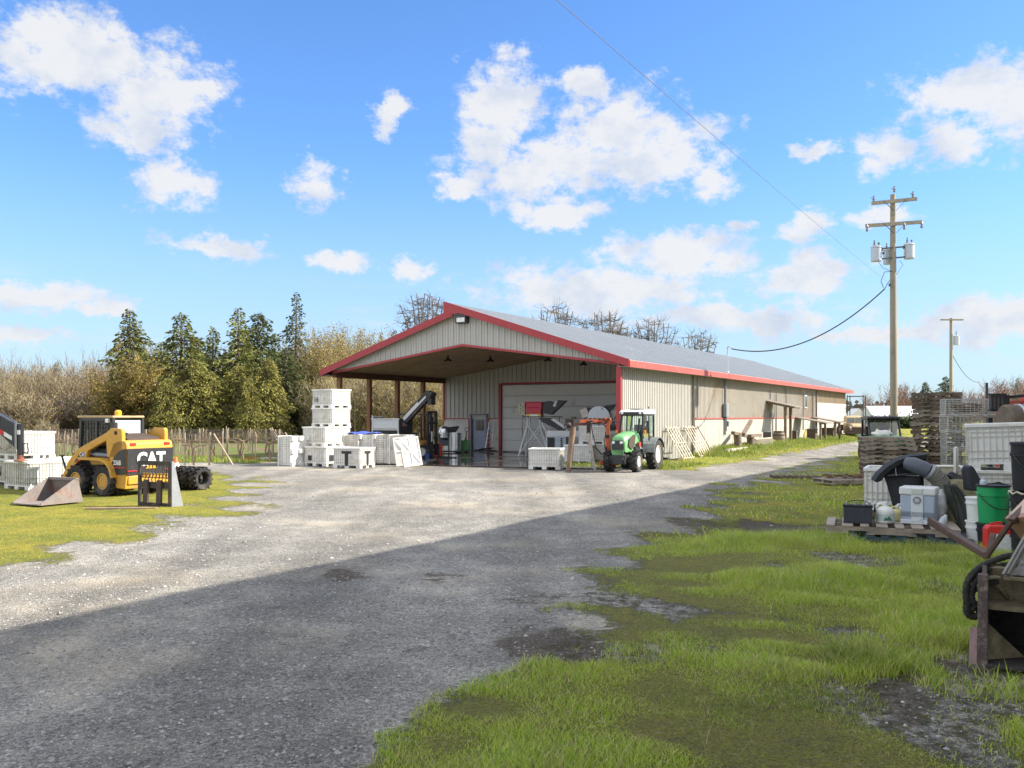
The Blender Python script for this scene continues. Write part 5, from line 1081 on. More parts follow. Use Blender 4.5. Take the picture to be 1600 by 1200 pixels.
    # pails, pallet jacks, tanks
    def jack(px, Y, rz, col, lb):
        t = thing('pallet_jack', lb, 'pallet jack', (PX(px,Y), Y, .03), rz); c = M('jack '+col[0], col[1], .45, var=.1, dirt=.15)
        for y in (-.19,.19): MB().prism([(0,.06),(1.05,.05),(1.12,.07),(1.0,.12),(0,.14)], y-.08, y+.08, S).build('fork', c, t); MB().lathe([(.05,-.06),(.05,.06)], (.95,y,.05), 'Y', 10).build('roller', M('pale roller', (.6,.55,.5), .5), t)
        MB().box((-.12,0,.35),(.24,.5,.6)).tube((-.12,0,.5),(-.12,0,.8),.07).build('body', c, t, bev=.05); MB().bar((-.18,0,.7),(-.35,0,1.15),.04).ring([(.10,-.015),(.125,0),(.10,.015)], (-.37,0,1.25), 'X', 14).build('handle', dk, t); wheel(t, (-.2,0,.1), .1, .05, .1, c, 1, 6, .003)
    jack(682, 44.0, R(-100), ('red', (.5,.05,.04)), 'red pallet jack in front of the forklift mast'); jack(727, 50, R(-100), ('green', (.12,.33,.13)), 'green pallet jack with a ring handle beside the steel drum')
    p = thing('pail', 'small blue pail on the slab at the forklift wheel', 'pail', (PX(668,42.6), 42.6, .035)); MB().lathe([(.10,0),(.13,.2),(.135,.22),(.12,.2),(.09,.02)], (0,0,0)).build('bucket', M('blue pail', (.04,.12,.35), .4), p)
    t = thing('steel_tank', 'domed stainless tank on a dark stand beside the drum', 'tank', (PX(694,50), 50, .03)); MB().lathe([(.0,1.45),(.18,1.42),(.3,1.3),(.33,1.1),(.33,.8),(.2,.62),(.08,.55)], (0,0,0)).build('vessel', st, t); m = MB()
    for a in range(4): m.bar((math.cos(a*1.57+.8)*.36,math.sin(a*1.57+.8)*.36,0),(math.cos(a*1.57+.8)*.36,math.sin(a*1.57+.8)*.36,1.0),.05)
    m.box((0,0,.5),(.56,.56,.3)).box((0,0,.95),(.6,.6,.04)); m.build('stand', M('slate stand', (.09,.1,.12), .5), t); MB().prism([(.05,1.35),(.75,1.45),(.85,1.4),(.6,1.05),(.2,1.1)], -.25, .25, S).build('chute', dk, t)
    t = thing('steel_drum', 'tall shiny stainless drum in front of the blue door', 'drum', (PX(713,49.6), 49.6, .03)); MB().lathe([(.28,0),(.285,.04),(.28,.08),(.28,1.0),(.29,1.04),(.285,1.08),(.0,1.08)], (0,0,0), n=28).build('shell', st, t)
    t = thing('low_dolly', 'dark flat dolly under the drum and tank', 'dolly', (PX(708,48.9), 48.9, .03)); MB().box((0,0,.07),(1.7,.5,.06)).build('deck', dk, t)
    for x in (-.7,.7): MB().lathe([(.04,-.03),(.04,.03)], (x,0,.04), 'Y', 10).build('wheel', RUBBER(), t)
    # ladder, hose on the back wall
    t = thing('ladder', 'aluminium step ladder leaning between door and overhead door', 'ladder', BW(-12.75, 9.85, .03), BA); m = MB()
    for x in (-.2,.2): m.bar((x*1.1,-.25,0),(x*.8,.12,1.7),.05,.03)
    for k in range(6): z = .2+k*.27; m.bar((-.2,-.25+z*.217,z),(.2,-.25+z*.217,z),.03)
    m.build('frame', GALV(), t)
    t = thing('hose_pile', 'dark hose heaped at the foot of the wall by the ladder', 'hose', BW(-12.9, 9.4, .035), BA); m = MB()
    for k in range(9): r = .2+.05*(k%3); m.path([(math.cos(a*.4)*r+(k-4)*.13,math.sin(a*.4)*r*.5,.03+.022*k*(k%2)) for a in range(16)], .025, 6)
    m.path([(.2,-.2,.03),(1.4,-.9,.03),(2.8,-1.2,.03),(4.4,-2.4,.03)], .018, 5); m.build('hose', RUBBER(), t)
    # sorting stand: white tube trestle with a red tote on a scale, black hopper, control box
    Y = 45.0; x0 = PX(836, Y); t = thing('sorting_stand', 'tall white tube stand carrying a scale, black chute and control box', 'stand', (x0, Y, .03), R(-16)); m = MB(); H = 1.95; tops = [(-.33,-.25),(.33,-.25),(.33,.25),(-.33,.25)]; bots = [(-.72,-.5),(.85,-.5),(.8,.5),(-.6,.5)]
    for (a, b), (c, d) in zip(tops, bots): m.path([(a,b,H),(a*1.0,b,H-.42),(c,d,.0)], .045, 7)
    for i in range(4):
        a, b = tops[i]; c, d = tops[(i+1)%4]; m.tube((a,b,H),(c,d,H),.04,None,6); e, f = bots[(i+1)%4]; m.tube((a,b,H-.42),(c+(e-c)*.92,d+(f-d)*.92,.12),.032,None,6); e, f = bots[i]; m.tube((c,d,H-.42),(a+(e-a)*.92,b+(f-b)*.92,.12),.032,None,6)
    m.build('trestle', M('white tube', (.72,.73,.72), .4, var=.06), t)
    MB().box((0,0,H+.1),(.76,.56,.14)).build('scale', M('yellow scale', (.7,.45,.03), .4), t, bev=.02); MB().box((.02,-.285,H+.09),(.44,.01,.09)).build('display', M('white decal', ()), t); MB().box((.4,0,H+.02),(1.9,.6,.04)).bar((1.32,-.25,H),(1.32,-.25,H-.45),.03).build('platform', dk, t)
    MB().prism([(.45,.2),(.5,.75),(.78,.8),(1.3,.62),(1.15,.38),(.9,.12)], -.28, .28, lambda a, b, d: Vector((a,d,H+b))).prism([(1.0,.3),(1.25,.85),(1.62,.82),(1.2,.4)], -.3, .3, lambda a, b, d: Vector((a,d,H+b))).build('chute', M('black chute', (.02,.02,.022), .45, var=.2), t); MB().prism([(.98,.55),(1.12,.8),(1.22,.82),(1.12,.5)], -.31, -.3, lambda a, b, d: Vector((a,d,H+b))).build('guard', al, t)
    cb = MB().box((-.62,-.2,H+.42),(.34,.22,.6)).build('control_box', M('beige control box', (.46,.42,.3), .5), t, bev=.015)
    for k in range(5): MB().ell((-.62+(.07 if k%2 else -.05),-.315,H+.6-k*.09),(.03,.02,.03)).build('button', dk, cb)
    MB().bar((-.45,-.1,H+.2),(-.3,-.1,H+.2),.05).path([(-.6,-.2,H+.1),(-.58,-.25,H-.6),(-.55,-.3,H-1.2),(-.5,-.4,.05)], .014, 5).path([(-.55,-.2,H+.1),(-.5,-.28,H-.1),(-.4,-.28,H-.16),(-.3,-.28,H-.02)], .014, 5).build('cable', dk, t)
    b = thing('tote', 'bright red plastic tote standing on the yellow scale', 'tote', (x0, Y, .03+H+.17), R(-16)); MB().prism([(-.38,0),(.38,0),(.42,.58),(-.42,.58)], -.28, .28, S).box((0,0,.3),(.82,.62,.04)).box((0,0,.57),(.88,.66,.06)).build('body', M('tote red', (.52,.02,.05), .4, var=.05), b, bev=.02)
    # second machine: white destemmer with black in-feed belt
    Y = 43.5; x0 = PX(872, Y); t = thing('destemmer', 'white crushing machine with a sloping black in-feed belt', 'machine', (x0, Y, .03), R(-14))
    MB().prism([(-.95,1.92),(-.35,1.9),(.45,1.3),(.2,1.25),(-.7,1.72)], -.35, .35, S).build('infeed_belt', M('black chute', ()), t); MB().prism([(-.3,1.85),(-.12,1.87),(.62,1.42),(.5,1.3)], -.38, -.3, S).build('side_guard', al, t)
    MB().box((.4,0,1.15),(1.75,.8,.3)).build('beam', wt, t, bev=.02); MB().box((.1,-.05,.72),(.72,.7,.55)).build('cabinet', M('pale blue cabinet', (.42,.5,.56), .4), t, bev=.015); MB().box((-.26,-.42,.72),(.34,.02,.5)).build('motor_cover', dk, t)
    for k in range(5): MB().box((.25,-.415,.92-k*.1),(.1,.012,.06+.02*(k%2))).build('lettering', BLACKINK, t)
    m = MB()
    for x in (-.5,1.2):
        for y in (-.35,.35): m.bar((x,y,0),(x,y,1.05),.06)
    m.bar((-.5,-.36,.8),(.1,-.36,.3),.04).bar((-.75,-.2,1.7),(-.45,-.3,1.0),.05); m.build('legs', wt, t)
    # stainless drum press
    t = thing('drum_press', 'round stainless press drum with pale chutes behind the post driver', 'press', (PX(938,42.6), 42.6, .03), R(-14)); MB().lathe([(.52,-.5),(.54,-.45),(.54,.45),(.5,.5),(.2,.53),(.16,.6),(.0,.6)][::-1], (0,0,1.95), 'Y', 32).build('drum', M('press steel', (.42,.44,.47), .4, .8, var=.1), t)
    MB().ell((.02,-.62,1.75),(.16,.05,.14)).build('hub', dk, t); MB().ell((.12,-.52,2.36),(.06,.05,.06)).build('valve', M('white decal', ()), t)
    MB().box((-.72,0,2.15),(.34,.5,.42),(0,-.35,0)).build('chute', M('cream chute', (.62,.58,.5), .5), t); MB().prism([(-.62,2.42),(-.3,2.38),(-.42,2.0),(-.5,2.05)], -.3, .3, S).prism([(.25,2.5),(.72,2.55),(.5,2.2)], -.3, .3, S).build('cover', M('black chute', ()), t); MB().box((.62,0,2.1),(.3,.45,.4),(0,.4,0)).build('chute', M('cream chute', ()), t)
    MB().box((0,0,1.25),(1.9,.7,.2)).build('cradle', wt, t); MB().box((.1,-.1,.85),(.5,.6,.55)).build('sump', M('olive sump', (.2,.19,.1), .5), t); MB().box((.55,-.1,1.45),(1.0,.5,.3)).build('motor', dk, t); m = MB()
    for x in (-.85,.85):
        for y in (-.3,.3): m.bar((x,y,0),(x,y,1.2),.08)
    m.build('legs', wt, t)
    t = thing('tarp', 'blue tarpaulin folded over the tipped bins', 'tarp', (PX(566,38.5), 38.6, BL+.05), R(-10)); MB().grid(lambda u, v: Vector(((u-.5)*1.5,(v-.5)*.7,.05*math.sin(u*9)*math.cos(v*7)+.07*math.sin(v*3.1))), 16, 8).build('sheet', M('blue tarpaulin', (.06,.1,.42), .5, var=.2), t, solid=.01)
canopy_things()
# ---------------------------------------------------------------- post driver and tractor
def driver():
    Y = 33.4; x0 = PX(950, Y); t = thing('post_driver', 'rusty orange post driver frame on the tractor front linkage, legs on the ground', 'implement', (x0, Y, 0), 0); og = M('implement orange', (.48,.10,.035), .55, var=.2, scale=5, dirt=.25, dcol=(.14,.07,.04)); dk = M('greasy steel', (.05,.035,.03), .6, .3, var=.4)
    z = lambda py: PZ(py, Y); X = lambda px: PX(px, Y)-x0
    MB().box((0,0,(z(681)+z(655))/2),(.13,.13,z(655)-z(681))).box((0,0,(z(681)+z(733))/2),(.17,.17,z(681)-z(733))).build('mast', og, t, bev=.012)
    MB().box((-.02,-.02,z(682)),(.13,.16,.12)).build('collar', dk, t); MB().box((.05,.0,z(723.5)),(.75,.18,.16)).box((.2,.05,z(714)),(.2,.2,.5)).box((.32,.1,z(706)),(.1,.3,.2)).build('foot', og, t, bev=.015)
    MB().bar((X(955),0,z(656.5)),(X(905),-.25,z(658)),.12,.11).build('crossbeam', og, t); MB().bar((X(955),.1,z(661)),(X(884),-.35,z(663)),.07,.06).bar((X(940),.1,z(660)),(X(952),0,z(672)),.04).build('crossbeam', M('rust red beam', (.22,.06,.04), .7, .2, var=.3), t)
    m = MB(); m.box((X(889),-.35,z(660)),(.3,.22,.28)).ell((X(887),-.5,z(664)),(.11,.1,.11)).box((X(896),-.3,z(652.5)),(.2,.1,.1)).box((X(919),-.25,z(668)),(.14,.14,.5)).bar((X(905),-.2,z(657)),(X(945),0,z(654)),.05)
    for k in range(6): m.box((X(915+k*7),-.12,z(654.5)),(.1,.1,.07))
    m.build('carriage', dk, t, bev=.01)
    for k in range(5): MB().ell((X(936+k*4),-.1,z(655)),(.05,.05,.06)).build('valve', og, t)
    MB().tube((X(894),-.4,z(667)),(X(887),-.5,.0),.115,.1,9).build('log_post', M('split log', (.22,.15,.1), .9, var=.45, scale=5, stretch=(1,1,.3), bump=.5), t)
    m = MB(); m.bar((X(918),-.4,z(676)),(X(928),-.45,0),.1,.07)
    for k in range(5): q = k/4.5; m.box((X(918+10*q)-.06,-.42,z(682)*(1-q)),(.1,.08,.07))
    m.build('leg', M('pale steel leg', (.36,.32,.28), .7, .2, var=.3), t)
    h = MB(); h.path([(X(922),-.4,z(660)),(X(925),-.5,z(680)),(X(930),-.5,z(700)),(X(938),-.4,z(709)),(X(945),-.2,z(706)),(X(947),-.1,z(698))], .025, 6); h.path([(X(946),.1,z(703)),(X(945),.15,z(690)),(X(947),.1,z(675))], .02, 6); h.path([(X(884),-.4,z(660)),(X(880),-.5,z(664)),(X(882),-.5,z(670)),(X(888),-.4,z(668))], .025, 6); h.path([(X(920),-.2,z(656)),(X(935),-.3,z(664)),(X(948),-.1,z(658))], .02, 6); h.build('hoses', RUBBER(), t)
driver()
def tractor():
    fw = Vector((-.47,-.88,0)).normalized(); rz = math.atan2(fw.y, fw.x); lf = Vector((-fw.y, fw.x, 0)); cx, cy = G(994, 737); o = Vector((cx, cy, 0))-fw*1.0-lf*.52
    t = thing('tractor', 'narrow green orchard tractor with a white-roofed cab facing the drive', 'tractor', o, rz); S = lambda a, b, d: Vector((a, d, b))
    gn = M('tractor green', (.15,.37,.14), .35, var=.08, dirt=.2, dcol=(.16,.16,.1), dscale=4, coat=.15); dk = M('tractor dark grey', (.06,.065,.06), .5, var=.15, dirt=.15); bk = M('tractor black', (.025,.026,.027), .5, var=.2); wh = M('cab roof white', (.62,.62,.60), .4, var=.04); rimm = M('pale wheel rim', (.52,.5,.45), .55, var=.08, dirt=.3)
    for s in (1,-1): wheel(t, (1.0,s*.52,.375), .375, .19, .26, rimm, s, 14, .035); wheel(t, (-.95,s*.55,.575), .575, .33, .34, rimm, s, 18, .045)
    MB().box((.1,0,.58),(2.0,.36,.4)).box((1.0,0,.4),(.16,.8,.14)).box((1.35,0,.55),(.3,.42,.5)).build('chassis', dk, t, bev=.02)
    hood = MB(); secs = [(1.5,.62,1.0,.22),(1.53,.75,1.2,.25),(1.42,.72,1.33,.28),(1.0,.72,1.40,.32),(.5,.78,1.46,.34),(.12,.8,1.48,.34)]
    V = []
    for x, z0, z1, hw in secs: V += [(x,-hw,z0),(x,-hw*1.02,z0*.4+z1*.6),(x,-hw*.8,z1-.04),(x,-hw*.4,z1),(x,hw*.4,z1),(x,hw*.8,z1-.04),(x,hw*1.02,z0*.4+z1*.6),(x,hw,z0)]
    hood.add(V, [(i*8+j,i*8+j+1,i*8+8+j+1,i*8+8+j) for i in range(5) for j in range(7)]+[tuple(range(8)),tuple(range(40,48))], True); hood.build('hood', gn, t)
    for s in (1,-1): MB().prism([(1.28,.95),(1.22,1.2),(.75,1.36),(.55,1.33),(.72,.9),(1.0,.8)], s*.325, s*.345, S).build('side_grille', M('brown grille', ()), t)
    gr = MB().box((1.535,0,.98),(.03,.44,.34)).build('grille', bk, t, bev=.02)
    for s in (1,-1): MB().ell((1.555,s*.15,1.07),(.02,.06,.055)).build('headlight', M('headlight glass', (.75,.77,.76), .1, var=.03), gr)
    for k in range(5): MB().box((1.55,0,.86+k*.03),(.012,.4,.008)).build('slat', dk, gr)
    MB().box((1.45,0,.45),(.2,.6,.3)).bar((1.5,.25,.3),(1.8,.3,.5),.07).bar((1.5,-.25,.3),(1.8,-.3,.5),.07).build('front_linkage', bk, t)
    # cab
    c = MB(); Z0, Z1 = .85, 2.08
    P = {(1,s): ((.12,s*.42,1.42),(.02,s*.42,Z1)) for s in (1,-1)}; 
    for s in (1,-1):
        c.bar((.14,s*.44,Z0),(.16,s*.45,1.45),.06); c.bar((.16,s*.45,1.45),(.0,s*.42,Z1),.06); c.bar((-1.05,s*.48,1.3),(-1.15,s*.43,Z1),.06); c.bar((-.55,s*.47,Z0),(-.6,s*.44,Z1),.05); c.bar((.0,s*.42,Z1),(-1.15,s*.43,Z1),.07); c.bar((.16,s*.45,Z0-.2),(-.55,s*.47,Z0-.2),.06); c.bar((-.55,s*.47,Z0-.2),(-1.05,s*.48,1.3),.06)
    c.bar((.0,-.42,Z1),(.0,.42,Z1),.08); c.bar((-1.15,-.43,Z1),(-1.15,.43,Z1),.06); c.build('cab', bk, t)
    gl = GLASS()
    MB().add([(.16,-.42,1.44),(.16,.42,1.44),(.0,.39,Z1),(.0,-.39,Z1)], [(0,1,2,3)]).build('windshield', gl, t)
    for s in (1,-1): MB().add([(.12,s*.455,Z0-.15),(.15,s*.455,1.42),(.0,s*.425,Z1),(-.58,s*.445,Z1),(-.55,s*.475,Z0-.15)], [(0,1,2,3,4)]).build('door', gl, t); MB().add([(-.58,s*.47,1.0),(-.6,s*.445,Z1),(-1.13,s*.435,Z1),(-1.04,s*.48,1.32)], [(0,1,2,3)]).build('side_window', gl, t)
    MB().add([(-1.06,-.45,1.35),(-1.06,.45,1.35),(-1.15,.4,Z1),(-1.15,-.4,Z1)], [(0,1,2,3)]).build('rear_window', gl, t)
    MB().prism([(.1,2.1),(.12,2.2),(-.1,2.27),(-1.15,2.29),(-1.26,2.2),(-1.24,2.1)], -.5, .5, S).build('roof', wh, t, bev=.04); MB().box((.09,0,2.13),(.1,.9,.12)).box((-.5,0,2.3),(.6,.4,.03)).build('roof_trim', bk, t, bev=.02)
    for s in (.36,-.36): MB().ell((.145,s,2.14),(.02,.055,.045)).build('work_light', M('headlight glass', ()), t)
    MB().ell((-1.0,.3,2.36),(.03,.03,.05)).build('antenna', bk, t)
    MB().box((-.6,0,1.05),(.45,.45,.16)).box((-.82,0,1.4),(.14,.45,.6)).build('seat', bk, t, bev=.04); MB().tube((.0,0,1.2),(-.22,0,1.42),.03).ring([(.17,0),(.19,.02),(.21,0),(.19,-.02)], (-.23,0,1.44), mat=Matrix.Rotation(-.6, 3, 'Y')).build('steering_wheel', bk, t)
    for s in (1,-1):
        MB().box((.17,s*.56,1.44),(.06,.08,.13)).build('indicator', M('amber lens', (.8,.3,.02), .25), t, bev=.015); MB().bar((.1,s*.44,1.8),(.2,s*.66,1.82),.02).box((.2,s*.68,1.74),(.04,.1,.24)).build('mirror', bk, t)
        A = [(-.95+math.cos(a)*.68, .575+math.sin(a)*.66) for a in [R(8+k*15) for k in range(11)]]; Bq = [(-.95+math.cos(a)*.64, .575+math.sin(a)*.62) for a in [R(8+k*15) for k in range(11)]]
        MB().prism(A+Bq[::-1], s*.42, s*.76, S).build('fender', M('fender grey', (.16,.18,.17), .5, var=.08, dirt=.1), t); MB().prism([(-.3,.6),(-.32,.95),(-.6,1.2),(-.95,1.28),(-.95,.6)], s*.38, s*.44, S).build('fender_panel', dk, t)
    MB().tube((.32,.32,1.4),(.3,.4,1.95),.035).build('exhaust', bk, t); MB().box((.5,.35,.75),(.5,.12,.3)).path([(.9,.3,.9),(.6,.36,1.0),(.3,.4,.8)], .025, 6).path([(1.2,.28,.75),(.8,.38,.65),(.4,.36,.7)], .02, 6).build('engine_parts', bk, t); MB().box((.35,.40,.98),(.2,.08,.16)).build('filter', M('red valve', (.4,.05,.03), .5), t)
    MB().bar((-1.5,.3,.5),(-2.1,.35,.35),.06).bar((-1.5,-.3,.5),(-2.1,-.35,.35),.06).bar((-1.9,.5,.3),(-1.9,.55,.95),.03).box((-2.1,.1,.36),(.3,1.3,.08)).build('rear_linkage', dk, t)
tractor()
# ---------------------------------------------------------------- clutter along the barn wall
def wall_clutter():
    wd = M('pale slat wood', (.55,.48,.38), .8, var=.15, scale=3)
    for k, (y0, n, lb) in enumerate(((5.3,5,'white slatted rack leaning on the barn wall, nearest the tractor'),(7.7,7,'wider white slatted rack leaning on the barn wall behind the first'))):
        t = thing('slatted_rack', lb, 'rack', BW(-.5, y0), BA, 'slatted racks on the wall'); m = MB()
        for i in range(n): m.bar((.95,i*.34,.02),(.07,i*.34-.05,1.55),.03,.075, up=(0,1,0))
        for q in (.06,.5,.95): m.bar((.95-.88*q+.05,-.1,.02+1.53*q),(.95-.88*q+.05,(n-1)*.34+.1,.02+1.53*q),.05,.03)
        m.build('slats', wd, t)
    old = M('old grey timber', (.17,.13,.10), .9, var=.4, scale=4, bump=.4)
    for y, x, h, lb in ((13.2,.6,.85,'short dark log stump standing at the wall under the meter'),(15.3,.7,.75,'second dark log stump beside the slatted grating')):
        t = thing('log_stump', lb, 'stump', BW(x, y, .25), BA); MB().path([(0,0,-.25),(.03,.0,h*.5),(0,.02,h)], [.24,.2,.22], 10).build('stump', old, t)
    for (p, q, lb) in (((.6,12.4,1.15),(.7,14.6,.95),'short beam laid across the two stumps'),((.8,13.6,1.05),(.5,16.2,1.75),'thick offcut propped up on the stumps'),((.9,14.5,.95),(.8,17.0,.95),'board lying level on the second stump')):
        t = thing('timber_offcut', lb, 'timber', (0,0,0)); MB().bar(BW(*p), BW(*q), .2, .16).build('beam', old, t)
    t = thing('slat_grating', 'long low slatted grating leaning between stumps and barrel', 'grating', BW(0, 15.6, .22), BA); m = MB()
    for i in range(17): m.bar((1.0,i*.3,0),(.55,i*.3,.5),.06,.04, up=(0,1,0))
    m.bar((1.0,-.1,.03),(1.0,5.0,.03),.06).bar((.55,-.1,.5),(.55,5.0,.5),.06); m.build('slats', wd, t)
    t = thing('plank', 'pale beam lying in the grass below the wall', 'plank', BW(1.0, 11.8, .3), BA); MB().bar((0,-1.8,0),(0,1.8,.02),.2,.14).build('beam', wd, t)
    for (px, py, L_, rz, lb) in ((1060,727,1.3,20,'broken board in the grass by the tractor rear wheel'),(1042,720,1.0,-10,'dark rail in the grass behind the tractor wheel')):
        t = thing('board', lb, 'board', (*G(px, py), .06), R(rz)); B((0,0,0),(L_,.14,.06)).build('plank', old, t)
    t = thing('barrel', 'old grey oak barrel with dark hoops beside the awning door', 'barrel', BW(.45, 22.7, .2), BA); MB().lathe([(.29,0),(.36,.25),(.385,.45),(.36,.65),(.29,.9),(.27,.88),(.0,.88)], (0,0,0), n=20).build('staves', M('barrel oak', (.22,.17,.12), .8, var=.3, stretch=(6,6,1)), t); m = MB()
    for z, r in ((.06,.315),(.25,.368),(.65,.368),(.84,.315)): m.ring([(r-.01,z-.03),(r+.008,z-.03),(r+.008,z+.03),(r-.01,z+.03)], (0,0,0))
    m.build('hoops', M('dark hoop', (.05,.045,.04), .6, .4), t)
    t = thing('steel_sheet', 'dark panel standing on edge behind the barrel', 'panel', BW(-.1, 22.0, .2), BA); B((0,0,.42),(.5,.04,.85)).build('sheet', M('dark sheet', (.07,.065,.06), .7), t)
    t = thing('slab_offcut', 'mossy yellow slab leaning under the lean-to', 'slab', BW(.4, 29.4, .2), BA); MB().prism([(0,0),(.85,0),(.75,.6),(.5,.95),(.1,.6)], 0, .08, lambda a, b, d: Vector((d+.1*b, a, b))).build('slab', M('lichen slab', (.36,.31,.10), .9, var=.3, scale=6), t)
    for y, s, lb in ((31.6,(.7,.8,.95),'dark wooden crate under the nearer lean-to'),(37.6,(.9,1.0,.95),'dark wooden crate under the farther lean-to'),(26.3,(.4,.4,.9),'dark narrow cabinet behind the awning post')):
        t = thing('crate', lb, 'crate', BW(.55, y, .15), BA); m = MB().box((0,0,s[2]/2),(s[0]-.06,s[1]-.06,s[2]-.04))
        for k in range(5): m.box((0,0,.08+k*(s[2]-.12)/4),(s[0],s[1],.12))
        m.build('body', M('dark crate wood', (.1,.075,.055), .85, var=.3), t)
    t = thing('wagon_wheel', 'old spoked iron wheel leaning in the grass by the wall', 'wheel', BW(1.9, 34.6, .62), BA+R(12)); m = MB().ring([(.46,-.04),(.5,-.04),(.5,.04),(.46,.04)], (0,0,0), 'X')
    for k in range(8): m.bar((0,0,0),(0,math.cos(k*.785)*.47,math.sin(k*.785)*.47),.04)
    m.lathe([(.08,-.08),(.08,.08)], (0,0,0), 'X', 10); m.build('rim', M('dark iron', (.06,.05,.045), .7, .3), t)
wall_clutter()
# ---------------------------------------------------------------- old truck, utility vehicle, far building, poles
def vehicles():
    S = lambda a, b, d: Vector((a, d, b)); X_, Y_ = PX(1336, 75), 75; t = thing('old_truck', 'rusty cream vintage truck parked nose-on at the far barn corner', 'truck', (X_, Y_, .18), R(-100)); cr = M('faded cream paint', (.42,.33,.19), .6, var=.15, scale=3, dirt=.4, dcol=(.16,.09,.05), dscale=2); ru = M('dark rusty fender', (.09,.06,.045), .75, .2, var=.4); bk = M('tractor black', ()) if 'tractor black' in _m else BLACKP()
    MB().prism([(-.1,.55),(-.06,1.2),(-.28,1.72),(-.42,1.85),(-1.1,1.88),(-1.35,1.75),(-1.4,.55)], -.7, .7, S).build('cab', cr, t, bev=.12)
    MB().add([(-.08,-.62,1.28),(-.08,.62,1.28),(-.22,.56,1.68),(-.22,-.56,1.68)], [(0,1,2,3)]).build('windshield', M('dusty glass', (.14,.16,.15), .15), t); MB().bar((-.07,0,1.27),(-.21,0,1.69),.05,.03).build('divider', cr, t)
    MB().prism([(-.1,.6),(-.1,1.22),(.5,1.2),(.95,1.1),(1.1,.9),(1.12,.5)], -.46, .46, S).build('hood', cr, t, bev=.12)
    MB().box((1.13,0,.68),(.08,.95,.5)).build('grille', ru, t, bev=.03)
    for s in (1,-1): MB().ell((.66,s*.66,.66),(.66,.33,.44)).box((.1,s*.75,.5),(.9,.3,.12)).build('fender', ru, t); MB().ell((1.12,s*.6,.86),(.07,.12,.12)).build('headlight', M('dusty lamp', (.5,.48,.4), .3), t); MB().box((-.35,s*.95,1.35),(.05,.12,.16)).build('mirror', bk, t)
    MB().box((1.28,0,.42),(.08,1.8,.15)).build('bumper', ru, t, bev=.02); MB().prism([(-1.5,.6),(-1.5,1.1),(-3.3,1.1),(-3.3,.6)], -.85, .85, S).build('bed', ru, t)
    for x in (.62,-2.5):
        for s in (1,-1): wheel(t, (x,s*.75,.36), .36, .2, .2, ru, s, 10, .006)
    # utility vehicle
    Y_ = 42; t = thing('utility_vehicle', 'green side-by-side utility vehicle with dark roof behind the short pallet stack', 'utility vehicle', (PX(1377,Y_), Y_, 0), R(-98)); gn = M('utility green', (.03,.22,.06), .35, var=.1, coat=.2); bk = BLACKP(); m = MB()
    for s in (1,-1): m.path([(.75,s*.68,.95),(.3,s*.66,1.85),(-.75,s*.66,1.88),(-.8,s*.68,.7)], .05, 7)
    for x, z in ((.3,1.85),(-.75,1.88),(.75,.98)): m.tube((x,-.67,z),(x,.67,z),.035,None,7)
    m.build('roll_cage', bk, t); MB().box((-.2,0,1.94),(1.36,1.46,.12)).box((-.2,0,2.0),(1.0,1.1,.06)).build('roof', bk, t, bev=.04)
    MB().prism([(1.35,.55),(1.4,.95),(1.1,1.1),(.7,1.14),(.6,.5)], -.7, .7, S).build('hood', gn, t, bev=.05); MB().prism([(.7,.45),(-1.5,.45),(-1.5,.75),(.6,.6)], -.68, .68, S).build('floor', bk, t); MB().prism([(-.85,.75),(-1.6,.75),(-1.65,1.15),(-.85,1.15)], -.7, .7, S).build('cargo_bed', gn, t)
    MB().add([(.72,-.64,1.05),(.72,.64,1.05),(.32,.63,1.82),(.32,-.63,1.82)], [(0,1,2,3)]).build('windshield', GLASS(), t); MB().box((-.5,0,.85),(.5,1.2,.16)).box((-.75,-.3,1.25),(.14,.5,.6),(0,-.1,0)).box((-.75,.3,1.25),(.14,.5,.6),(0,-.1,0)).build('seat', bk, t, bev=.04); MB().path([(.7,-.5,1.1),(.6,-.3,1.18),(.6,.3,1.18),(.7,.5,1.1)], .02, 6).build('dash_rail', M('straw rail', (.4,.34,.2), .6), t)
    for x in (.95,-1.05):
        for s in (1,-1): wheel(t, (x,s*.62,.31), .31, .16, .24, bk, s, 12, .02)
    b = thing('sack', 'crumpled white sack lying on the utility vehicle dash', 'sack', (PX(1378,41.3), 41.35, 1.12)); MB().ell((0,0,.06),(.44,.26,.2), 18, 12, lambda d: 1+.14*math.sin(d.x*7+d.z*5)+.08*math.cos(d.y*11)).build('sack', M('white sack', (.72,.71,.68), .7), b)
    # far white building and hedge
    t = thing('far_barn', 'low white-roofed building far across the field', 'building', (PX(1398,150), 152, 0), R(6)); MB().box((0,0,1.0),(7.6,4,2.0)).build('wall', M('far grey wall', (.4,.42,.43), .7), t); MB().prism([(-2.3,1.95),(0,3.7),(2.3,1.95)], -4.2, 4.2, lambda a, b, d: Vector((d,a,b))).build('roof', M('far white roof', (.5,.52,.54), .5), t)
    t = thing('far_house', 'small white gable far off beside the pale bare tree', 'building', (PX(1347,260), 262, 0)); MB().prism([(-2.2,0),(2.2,0),(2.2,2.2),(0,4.2),(-2.2,2.2)], 0, 6, S).build('wall', M('far white wall', (.66,.66,.64), .7), t)
    rs = np.random.RandomState(3); n = 2600; P = np.stack([rs.uniform(-4,4,n), rs.normal(0,.8,n), np.abs(rs.normal(.75,.55,n))], -1); A = rs.normal(size=(n,3)); A[:,2] += .6; A /= np.linalg.norm(A, axis=1, keepdims=True)
    t = thing('hedge', 'dark clipped hedge in front of the far white building', 'hedge', (PX(1400,140), 140, 0)); obj('foliage', mesh_np('foliage', cards(P, A, rs.uniform(.15,.35,n), rs.uniform(.25,.5,n), rs), 4, leafm('hedge dark', (.03,.045,.015), .4)), t)
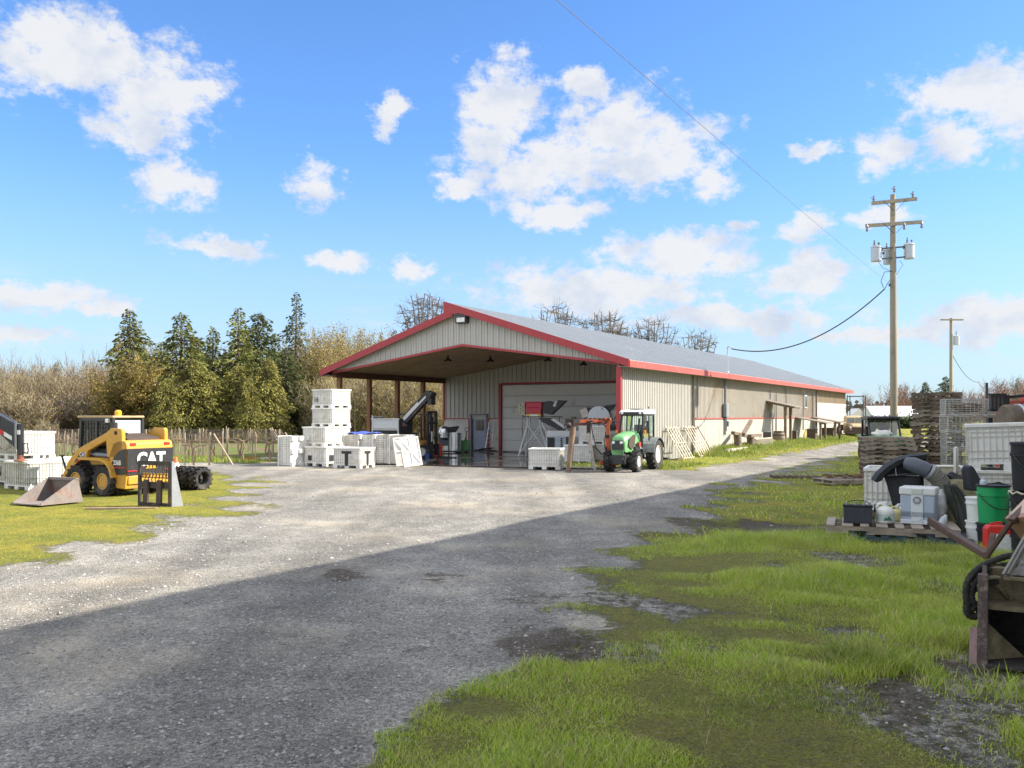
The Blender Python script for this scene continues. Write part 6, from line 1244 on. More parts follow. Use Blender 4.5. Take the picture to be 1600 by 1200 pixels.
    # utility poles
    pw = M('pole wood', (.27,.235,.165), .85, var=.2, scale=2, stretch=(3,3,.25), dirt=.15, dcol=(.16,.12,.08)); gy = M('transformer grey', (.42,.45,.47), .4, .2, var=.06); arm = M('crossarm wood', (.3,.26,.18), .85, var=.2); ins = M('insulator', (.2,.19,.2), .3); dk = M('pole hardware', (.1,.1,.1), .6, .4)
    Y_ = 45.0; x0 = PX(1396, Y_); z = lambda py: PZ(py, Y_); X = lambda px: PX(px, Y_)-x0; t = thing('utility_pole', 'tall wooden utility pole with two crossarms and grey transformers', 'utility pole', (x0, Y_, 0)); MB().path([(0.03,0,-.3),(-.01,0,z(450)),(-.03,0,z(304))], [.19,.16,.125], 14).build('pole', pw, t)
    for (a, ya, b, yb, h) in ((1360,319,1430,312,.17),(1350.5,354,1438,348,.17)):
        c = MB().bar((X(a),-.17,z(ya)),(X(b),-.17,z(yb)),.12,h).build('crossarm', arm, t); m = MB(); m.bar((X(1378),-.25,z(ya-3)),(X(1394),-.16,z(ya+11)),.04,.02).bar((X(1413),-.25,z(ya-5)),(X(1398),-.16,z(ya+11)),.04,.02); m.build('brace', dk, c)
    for px, py in ((1363,317),(1424,310),(1395,302)): MB().lathe([(.03,0),(.07,.06),(.03,.1),(.08,.16),(.03,.22),(.05,.3)], (X(px),-.17,z(py))).bar((X(px)+.02,-.17,z(py)+.1),(X(px)-.13,-.17,z(py)+.22),.03).build('insulator', ins, t)
    for px, py in ((1352,360),(1410,357),(1437,355)): MB().lathe([(.05,0),(.07,.1),(.04,.14),(.07,.24),(.03,.34)], (X(px),-.22,z(py)-.1)).build('cutout', ins, t)
    for px, py, yy in ((1368.5,397.5,-.05),(1420,393.5,-.05),(1395,399,.5)):
        tf = MB().lathe([(.0,-.36),(.25,-.36),(.26,-.3),(.255,.3),(.275,.32),(.27,.37),(.2,.42),(.0,.43)], (X(px),yy,z(py)), n=22).build('transformer', gy, t)
        for k, dx in enumerate((-.1,.12)): MB().lathe([(.03,0),(.06,.07),(.035,.1),(.06,.16),(.03,.2),(.04,.3-.1*k)], (X(px)+dx,yy,z(py)+.4)).build('bushing', ins, tf)
        MB().box((X(px)+.28*(1 if px<1390 else -1),yy,z(py)+.2),(.06,.1,.1)).build('bracket', dk, tf)
    MB().bar((X(1376),-.1,z(389)),(X(1413),-.1,z(386)),.07,.07).bar((X(1376),-.1,z(405)),(X(1413),-.1,z(402)),.07,.07).build('mount', dk, t); MB().path([(X(1392),-.2,z(425)),(X(1379),-.25,z(426)),(X(1374),-.2,z(440)),(X(1378),-.2,z(451))], .018, 5).path([(X(1390),-.2,z(436)),(X(1383),-.3,z(444)),(X(1380),-.2,z(452))], .018, 5).path([(X(1369),-.2,z(408)),(X(1375),-.3,z(420)),(X(1391),-.2,z(425))], .012, 5).path([(X(1403),-.2,z(408)),(X(1407),-.3,z(415)),(X(1398),-.2,z(430))], .012, 5).build('jumper_wire', dk, t); MB().box((X(1388),-.2,z(446)),(.1,.12,.14)).build('clamp', dk, t)
    def span(name, lb, p, q, sag, r):
        p, q = Vector(p), Vector(q); w_ = thing(name, lb, 'wire', (0,0,0)); MB().path([p.lerp(q, k/24)-Vector((0,0,sag*4*(k/24)*(1-k/24))) for k in range(25)], r, 5).build('cable', M('black cable', (.03,.03,.03), .6) if r > .02 else M('bare wire', (.16,.15,.15), .5, .3), w_)
    span('service_cable', 'thick black service cable sagging from the pole to the barn mast', (x0+X(1380),Y_-.2,z(452)), BW(-.1,14.5,5.72), 1.15, .032)
    span('overhead_wire', 'thin wire running overhead from the pole across the sky', (x0+X(1392),Y_-.1,z(446)), (PX(975,12)-17.6*.9, 12-33*.9, PZ(66,12)-1.45*.9), .25, .0045)
    Y2 = 95; x2 = PX(1486, Y2); t = thing('utility_pole', 'smaller distant utility pole with one crossarm and a single transformer', 'utility pole', (x2, Y2, 0)); zz = lambda py: PZ(py, Y2); MB().path([(0,0,-.2),(0,0,zz(497))], [.2,.14], 10).build('pole', pw, t); MB().box((0,-.2,zz(500)),(2.4,.14,.14)).build('crossarm', arm, t); MB().lathe([(.0,-.55),(.3,-.55),(.3,.4),(.0,.5)], (.52,-.1,zz(531))).build('transformer', gy, t); MB().lathe([(.05,0),(.05,.5)], (.5,-.1,zz(525))).build('bushing', ins, t)
    span('service_cable', 'thin cable dropping from the distant pole into the trees', (x2+.2,Y2,zz(556)), (PX(1530,120),120,PZ(597,120)), .8, .03)
    t = thing('steel_post', 'thin dark steel post rising above the wire cages', 'post', (PX(1543.5,40), 40, 0)); MB().tube((0,0,0),(-.05,0,PZ(598,40)),.06).build('post', M('dark steel', ()), t)
vehicles()
# ---------------------------------------------------------------- pallets, cages, bins
def stacks():
    wd = M('grey pallet wood', (.30,.25,.2), .85, var=.35, scale=3, bump=.4, bscale=30, dirt=.2, dcol=(.09,.075,.06)); dkw = M('dark wet pallet wood', (.15,.11,.08), .85, var=.4, scale=3, bump=.4, bscale=30); rs = random.Random(6)
    def pallet(mat, w_=1.5, d=1.2):
        t = thing('pallet', '', 'pallet'); m = MB()
        for y in (-d/2+.03, 0, d/2-.03):
            m.box((0,y,.083),(w_,.04,.055))
            for a, b in ((-w_/2,-w_*.32),(-w_*.14,w_*.14),(w_*.32,w_/2)): m.box(((a+b)/2,y,.036),(b-a,.04,.05))
        m.build('stringers', mat, t); m = MB()
        for k in range(8): m.box((-w_/2+.06+k*(w_-.12)/7,0,.122),(.1+.03*(k%2),d,.02))
        for k in range(4): m.box((-w_/2+.06+k*(w_-.12)/3,0,.0105),(.1,d,.019))
        m.build('deck', mat, t); return t
    A, D, Bl = pallet(wd), pallet(dkw), None; A['label'] = 'grey pallet at the foot of the short stack'; D['label'] = 'dark pallet at the foot of the tall stack'
    xs, ys = PX(1398, 28), 28.6; xt, yt = PX(1477, 29.8), 30.4; A.location = (xs, ys, 0); D.location = (xt, yt, 0); A.rotation_euler.z = R(-14); D.rotation_euler.z = R(-21); H = .138
    nm = ('second','third','fourth','fifth','sixth','seventh','eighth','ninth','tenth','eleventh','twelfth','thirteenth','fourteenth','fifteenth','sixteenth','seventeenth','eighteenth','nineteenth','twentieth')
    for k in range(1, 10): dup((A, D)[k in (2,3,6)], None, (xs+rs.uniform(-.05,.05), ys+rs.uniform(-.05,.05), k*H), R(-14)+rs.uniform(-.03,.03), ('topmost' if k == 9 else nm[k-1])+' pallet'+('' if k == 9 else ' from the ground')+' in the short stack', 'pallets in the short stack')
    for k in range(1, 20): dup((A, D)[rs.random() < .72], None, (xt+rs.uniform(-.06,.06), yt+rs.uniform(-.05,.05), k*.142), R(-21)+rs.uniform(-.035,.035), ('topmost' if k == 19 else nm[k-1])+' pallet'+('' if k == 19 else ' from the ground')+' in the tall stack', 'pallets in the tall stack')
    A['group'] = 'pallets in the short stack'; D['group'] = 'pallets in the tall stack'
    p = dup(A, None, (PX(1322,26.6), 26.6, .05), R(10), 'broken pallet lying in the turf left of the short stack', 'loose pallets'); p = dup(D, None, (PX(1243,29.2), 29.2, .0), R(-6), 'flat dark pallet lying nearest the gravel drive', 'loose pallets'); p.scale = (1,.7,.8)
    t = thing('wood_scraps', 'heap of brown sticks on the broken pallet', 'scraps', (PX(1322,26.6), 26.6, .2)); m = MB()
    for k in range(30): a = rs.uniform(0,6.28); x, y = rs.uniform(-.5,.5), rs.uniform(-.3,.3); m.bar((x,y,rs.uniform(0,.1)),(x+math.cos(a)*.35,y+math.sin(a)*.3,rs.uniform(0,.14)),.025)
    m.build('sticks', M('brown sticks', (.16,.09,.06), .85, var=.3), t)
    # pallet under the junk: brown on top of a bluish one
    P1 = dup(A, None, (6.22, 14.75, .145), R(-21), 'brown pallet carrying the battery and cooler', 'junk pallets'); P1.scale = (1.32,1,1.05)
    P0 = thing('pallet', 'bluish pallet underneath the brown one', 'pallet', (6.45, 14.65, 0), R(-19), 'junk pallets'); 
    for c in A.children:
        q = dup(c, P0); q.data = q.data.copy(); q.data.materials[0] = M('blue pallet paint', (.05,.09,.11), .8, var=.3, dirt=.4, dcol=(.1,.08,.06))
    P0.scale = (1.2,1,1)
    # wire cages
    wm = M('cage wire', (.42,.43,.40), .5, .5, var=.2, dirt=.2, dcol=(.25,.2,.14)); t = thing('wire_cage', 'lowest wire cage in the stack', 'cage', (PX(1529,27), 27.6, 0), R(-16), 'stacked wire cages'); m = MB(); w_, d, h = 1.36, 1.1, .5; r = .007
    for s in (-1,1):
        for k in range(13): x = -w_/2+k*w_/12; m.box((x,s*d/2,h/2),(.013,.013,h-.04))
        for k in range(9): m.box((0,s*d/2,.04+k*.055),(w_,.011,.011))
        for k in range(10): y = -d/2+k*d/9; m.box((s*w_/2,y,h/2),(.012,.012,h-.04))
        for k in range(9): m.box((s*w_/2,0,.04+k*.055),(.011,d,.011))
    for k in range(12): m.box((-w_/2+k*w_/11,0,.05),(.009,d,.009))
    m.build('mesh', wm, t); m = MB()
    for x in (-w_/2,w_/2):
        for y in (-d/2,d/2): m.box((x,y,h/2),(.035,.035,h))
    for z in (.02,h-.01):
        for s in (-1,1): m.box((0,s*d/2,z),(w_,.025,.025)); m.box((s*w_/2,0,z),(.025,d,.025))
    for x in (-.4,.4): m.box((x,-d/2-.03,.0),(.1,.06,.06))
    m.build('frame', GALV(), t)
    for k, lb in enumerate(('second wire cage from the ground','middle wire cage of the stack','fourth wire cage from the ground','topmost wire cage of the stack')): dup(t, None, (PX(1529,27)+rs.uniform(-.04,.04), 27.6+rs.uniform(-.05,.05), (k+1)*.515), R(-16+rs.uniform(-3,3)), lb)
    # things inside: coils
    for k in range(3):
        c = thing('hose_coil', ('grey hose coil in the lowest wire cage','grey hose coil in the middle wire cage','brown pipe bundle in the top wire cage')[k], 'coil', (PX(1525,27), 27.5, .08+k*1.03)); m = MB()
        for j in range(4): m.path([(math.cos(a*.45)*(.3+.04*j),math.sin(a*.45)*(.3+.02*j),.04+.07*j+.02*math.sin(a*1.7+j)) for a in range(14)], .022, 5, closed=True)
        m.build('coil', (M('grey hose', (.2,.2,.19), .6), M('grey hose', (.2,.2,.19), .6), RUST())[k], c)
    # near big bin on lower bin on pallets
    bx, by = PX(1511,15.5)+BL/2*1.05+.42, 16.15
    for k in range(2): dup(D, None, (bx, by+.05, k*.138), R(-22), ('lower','upper')[k]+' pallet beneath the big near bins', 'pallets beneath the near bins')
    dup(BIN, None, (bx-.1, by+.05, .29), R(-23), 'lower of the two big near bins, mostly hidden by pails', 'near white bins'); q = dup(BIN, None, (bx, by, 1.09), R(-25), 'big near white bin with darker ribs behind the black pail', 'near white bins'); q.scale = (1.05,1,1.04); q.rotation_euler.y = R(-2.2)
    dup(BIN, None, (PX(1371,16.9)+.64, 17.4, .25), R(-26), 'white bin standing behind the black leaf hood', 'near white bins'); dup(D, None, (PX(1371,16.9)+.64, 17.4, .1), R(-26), 'pallet under the bin behind the leaf hood', 'pallets beneath the near bins')
    l = thing('bin_lid', 'dirty white lid wedged upright beside the big near bin', 'lid', (PX(1506,16.2), 16.5, .75), R(60)); MB().box((0,0,.36),(.5,.04,.72)).box((0,-.03,.36),(.08,.03,.7)).build('panel', WHITE(), l)
    t = thing('cream_trough', 'cream plastic trough lying under the wire cages', 'trough', (PX(1476,17.2), 17.4, .9), R(-3)); MB().prism([(-.4,0),(.4,0),(.43,.17),(-.43,.17)], -.2, .2, lambda a, b, d: Vector((a,d,b))).box((0,-.0,.17),(.9,.46,.03)).build('body', M('cream plastic', (.62,.57,.42), .5, var=.06, dirt=.15, dcol=(.35,.28,.18)), t, bev=.02); u = thing('crate', 'grey crate propping up the cream trough', 'crate', (PX(1476,17.2), 17.45, 0)); MB().box((0,0,.45),(.8,.4,.88)).box((0,0,.3),(.84,.44,.06)).box((0,0,.6),(.84,.44,.06)).build('body', M('dark crate wood', ()), u)
    # steel frame, red crate, rolled canvas
    Yf = 22; t = thing('lift_carriage', 'black slotted steel carriage with a long bar above the big bin', 'frame', (PX(1557,Yf), Yf, 0)); bk = BLACKP(); m = MB(); zt, zb = PZ(617,Yf), PZ(641,Yf)
    for k in range(4): m.box((-.13+k*.1,0,(zt+zb)/2),(.045,.12,zt-zb))
    m.box((.02,0,zt),(.4,.14,.07)).box((.02,0,zb),(.4,.14,.06)).box((.24,.0,(zt+.0)/2),(.1,.12,zt)).box((-.14,.05,1),(.1,.1,2.0)).bar((.2,0,PZ(621,Yf)),(1.6,-.1,PZ(613,Yf)),.07,.07); m.build('carriage', bk, t)
    t = thing('red_crate', 'red slatted crate far behind the steel carriage', 'crate', (PX(1583,26), 26, 0)); m = MB()
    for k in range(4): m.box((0,0,PZ(637,26)+k*.06),(.8,.5,.045))
    for x in (-.36,.36): m.box((x,0,PZ(637,26)/2+.15),(.06,.45,PZ(637,26)+.3))
    m.build('slats', M('faded red', (.45,.07,.05), .6, var=.15), t)
    t = thing('canvas_roll', 'brown rolled bundle with pale blue straps on the dark frame', 'roll', (PX(1592,20.5)+.42, 20.6, PZ(655,20.5)), R(4)); MB().lathe([(.0,-.75),(.3,-.75),(.34,-.7),(.34,.9),(.0,.9)], (0,0,0), 'X', 18).build('roll', M('brown canvas', (.15,.12,.09), .9, var=.3, bump=.3), t)
    for x in (-.42,-.2,.02): MB().ring([(.335,-.035),(.352,-.035),(.352,.035),(.335,.035)], (x,0,0), 'X', 22).build('strap', M('pale blue strap', (.5,.58,.68), .5), t)
    u = thing('trestle', 'dark timber trestle holding the rolled bundle', 'trestle', (PX(1592,20.5)+.42, 20.6, 0)); m = MB()
    for x in (-.5,.5): m.bar((x,-.3,0),(x,0,1.62),.1).bar((x,.3,0),(x,0,1.62),.1)
    m.box((0,0,1.62),(1.4,.3,.08)); m.build('frame', dkw, u)
stacks()
# ---------------------------------------------------------------- the junk on and around the near pallet
def junk():
    S = lambda a, b, d: Vector((a, d, b)); zp = .287; bk = M('black plastic', (.02,.02,.021), .7, spec=.2, var=.2, dirt=.12, dcol=(.12,.12,.11)); 
    t = thing('battery', 'black ribbed vehicle battery with a carry strap on the pallet end', 'battery', (PX(1344,14.7), 14.8, zp), R(-21)); m = MB().box((0,0,.13),(.44,.24,.26)); 
    for k in range(12): m.box((-.2+k*.036,-.122,.11),(.012,.008,.2))
    m.build('case', M('battery case', (.035,.04,.055), .5, var=.15), t, bev=.008); MB().box((0,0,.275),(.46,.25,.03)).build('lid', bk, t, bev=.006)
    for x in (-.17,-.03,.1,.18): MB().lathe([(.02,0),(.018,.05)], (x,.0,.29), n=10).build('terminal', M('lead grey', (.3,.32,.35), .5, .5), t)
    MB().path([(-.2,0,.28),(-.15,0,.345),(0,0,.37),(.12,0,.355),(.2,0,.28)], .007, 6).build('strap', bk, t)
    def jug(px, Y, s, col, lb, cap, cat='jug', z=zp):
        t = thing('jug', lb, cat, (PX(px,Y), Y, z), R(-8)); t.scale = (s,)*3
        m = MB(); m.lathe([(.12,0),(.135,.02),(.135,.17),(.125,.2),(.09,.24),(.04,.255),(.038,.29),(.0,.29)], (0,0,0), n=20); m.build('body', col, t)
        MB().path([(-.115,0,.17),(-.12,0,.25),(-.09,0,.29),(-.03,0,.285),(.0,0,.26)], .022, 8).build('handle', col, t); MB().lathe([(.042,.285),(.042,.32),(.0,.32)], (0,0,0), n=14).build('cap', cap, t); return t
    wh = M('jug white', (.72,.72,.68), .45, var=.04, dirt=.12, dcol=(.4,.36,.25)); j = jug(1383, 14.75, 1.08, wh, 'white handled jug with a green mountain label beside the battery', wh)
    MB().lathe([(.137,.04),(.137,.14)], (0,0,0), n=20).build('label', M('jug label', (.45,.55,.5), .5), j); MB().prism([(-.06,.05),(.08,.05),(.05,.075),(.02,.12),(-.01,.08),(-.03,.1)], -.139, -.142, S).build('emblem', M('label green', (.05,.16,.12), .5), j)
    jug(1402, 15.05, .8, M('jug yellow', (.6,.52,.22), .45, var=.06), 'small yellowish jug tucked behind the cooler', wh); jug(1410, 15.45, .8, wh, 'white jug half hidden behind the yellow one', wh)
    # thermoelectric cooler
    t = thing('cooler', 'grey and white electric cool box with a round fan vent', 'cooler', (PX(1446,14.5), 14.72, zp), R(-33)); gy = M('cooler grey', (.36,.42,.50), .45, var=.03, dirt=.06); pl = M('cooler pale', (.6,.63,.66), .45, var=.03, dirt=.08)
    MB().prism([(-.25,.0),(.25,0),(.26,.47),(-.26,.47)], -.2, .2, S).build('body', gy, t, bev=.02); MB().box((0,0,.535),(.55,.44,.13)).build('lid', M('cooler lid', (.66,.66,.66), .4, var=.03, dirt=.08), t, bev=.025); fp = MB().box((-.0,-.205,.27),(.18,.04,.46)).build('front_panel', pl, t, bev=.008); MB().box((-.0,-.226,.53),(.17,.02,.1)).build('latch', M('cooler latch', (.5,.52,.48), .45), t, bev=.01)
    v = MB().lathe([(.0,0),(.062,0),(.062,.008),(.0,.008)], (0,-.234,.39), 'Y', 20).build('vent', M('vent dark', (.05,.055,.06), .5), fp)
    for k in range(6): a = k*math.pi/6; MB().box((0,-.238,.39),(.12,.006,.008),(0,a,0)).build('vent_spoke', pl, v)
    m = MB()
    for k in range(6): m.box((0,-.207 if abs(k)<9 else 0,.125+k*.014),(.5,.006,.004)); m.box((0,-.227,.125+k*.014),(.17,.004,.005))
    m.build('groove', M('groove grey', (.15,.17,.2), .6), t); MB().box((0,-.203,.035),(.52,.03,.07)).build('plinth', pl, t, bev=.01)
    # plastic bag, silver bottle
    t = thing('plastic_bag', 'crumpled translucent plastic bag hanging on the cooler side', 'bag', (PX(1474,14.8), 14.95, zp+.0)); MB().ell((0,0,.27),(.11,.14,.27), 26, 20, lambda d: 1+.05*math.sin(d.z*9+d.y*6)+.05*math.cos(d.x*11+d.z*8)+.03*math.sin(d.y*23+d.z*19)).build('film', M('milky film', (.55,.54,.56), .3, var=.1), t)
    t = thing('bottle', 'grey plastic bottle leaning by the plastic bag', 'bottle', (PX(1472,14.2), 14.25, .30), R(20)); MB().lathe([(.05,0),(.06,.02),(.06,.12),(.03,.17),(.025,.2),(.0,.2)], (0,0,0), mat=Matrix.Rotation(R(35),3,'Y')).build('body', M('bottle grey', (.42,.45,.48), .35), t)
    # leaf hood with fabric panel and corrugated hose
    Y = 15.75; x0 = PX(1405, Y); X = lambda px: PX(px, Y)-x0; z = lambda py: PZ(py, Y); t = thing('leaf_collector_hood', 'black collector hood with a fabric skirt and a corrugated hose', 'hood', (x0, Y, 0), R(-16))
    arc = [(1366,751),(1373,740),(1385,728),(1400,718),(1418,711.5),(1441,708.5)]; inn = [(1441,716),(1420,719),(1403,725),(1390,734),(1381,743),(1377,750),(1370,753)]
    MB().prism([(X(a),z(b)) for a, b in arc+inn], -.28, .32, S).build('lip', bk, t, bev=.012); MB().prism([(X(a),z(b)) for a, b in [(1380,743),(1390,733),(1403,725),(1420,719),(1440,716),(1440,741),(1400,742)]], -.2, .25, S).build('shell', M('hood shell', (.016,.017,.019), .75, spec=.2, var=.15), t)
    MB().bar((X(1385),-.22,z(742)),(X(1441),-.22,z(737)),.04,.03).build('rod', M('dark steel', ()), t); MB().path([(X(1397),-.24,z(729)),(X(1398),-.24,z(742))], .008, 6).ell((X(1395),-.23,z(729)),(.015,.015,.015)).build('pin', GALV(), t)
    def skirt(u, v):
        xl = 1380+18*v**.8; xr = 1435-6*v; a = xl+(xr-xl)*u; return Vector((X(a), -.17+.03*math.sin(u*5+v*2)+.05*v, z(742)+(.28-z(742))*v))
    MB().grid(skirt, 14, 14).build('skirt', M('black fabric', (.03,.03,.033), .85, var=.25, bump=.3), t, solid=.012)
    for px in (1437,): MB().bar((X(px),.0,z(740)),(X(px)+.03,0,.2),.06).build('strut', bk, t)
    MB().path([(X(1411),-.28,z(722)),(X(1420),-.34,z(724)),(X(1432),-.38,z(729)),(X(1442),-.4,z(734))], [.1,.13,.135,.125], 18).build('elbow', M('blue grey elbow', (.075,.085,.105), .45, var=.08), t)
    pts = [(1442,734),(1449,738),(1455,744),(1460,752),(1462.5,762),(1462,773),(1458,784),(1452,794),(1446,803)]; path = [Vector((X(a),-.4+.008*i,z(b))) for i, (a, b) in enumerate(pts)]; fine = []; rad = []
    for i in range(len(path)-1):
        for k in range(14): fine.append(path[i].lerp(path[i+1], k/14)); rad.append(.138+(.007 if (k % 4) < 2 else -.004))
    MB().path(fine, rad, 20).build('hose', M('corrugated hose', (.17,.16,.13), .55, var=.12), t); d = (path[1]-path[0]).normalized(); MB().path([path[0]-d*.01,path[0]+d*.035],[.148,.148],20).build('clamp', GALV(), t)
    # tarps
    rs = np.random.RandomState(2)
    def drape(px0, px1, Y0, Y1, ztop, seed, mat, name, lb, n=34, amp=.07):
        r = np.random.RandomState(seed); K = [(r.uniform(3,11), r.uniform(3,11), r.uniform(0,6), r.uniform(.3,1)) for _ in range(9)]; x_0, x_1 = PX(px0,(Y0+Y1)/2), PX(px1,(Y0+Y1)/2); t = thing(name, lb, 'tarp', ((x_0+x_1)/2, (Y0+Y1)/2, 0))
        def f(u, v):
            e = min(1, 4.2*min(u, 1-u)+.0)*min(1, 2.6*min(v+.02, 1.02-v)); e = max(0, e)**.6; q = sum(c*math.sin(a*u*2+b*v*2+p) for a, b, p, c in K)*amp/3
            return Vector(((u-.5)*(x_1-x_0)*(1.05)+q*.6, (v-.5)*(Y1-Y0)+q, max(.02, ztop*e*(1+q*1.3)+q*.6)))
        MB().grid(f, n, n).build('sheet', mat, t, solid=.008); return t
    drape(1455, 1545, 15.0, 16.4, .84, 5, M('olive camouflage canvas', (.20,.18,.09), .8, var=.5, scale=3.5, dirt=.3, dcol=(.09,.1,.05), dscale=4), 'tarp', 'olive camouflage tarp heaped behind the cooler'); 
    t = thing('folded_tarp', 'dark green folded tarp hanging over the heap beside the cooler', 'tarp', (PX(1500,14.7), 14.7, 0))
    def fold(u, v): xl = 1486+26*v; w_ = 15+20*math.sin(v*2.6)**1.0+5*v; px = xl+w_*(u-.25); return Vector((PX(px,14.7)-PX(1500,14.7)+.02*math.sin(u*14+v*3), .18*(1-v)-.1*math.sin(u*3.1)+.045*math.sin(u*17+v*5), PZ(757+84*v,14.7)))
    MB().grid(fold, 26, 20).build('sheet', M('dark green tarp', (.05,.056,.045), .45, var=.3, scale=4), t, solid=.01)
    t = thing('black_sheet', 'crumpled black sheet lying on the olive heap', 'sheet', (PX(1486,15.9), 15.9, .88)); MB().grid(lambda u, v: Vector(((u-.5)*.5,(v-.5)*.4,.1*math.sin(u*8+v*3)*math.cos(v*7)+.22*max(0,u-.45)*(1-v*.3)+.03)), 18, 14).build('sheet', M('black fabric', ()), t, solid=.01)
    t = thing('machine_seat', 'black plastic seat shell tipped up among the tarps', 'seat', (PX(1522,14.9), 15.0, .80)); MB().prism([(-.08,.0),(-.1,.4),(-.04,.43),(.02,.36),(.18,.06),(.15,0)], -.12, .12, S).build('shell', M('grey black plastic', (.035,.037,.043), .6, spec=.3), t, bev=.03); MB().path([(.05,-.1,.02),(.25,-.1,.08),(.42,-.1,.12),(.5,-.1,.1)], [.03,.04,.035,.02], 8).build('arm', bk, t); s2 = thing('crate', 'low crate buried under the tarps', 'crate', (PX(1515,15.6), 15.7, 0)); MB().box((0,0,.36),(1.1,.6,.7)).box((0,0,.2),(1.14,.64,.08)).build('body', M('dark crate wood', ()), s2)
    # pails
    def pail(px, Y, z0, h, r, mat, lb, lid=None, handle=True, group=None, label_m=None):
        t = thing('pail', lb, 'pail', (PX(px,Y), Y, z0), 0, group); MB().lathe([(r*.86,0),(r*.88,.01),(r*.97,h*.72),(r*1.04,h*.73),(r*1.04,h*.8),(r*.985,h*.81),(r,h),(r*.95,h),(r*.8,.03),(.0,.03)], (0,0,0), n=28).build('bucket', mat, t)
        if lid: MB().lathe([(r*1.03,h*.965),(r*1.07,h*.97),(r*1.07,h*1.02),(r*.95,h*1.03),(r*.93,h*1.005),(.0,h*1.005)], (0,0,0), n=28).build('lid', lid, t)
        if handle: MB().path([(r*1.04*math.cos(a),-r*1.04*abs(math.sin(a))-.03,h*.78-math.sin(a)*h*.38) for a in [math.pi*k/12 for k in range(13)]], .008, 6).build('handle', BLACKP(), t)
        if label_m:
            a0 = -.55; MB().add([(r*1.0*math.cos(a)*.985,r*1.0*math.sin(a)*.985,zz) for a in (a0-.28,a0-.1,a0+.1,a0+.28) for zz in (h*.2,h*.66)], [(0,2,3,1),(2,4,5,3),(4,6,7,5)], True).build('label', label_m, t)
        return t
    bp = M('pail black', (.016,.016,.018), .5, spec=.3, var=.15, dirt=.1); wp = M('pail white', (.70,.69,.65), .45, var=.04, dirt=.15, dcol=(.4,.36,.26)); gp = M('pail green', (.005,.30,.09), .38, var=.04, dirt=.06); lbm = M('pail label', (.42,.5,.58), .5, var=.2, scale=25)
    pail(1552, 13.5, 0, .42, .225, bp, 'black pail standing under the green pail', bp, False); pail(1552, 13.5, .435, .565, .225, gp, 'bright green pail with a black lid on a black pail', bp, True, None, lbm)
    pail(1530, 14.0, 0, .40, .19, wp, 'white pail at the bottom behind the green pail', wp, False, 'white pails'); pail(1530, 14.0, .41, .36, .19, wp, 'white pail stacked on another behind the green pail', wp, False, 'white pails'); pail(1583, 14.2, 0, .5, .21, wp, 'white pail behind the red jerrycan', wp, False, 'white pails')
    pail(1606, 12.6, 0, .46, .22, bp, 'lowest black pail of the stack beside the big bin', bp, False, 'stacked black pails'); pail(1606, 12.6, .48, .5, .22, bp, 'middle black pail wrapped with cord at its rim', None, True, 'stacked black pails'); pail(1606, 12.6, 1.0, .66, .215, bp, 'topmost black pail with a blue label', bp, True, 'stacked black pails', lbm)
    c = thing('cord', 'pale cord wound round the rim of the middle black pail', 'cord', (PX(1606,12.6), 12.6, .97)); MB().path([(.235*math.cos(a*.3),.235*math.sin(a*.3),.02*math.sin(a*2.7)) for a in range(21)], .014, 6, closed=True).build('cord', M('pale cord', (.55,.52,.4), .8), c)
    t = thing('bottle', 'clear plastic bottle standing on the green pail lid', 'bottle', (PX(1538,13.4), 13.42, 1.015)); MB().lathe([(.05,0),(.055,.02),(.05,.06),(.03,.08),(.03,.1),(.0,.1)], (0,0,0)).build('body', M('pale bottle', (.45,.52,.55), .2), t)
    t = thing('jerrycan', 'red jerrycan with a white label below the green pail', 'jerrycan', (PX(1562,12.75), 12.8, .03), R(-14)); MB().prism([(-.18,0),(.18,0),(.18,.42),(.1,.46),(-.13,.46),(-.18,.42)], -.1, .1, S).build('body', M('jerrycan red', (.6,.025,.02), .4, var=.05, dirt=.06), t, bev=.025); MB().box((.02,-.104,.2),(.25,.008,.28)).build('label', M('jerry label', (.65,.66,.66), .5, var=.25, scale=18), t); MB().lathe([(.04,.44),(.04,.5),(.0,.5)], (.1,0,0)).build('cap', bk, t); MB().bar((-.1,0,.47),(.05,0,.5),.03).build('handle', M('jerrycan red', ()), t)
    t = thing('jerrycan', 'pale jerrycan behind the red one', 'jerrycan', (PX(1590,13.0), 13.1, .0), R(-4)); MB().prism([(-.16,0),(.16,0),(.16,.38),(-.13,.42),(-.16,.38)], -.1, .1, S).build('body', M('pale grey can', (.4,.43,.46), .45), t, bev=.02); MB().lathe([(.035,.4),(.035,.45),(.0,.45)], (.05,0,0)).build('cap', bk, t)
    # rusty linkage and tan cover
    ru = M('brown steel bar', (.105,.062,.045), .6, .25, var=.3, scale=5, dirt=.25, dcol=(.05,.035,.03)); P = lambda px, py, Y: Vector((PX(px,Y), Y, PZ(py,Y)))
    t = thing('loader_linkage', 'rusty bent steel linkage arm reaching over the grass', 'linkage', (0,0,0)); MB().bar(P(1454,815,11.6),P(1543,868,10.4),.095,.075).build('arm', ru, t, bev=.01); MB().bar(P(1452,811,11.55),P(1480,830,11.2),.05,.06).build('tab', ru, t); MB().bar(P(1540,872,10.4),P(1580,815,10.2),.09,.05).bar(P(1580,815,10.2),P(1645,755,10.6),.09,.07).build('upright', ru, t, bev=.01); MB().bar(P(1543,868,10.45),P(1552,834,10.6),.06,.03).build('lug', ru, t); MB().bar(P(1600,800,10.4),(PX(1640,10.0),10.1,0),.09,.09).build('stand', ru, t)
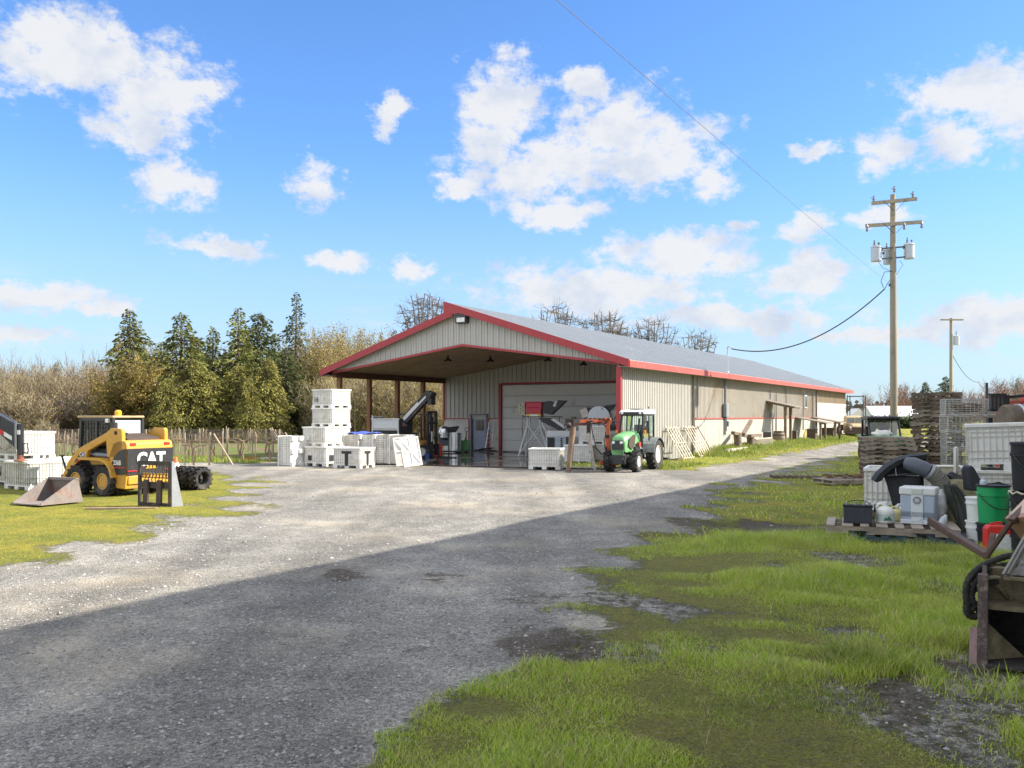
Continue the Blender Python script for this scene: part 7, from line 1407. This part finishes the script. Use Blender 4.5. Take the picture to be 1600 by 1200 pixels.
    t = thing('tan_cover', 'tan box cover tilted on the steel linkage', 'box', P(1604,806,10.15), 0); rot = Matrix.Rotation(R(-38), 3, 'Y') @ Matrix.Rotation(R(16), 3, 'Z'); MB().box((.22,.1,.0),(.52,.42,.34),rot).build('box', M('tan cover paint', (.34,.19,.125), .55, var=.1, dirt=.1), t, bev=.012); MB().box((.2,.08,.19),(.56,.46,.02),rot).build('lid', M('pale tan edge', (.5,.36,.27), .6, var=.1), t)
    # near bucket
    t = thing('implement_bucket', 'dark rusty implement bucket with mossy ledge at the picture corner', 'bucket', (PX(1534,7.2), 7.2, .05), R(-30)); br = M('bucket steel', (.085,.06,.055), .7, .25, var=.35, scale=5, dirt=.45, dcol=(.26,.21,.17), dscale=14, bump=.6); inn_ = M('bucket inside', (.03,.026,.024), .8, var=.4, dirt=.15, dcol=(.09,.08,.06)); ms = M('mossy steel', (.15,.12,.07), .9, var=.4, scale=9, dirt=.3, dcol=(.22,.2,.14), dscale=8, bump=.4)
    W_ = 1.7; S2 = lambda a, b, d: Vector((d, a, b))
    for d0, d1 in ((0,.03),(W_,W_+.03)): MB().prism([(0,0),(.04,.35),(.06,.7),(.14,.78),(.4,.74),(.8,.5),(.85,.1),(.75,0)], d0, d1, S2).build('side_plate', br, t)
    MB().prism([(-.05,-.01),(.0,.38),(.02,.72),(.1,.72),(.07,.38),(.03,-.01)], -.03, .045, S2).build('side_cutter', br, t, bev=.008); MB().prism([(-.02,.0),(.06,.28),(.1,.27),(.04,0)], -.09, -.035, S2).build('wear_plate', M('pinkish worn steel', (.30,.2,.19), .7, .2, var=.3, scale=10, dirt=.3), t)
    MB().prism([(-.08,.0),(.75,.0),(.85,.1),(.8,.5),(.77,.5),(.82,.11),(.74,.025),(-.08,.02)], .031, W_-.001, S2).build('shell', inn_, t); MB().prism([(.1,.46),(.8,.5),(.8,.47),(.1,.43)], .031, W_-.001, S2).build('ledge', ms, t); MB().prism([(.35,.46),(.3,.74),(.34,.75),(.39,.47)], .031, W_-.001, S2).prism([(.1,.70),(.33,.75),(.33,.73),(.1,.68)], .15, W_-.001, S2).build('top_plate', ms, t)
    MB().add([(.035,.06,.03),(.035,.4,.03),(.3,.3,.03),(.035,.12,.32)], [(0,2,3),(0,1,2),(1,3,2),(0,3,1)]).build('gusset', ms, t)
    sp = M('lichen speckled plate', (.12,.115,.105), .85, var=.5, scale=30, dirt=.35, dcol=(.4,.4,.36), dscale=22); MB().prism([(.12,.72),(.5,1.15),(.56,1.12),(.2,.7)], .22, .9, lambda a, b, d: Vector((d+(b-.72)*.45, a, b))).build('guard_plate', sp, t); MB().bar((.18,.12,.72),(.42,.5,1.18),.03,.03).bar((.15,.1,.72),(.38,.48,1.16),.02,.02).build('edge_rod', M('edge rod', (.2,.19,.17), .6, .3), t)
    h = thing('hydraulic_hoses', 'thick black hydraulic hoses looping over the bucket side', 'hose', P(1515,900,7.45)); Q = lambda px, py, y=0: P(px, py, 7.45+y)-P(1515,900,7.45)
    def sm(pts, n=6):
        out = []; k = len(pts)
        for i in range(k-1):
            p0, p1, p2, p3 = pts[max(i-1,0)], pts[i], pts[i+1], pts[min(i+2,k-1)]
            for j in range(n): u = j/n; out.append(.5*((2*p1)+(p2-p0)*u+(2*p0-5*p1+4*p2-p3)*u*u+(3*p1-p0-3*p2+p3)*u**3))
        return out+[pts[-1]]
    hm = M('mossy hose', (.03,.028,.024), .85, var=.4, scale=20, dirt=.25, dcol=(.12,.11,.05), dscale=9, bump=.6)
    def wrap(pts, r, mat, nm='hose'):
        f = sm([Q(*p) for p in pts]); MB().path(f, [r*(1+.09*((i%2)*2-1)) for i in range(len(f))], 9).build(nm, mat, h)
    wrap([(1608,867,.1),(1580,868,.1),(1555,875,.05),(1532,886),(1515,902),(1509,922),(1511,945),(1516,955)], .027, hm); wrap([(1600,880,.2),(1570,884,.1),(1545,890),(1526,905),(1518,925),(1522,945),(1540,960,.1),(1560,965,.2)], .028, hm); wrap([(1516,955),(1522,948),(1535,940),(1545,930,.1),(1560,925,.2)], .028, hm); wrap([(1513,940),(1510,952),(1516,962),(1530,962),(1545,955,.1)], .03, hm)
    wrap([(1600,905,.1),(1565,902,-.02),(1545,903,-.02),(1528,908),(1516,914)], .018, M('tan hose', (.25,.22,.15), .7, var=.25)); wrap([(1560,909,-.02),(1543,912,-.02),(1528,920),(1516,930)], .016, RUBBER()); wrap([(1558,915,-.06),(1570,928,-.06),(1578,940,0),(1583,947,0)], .018, M('mossy steel', ())); wrap([(1550,895,.1),(1530,903),(1519,916)], .018, M('olive hose', (.12,.12,.07), .7))
junk()
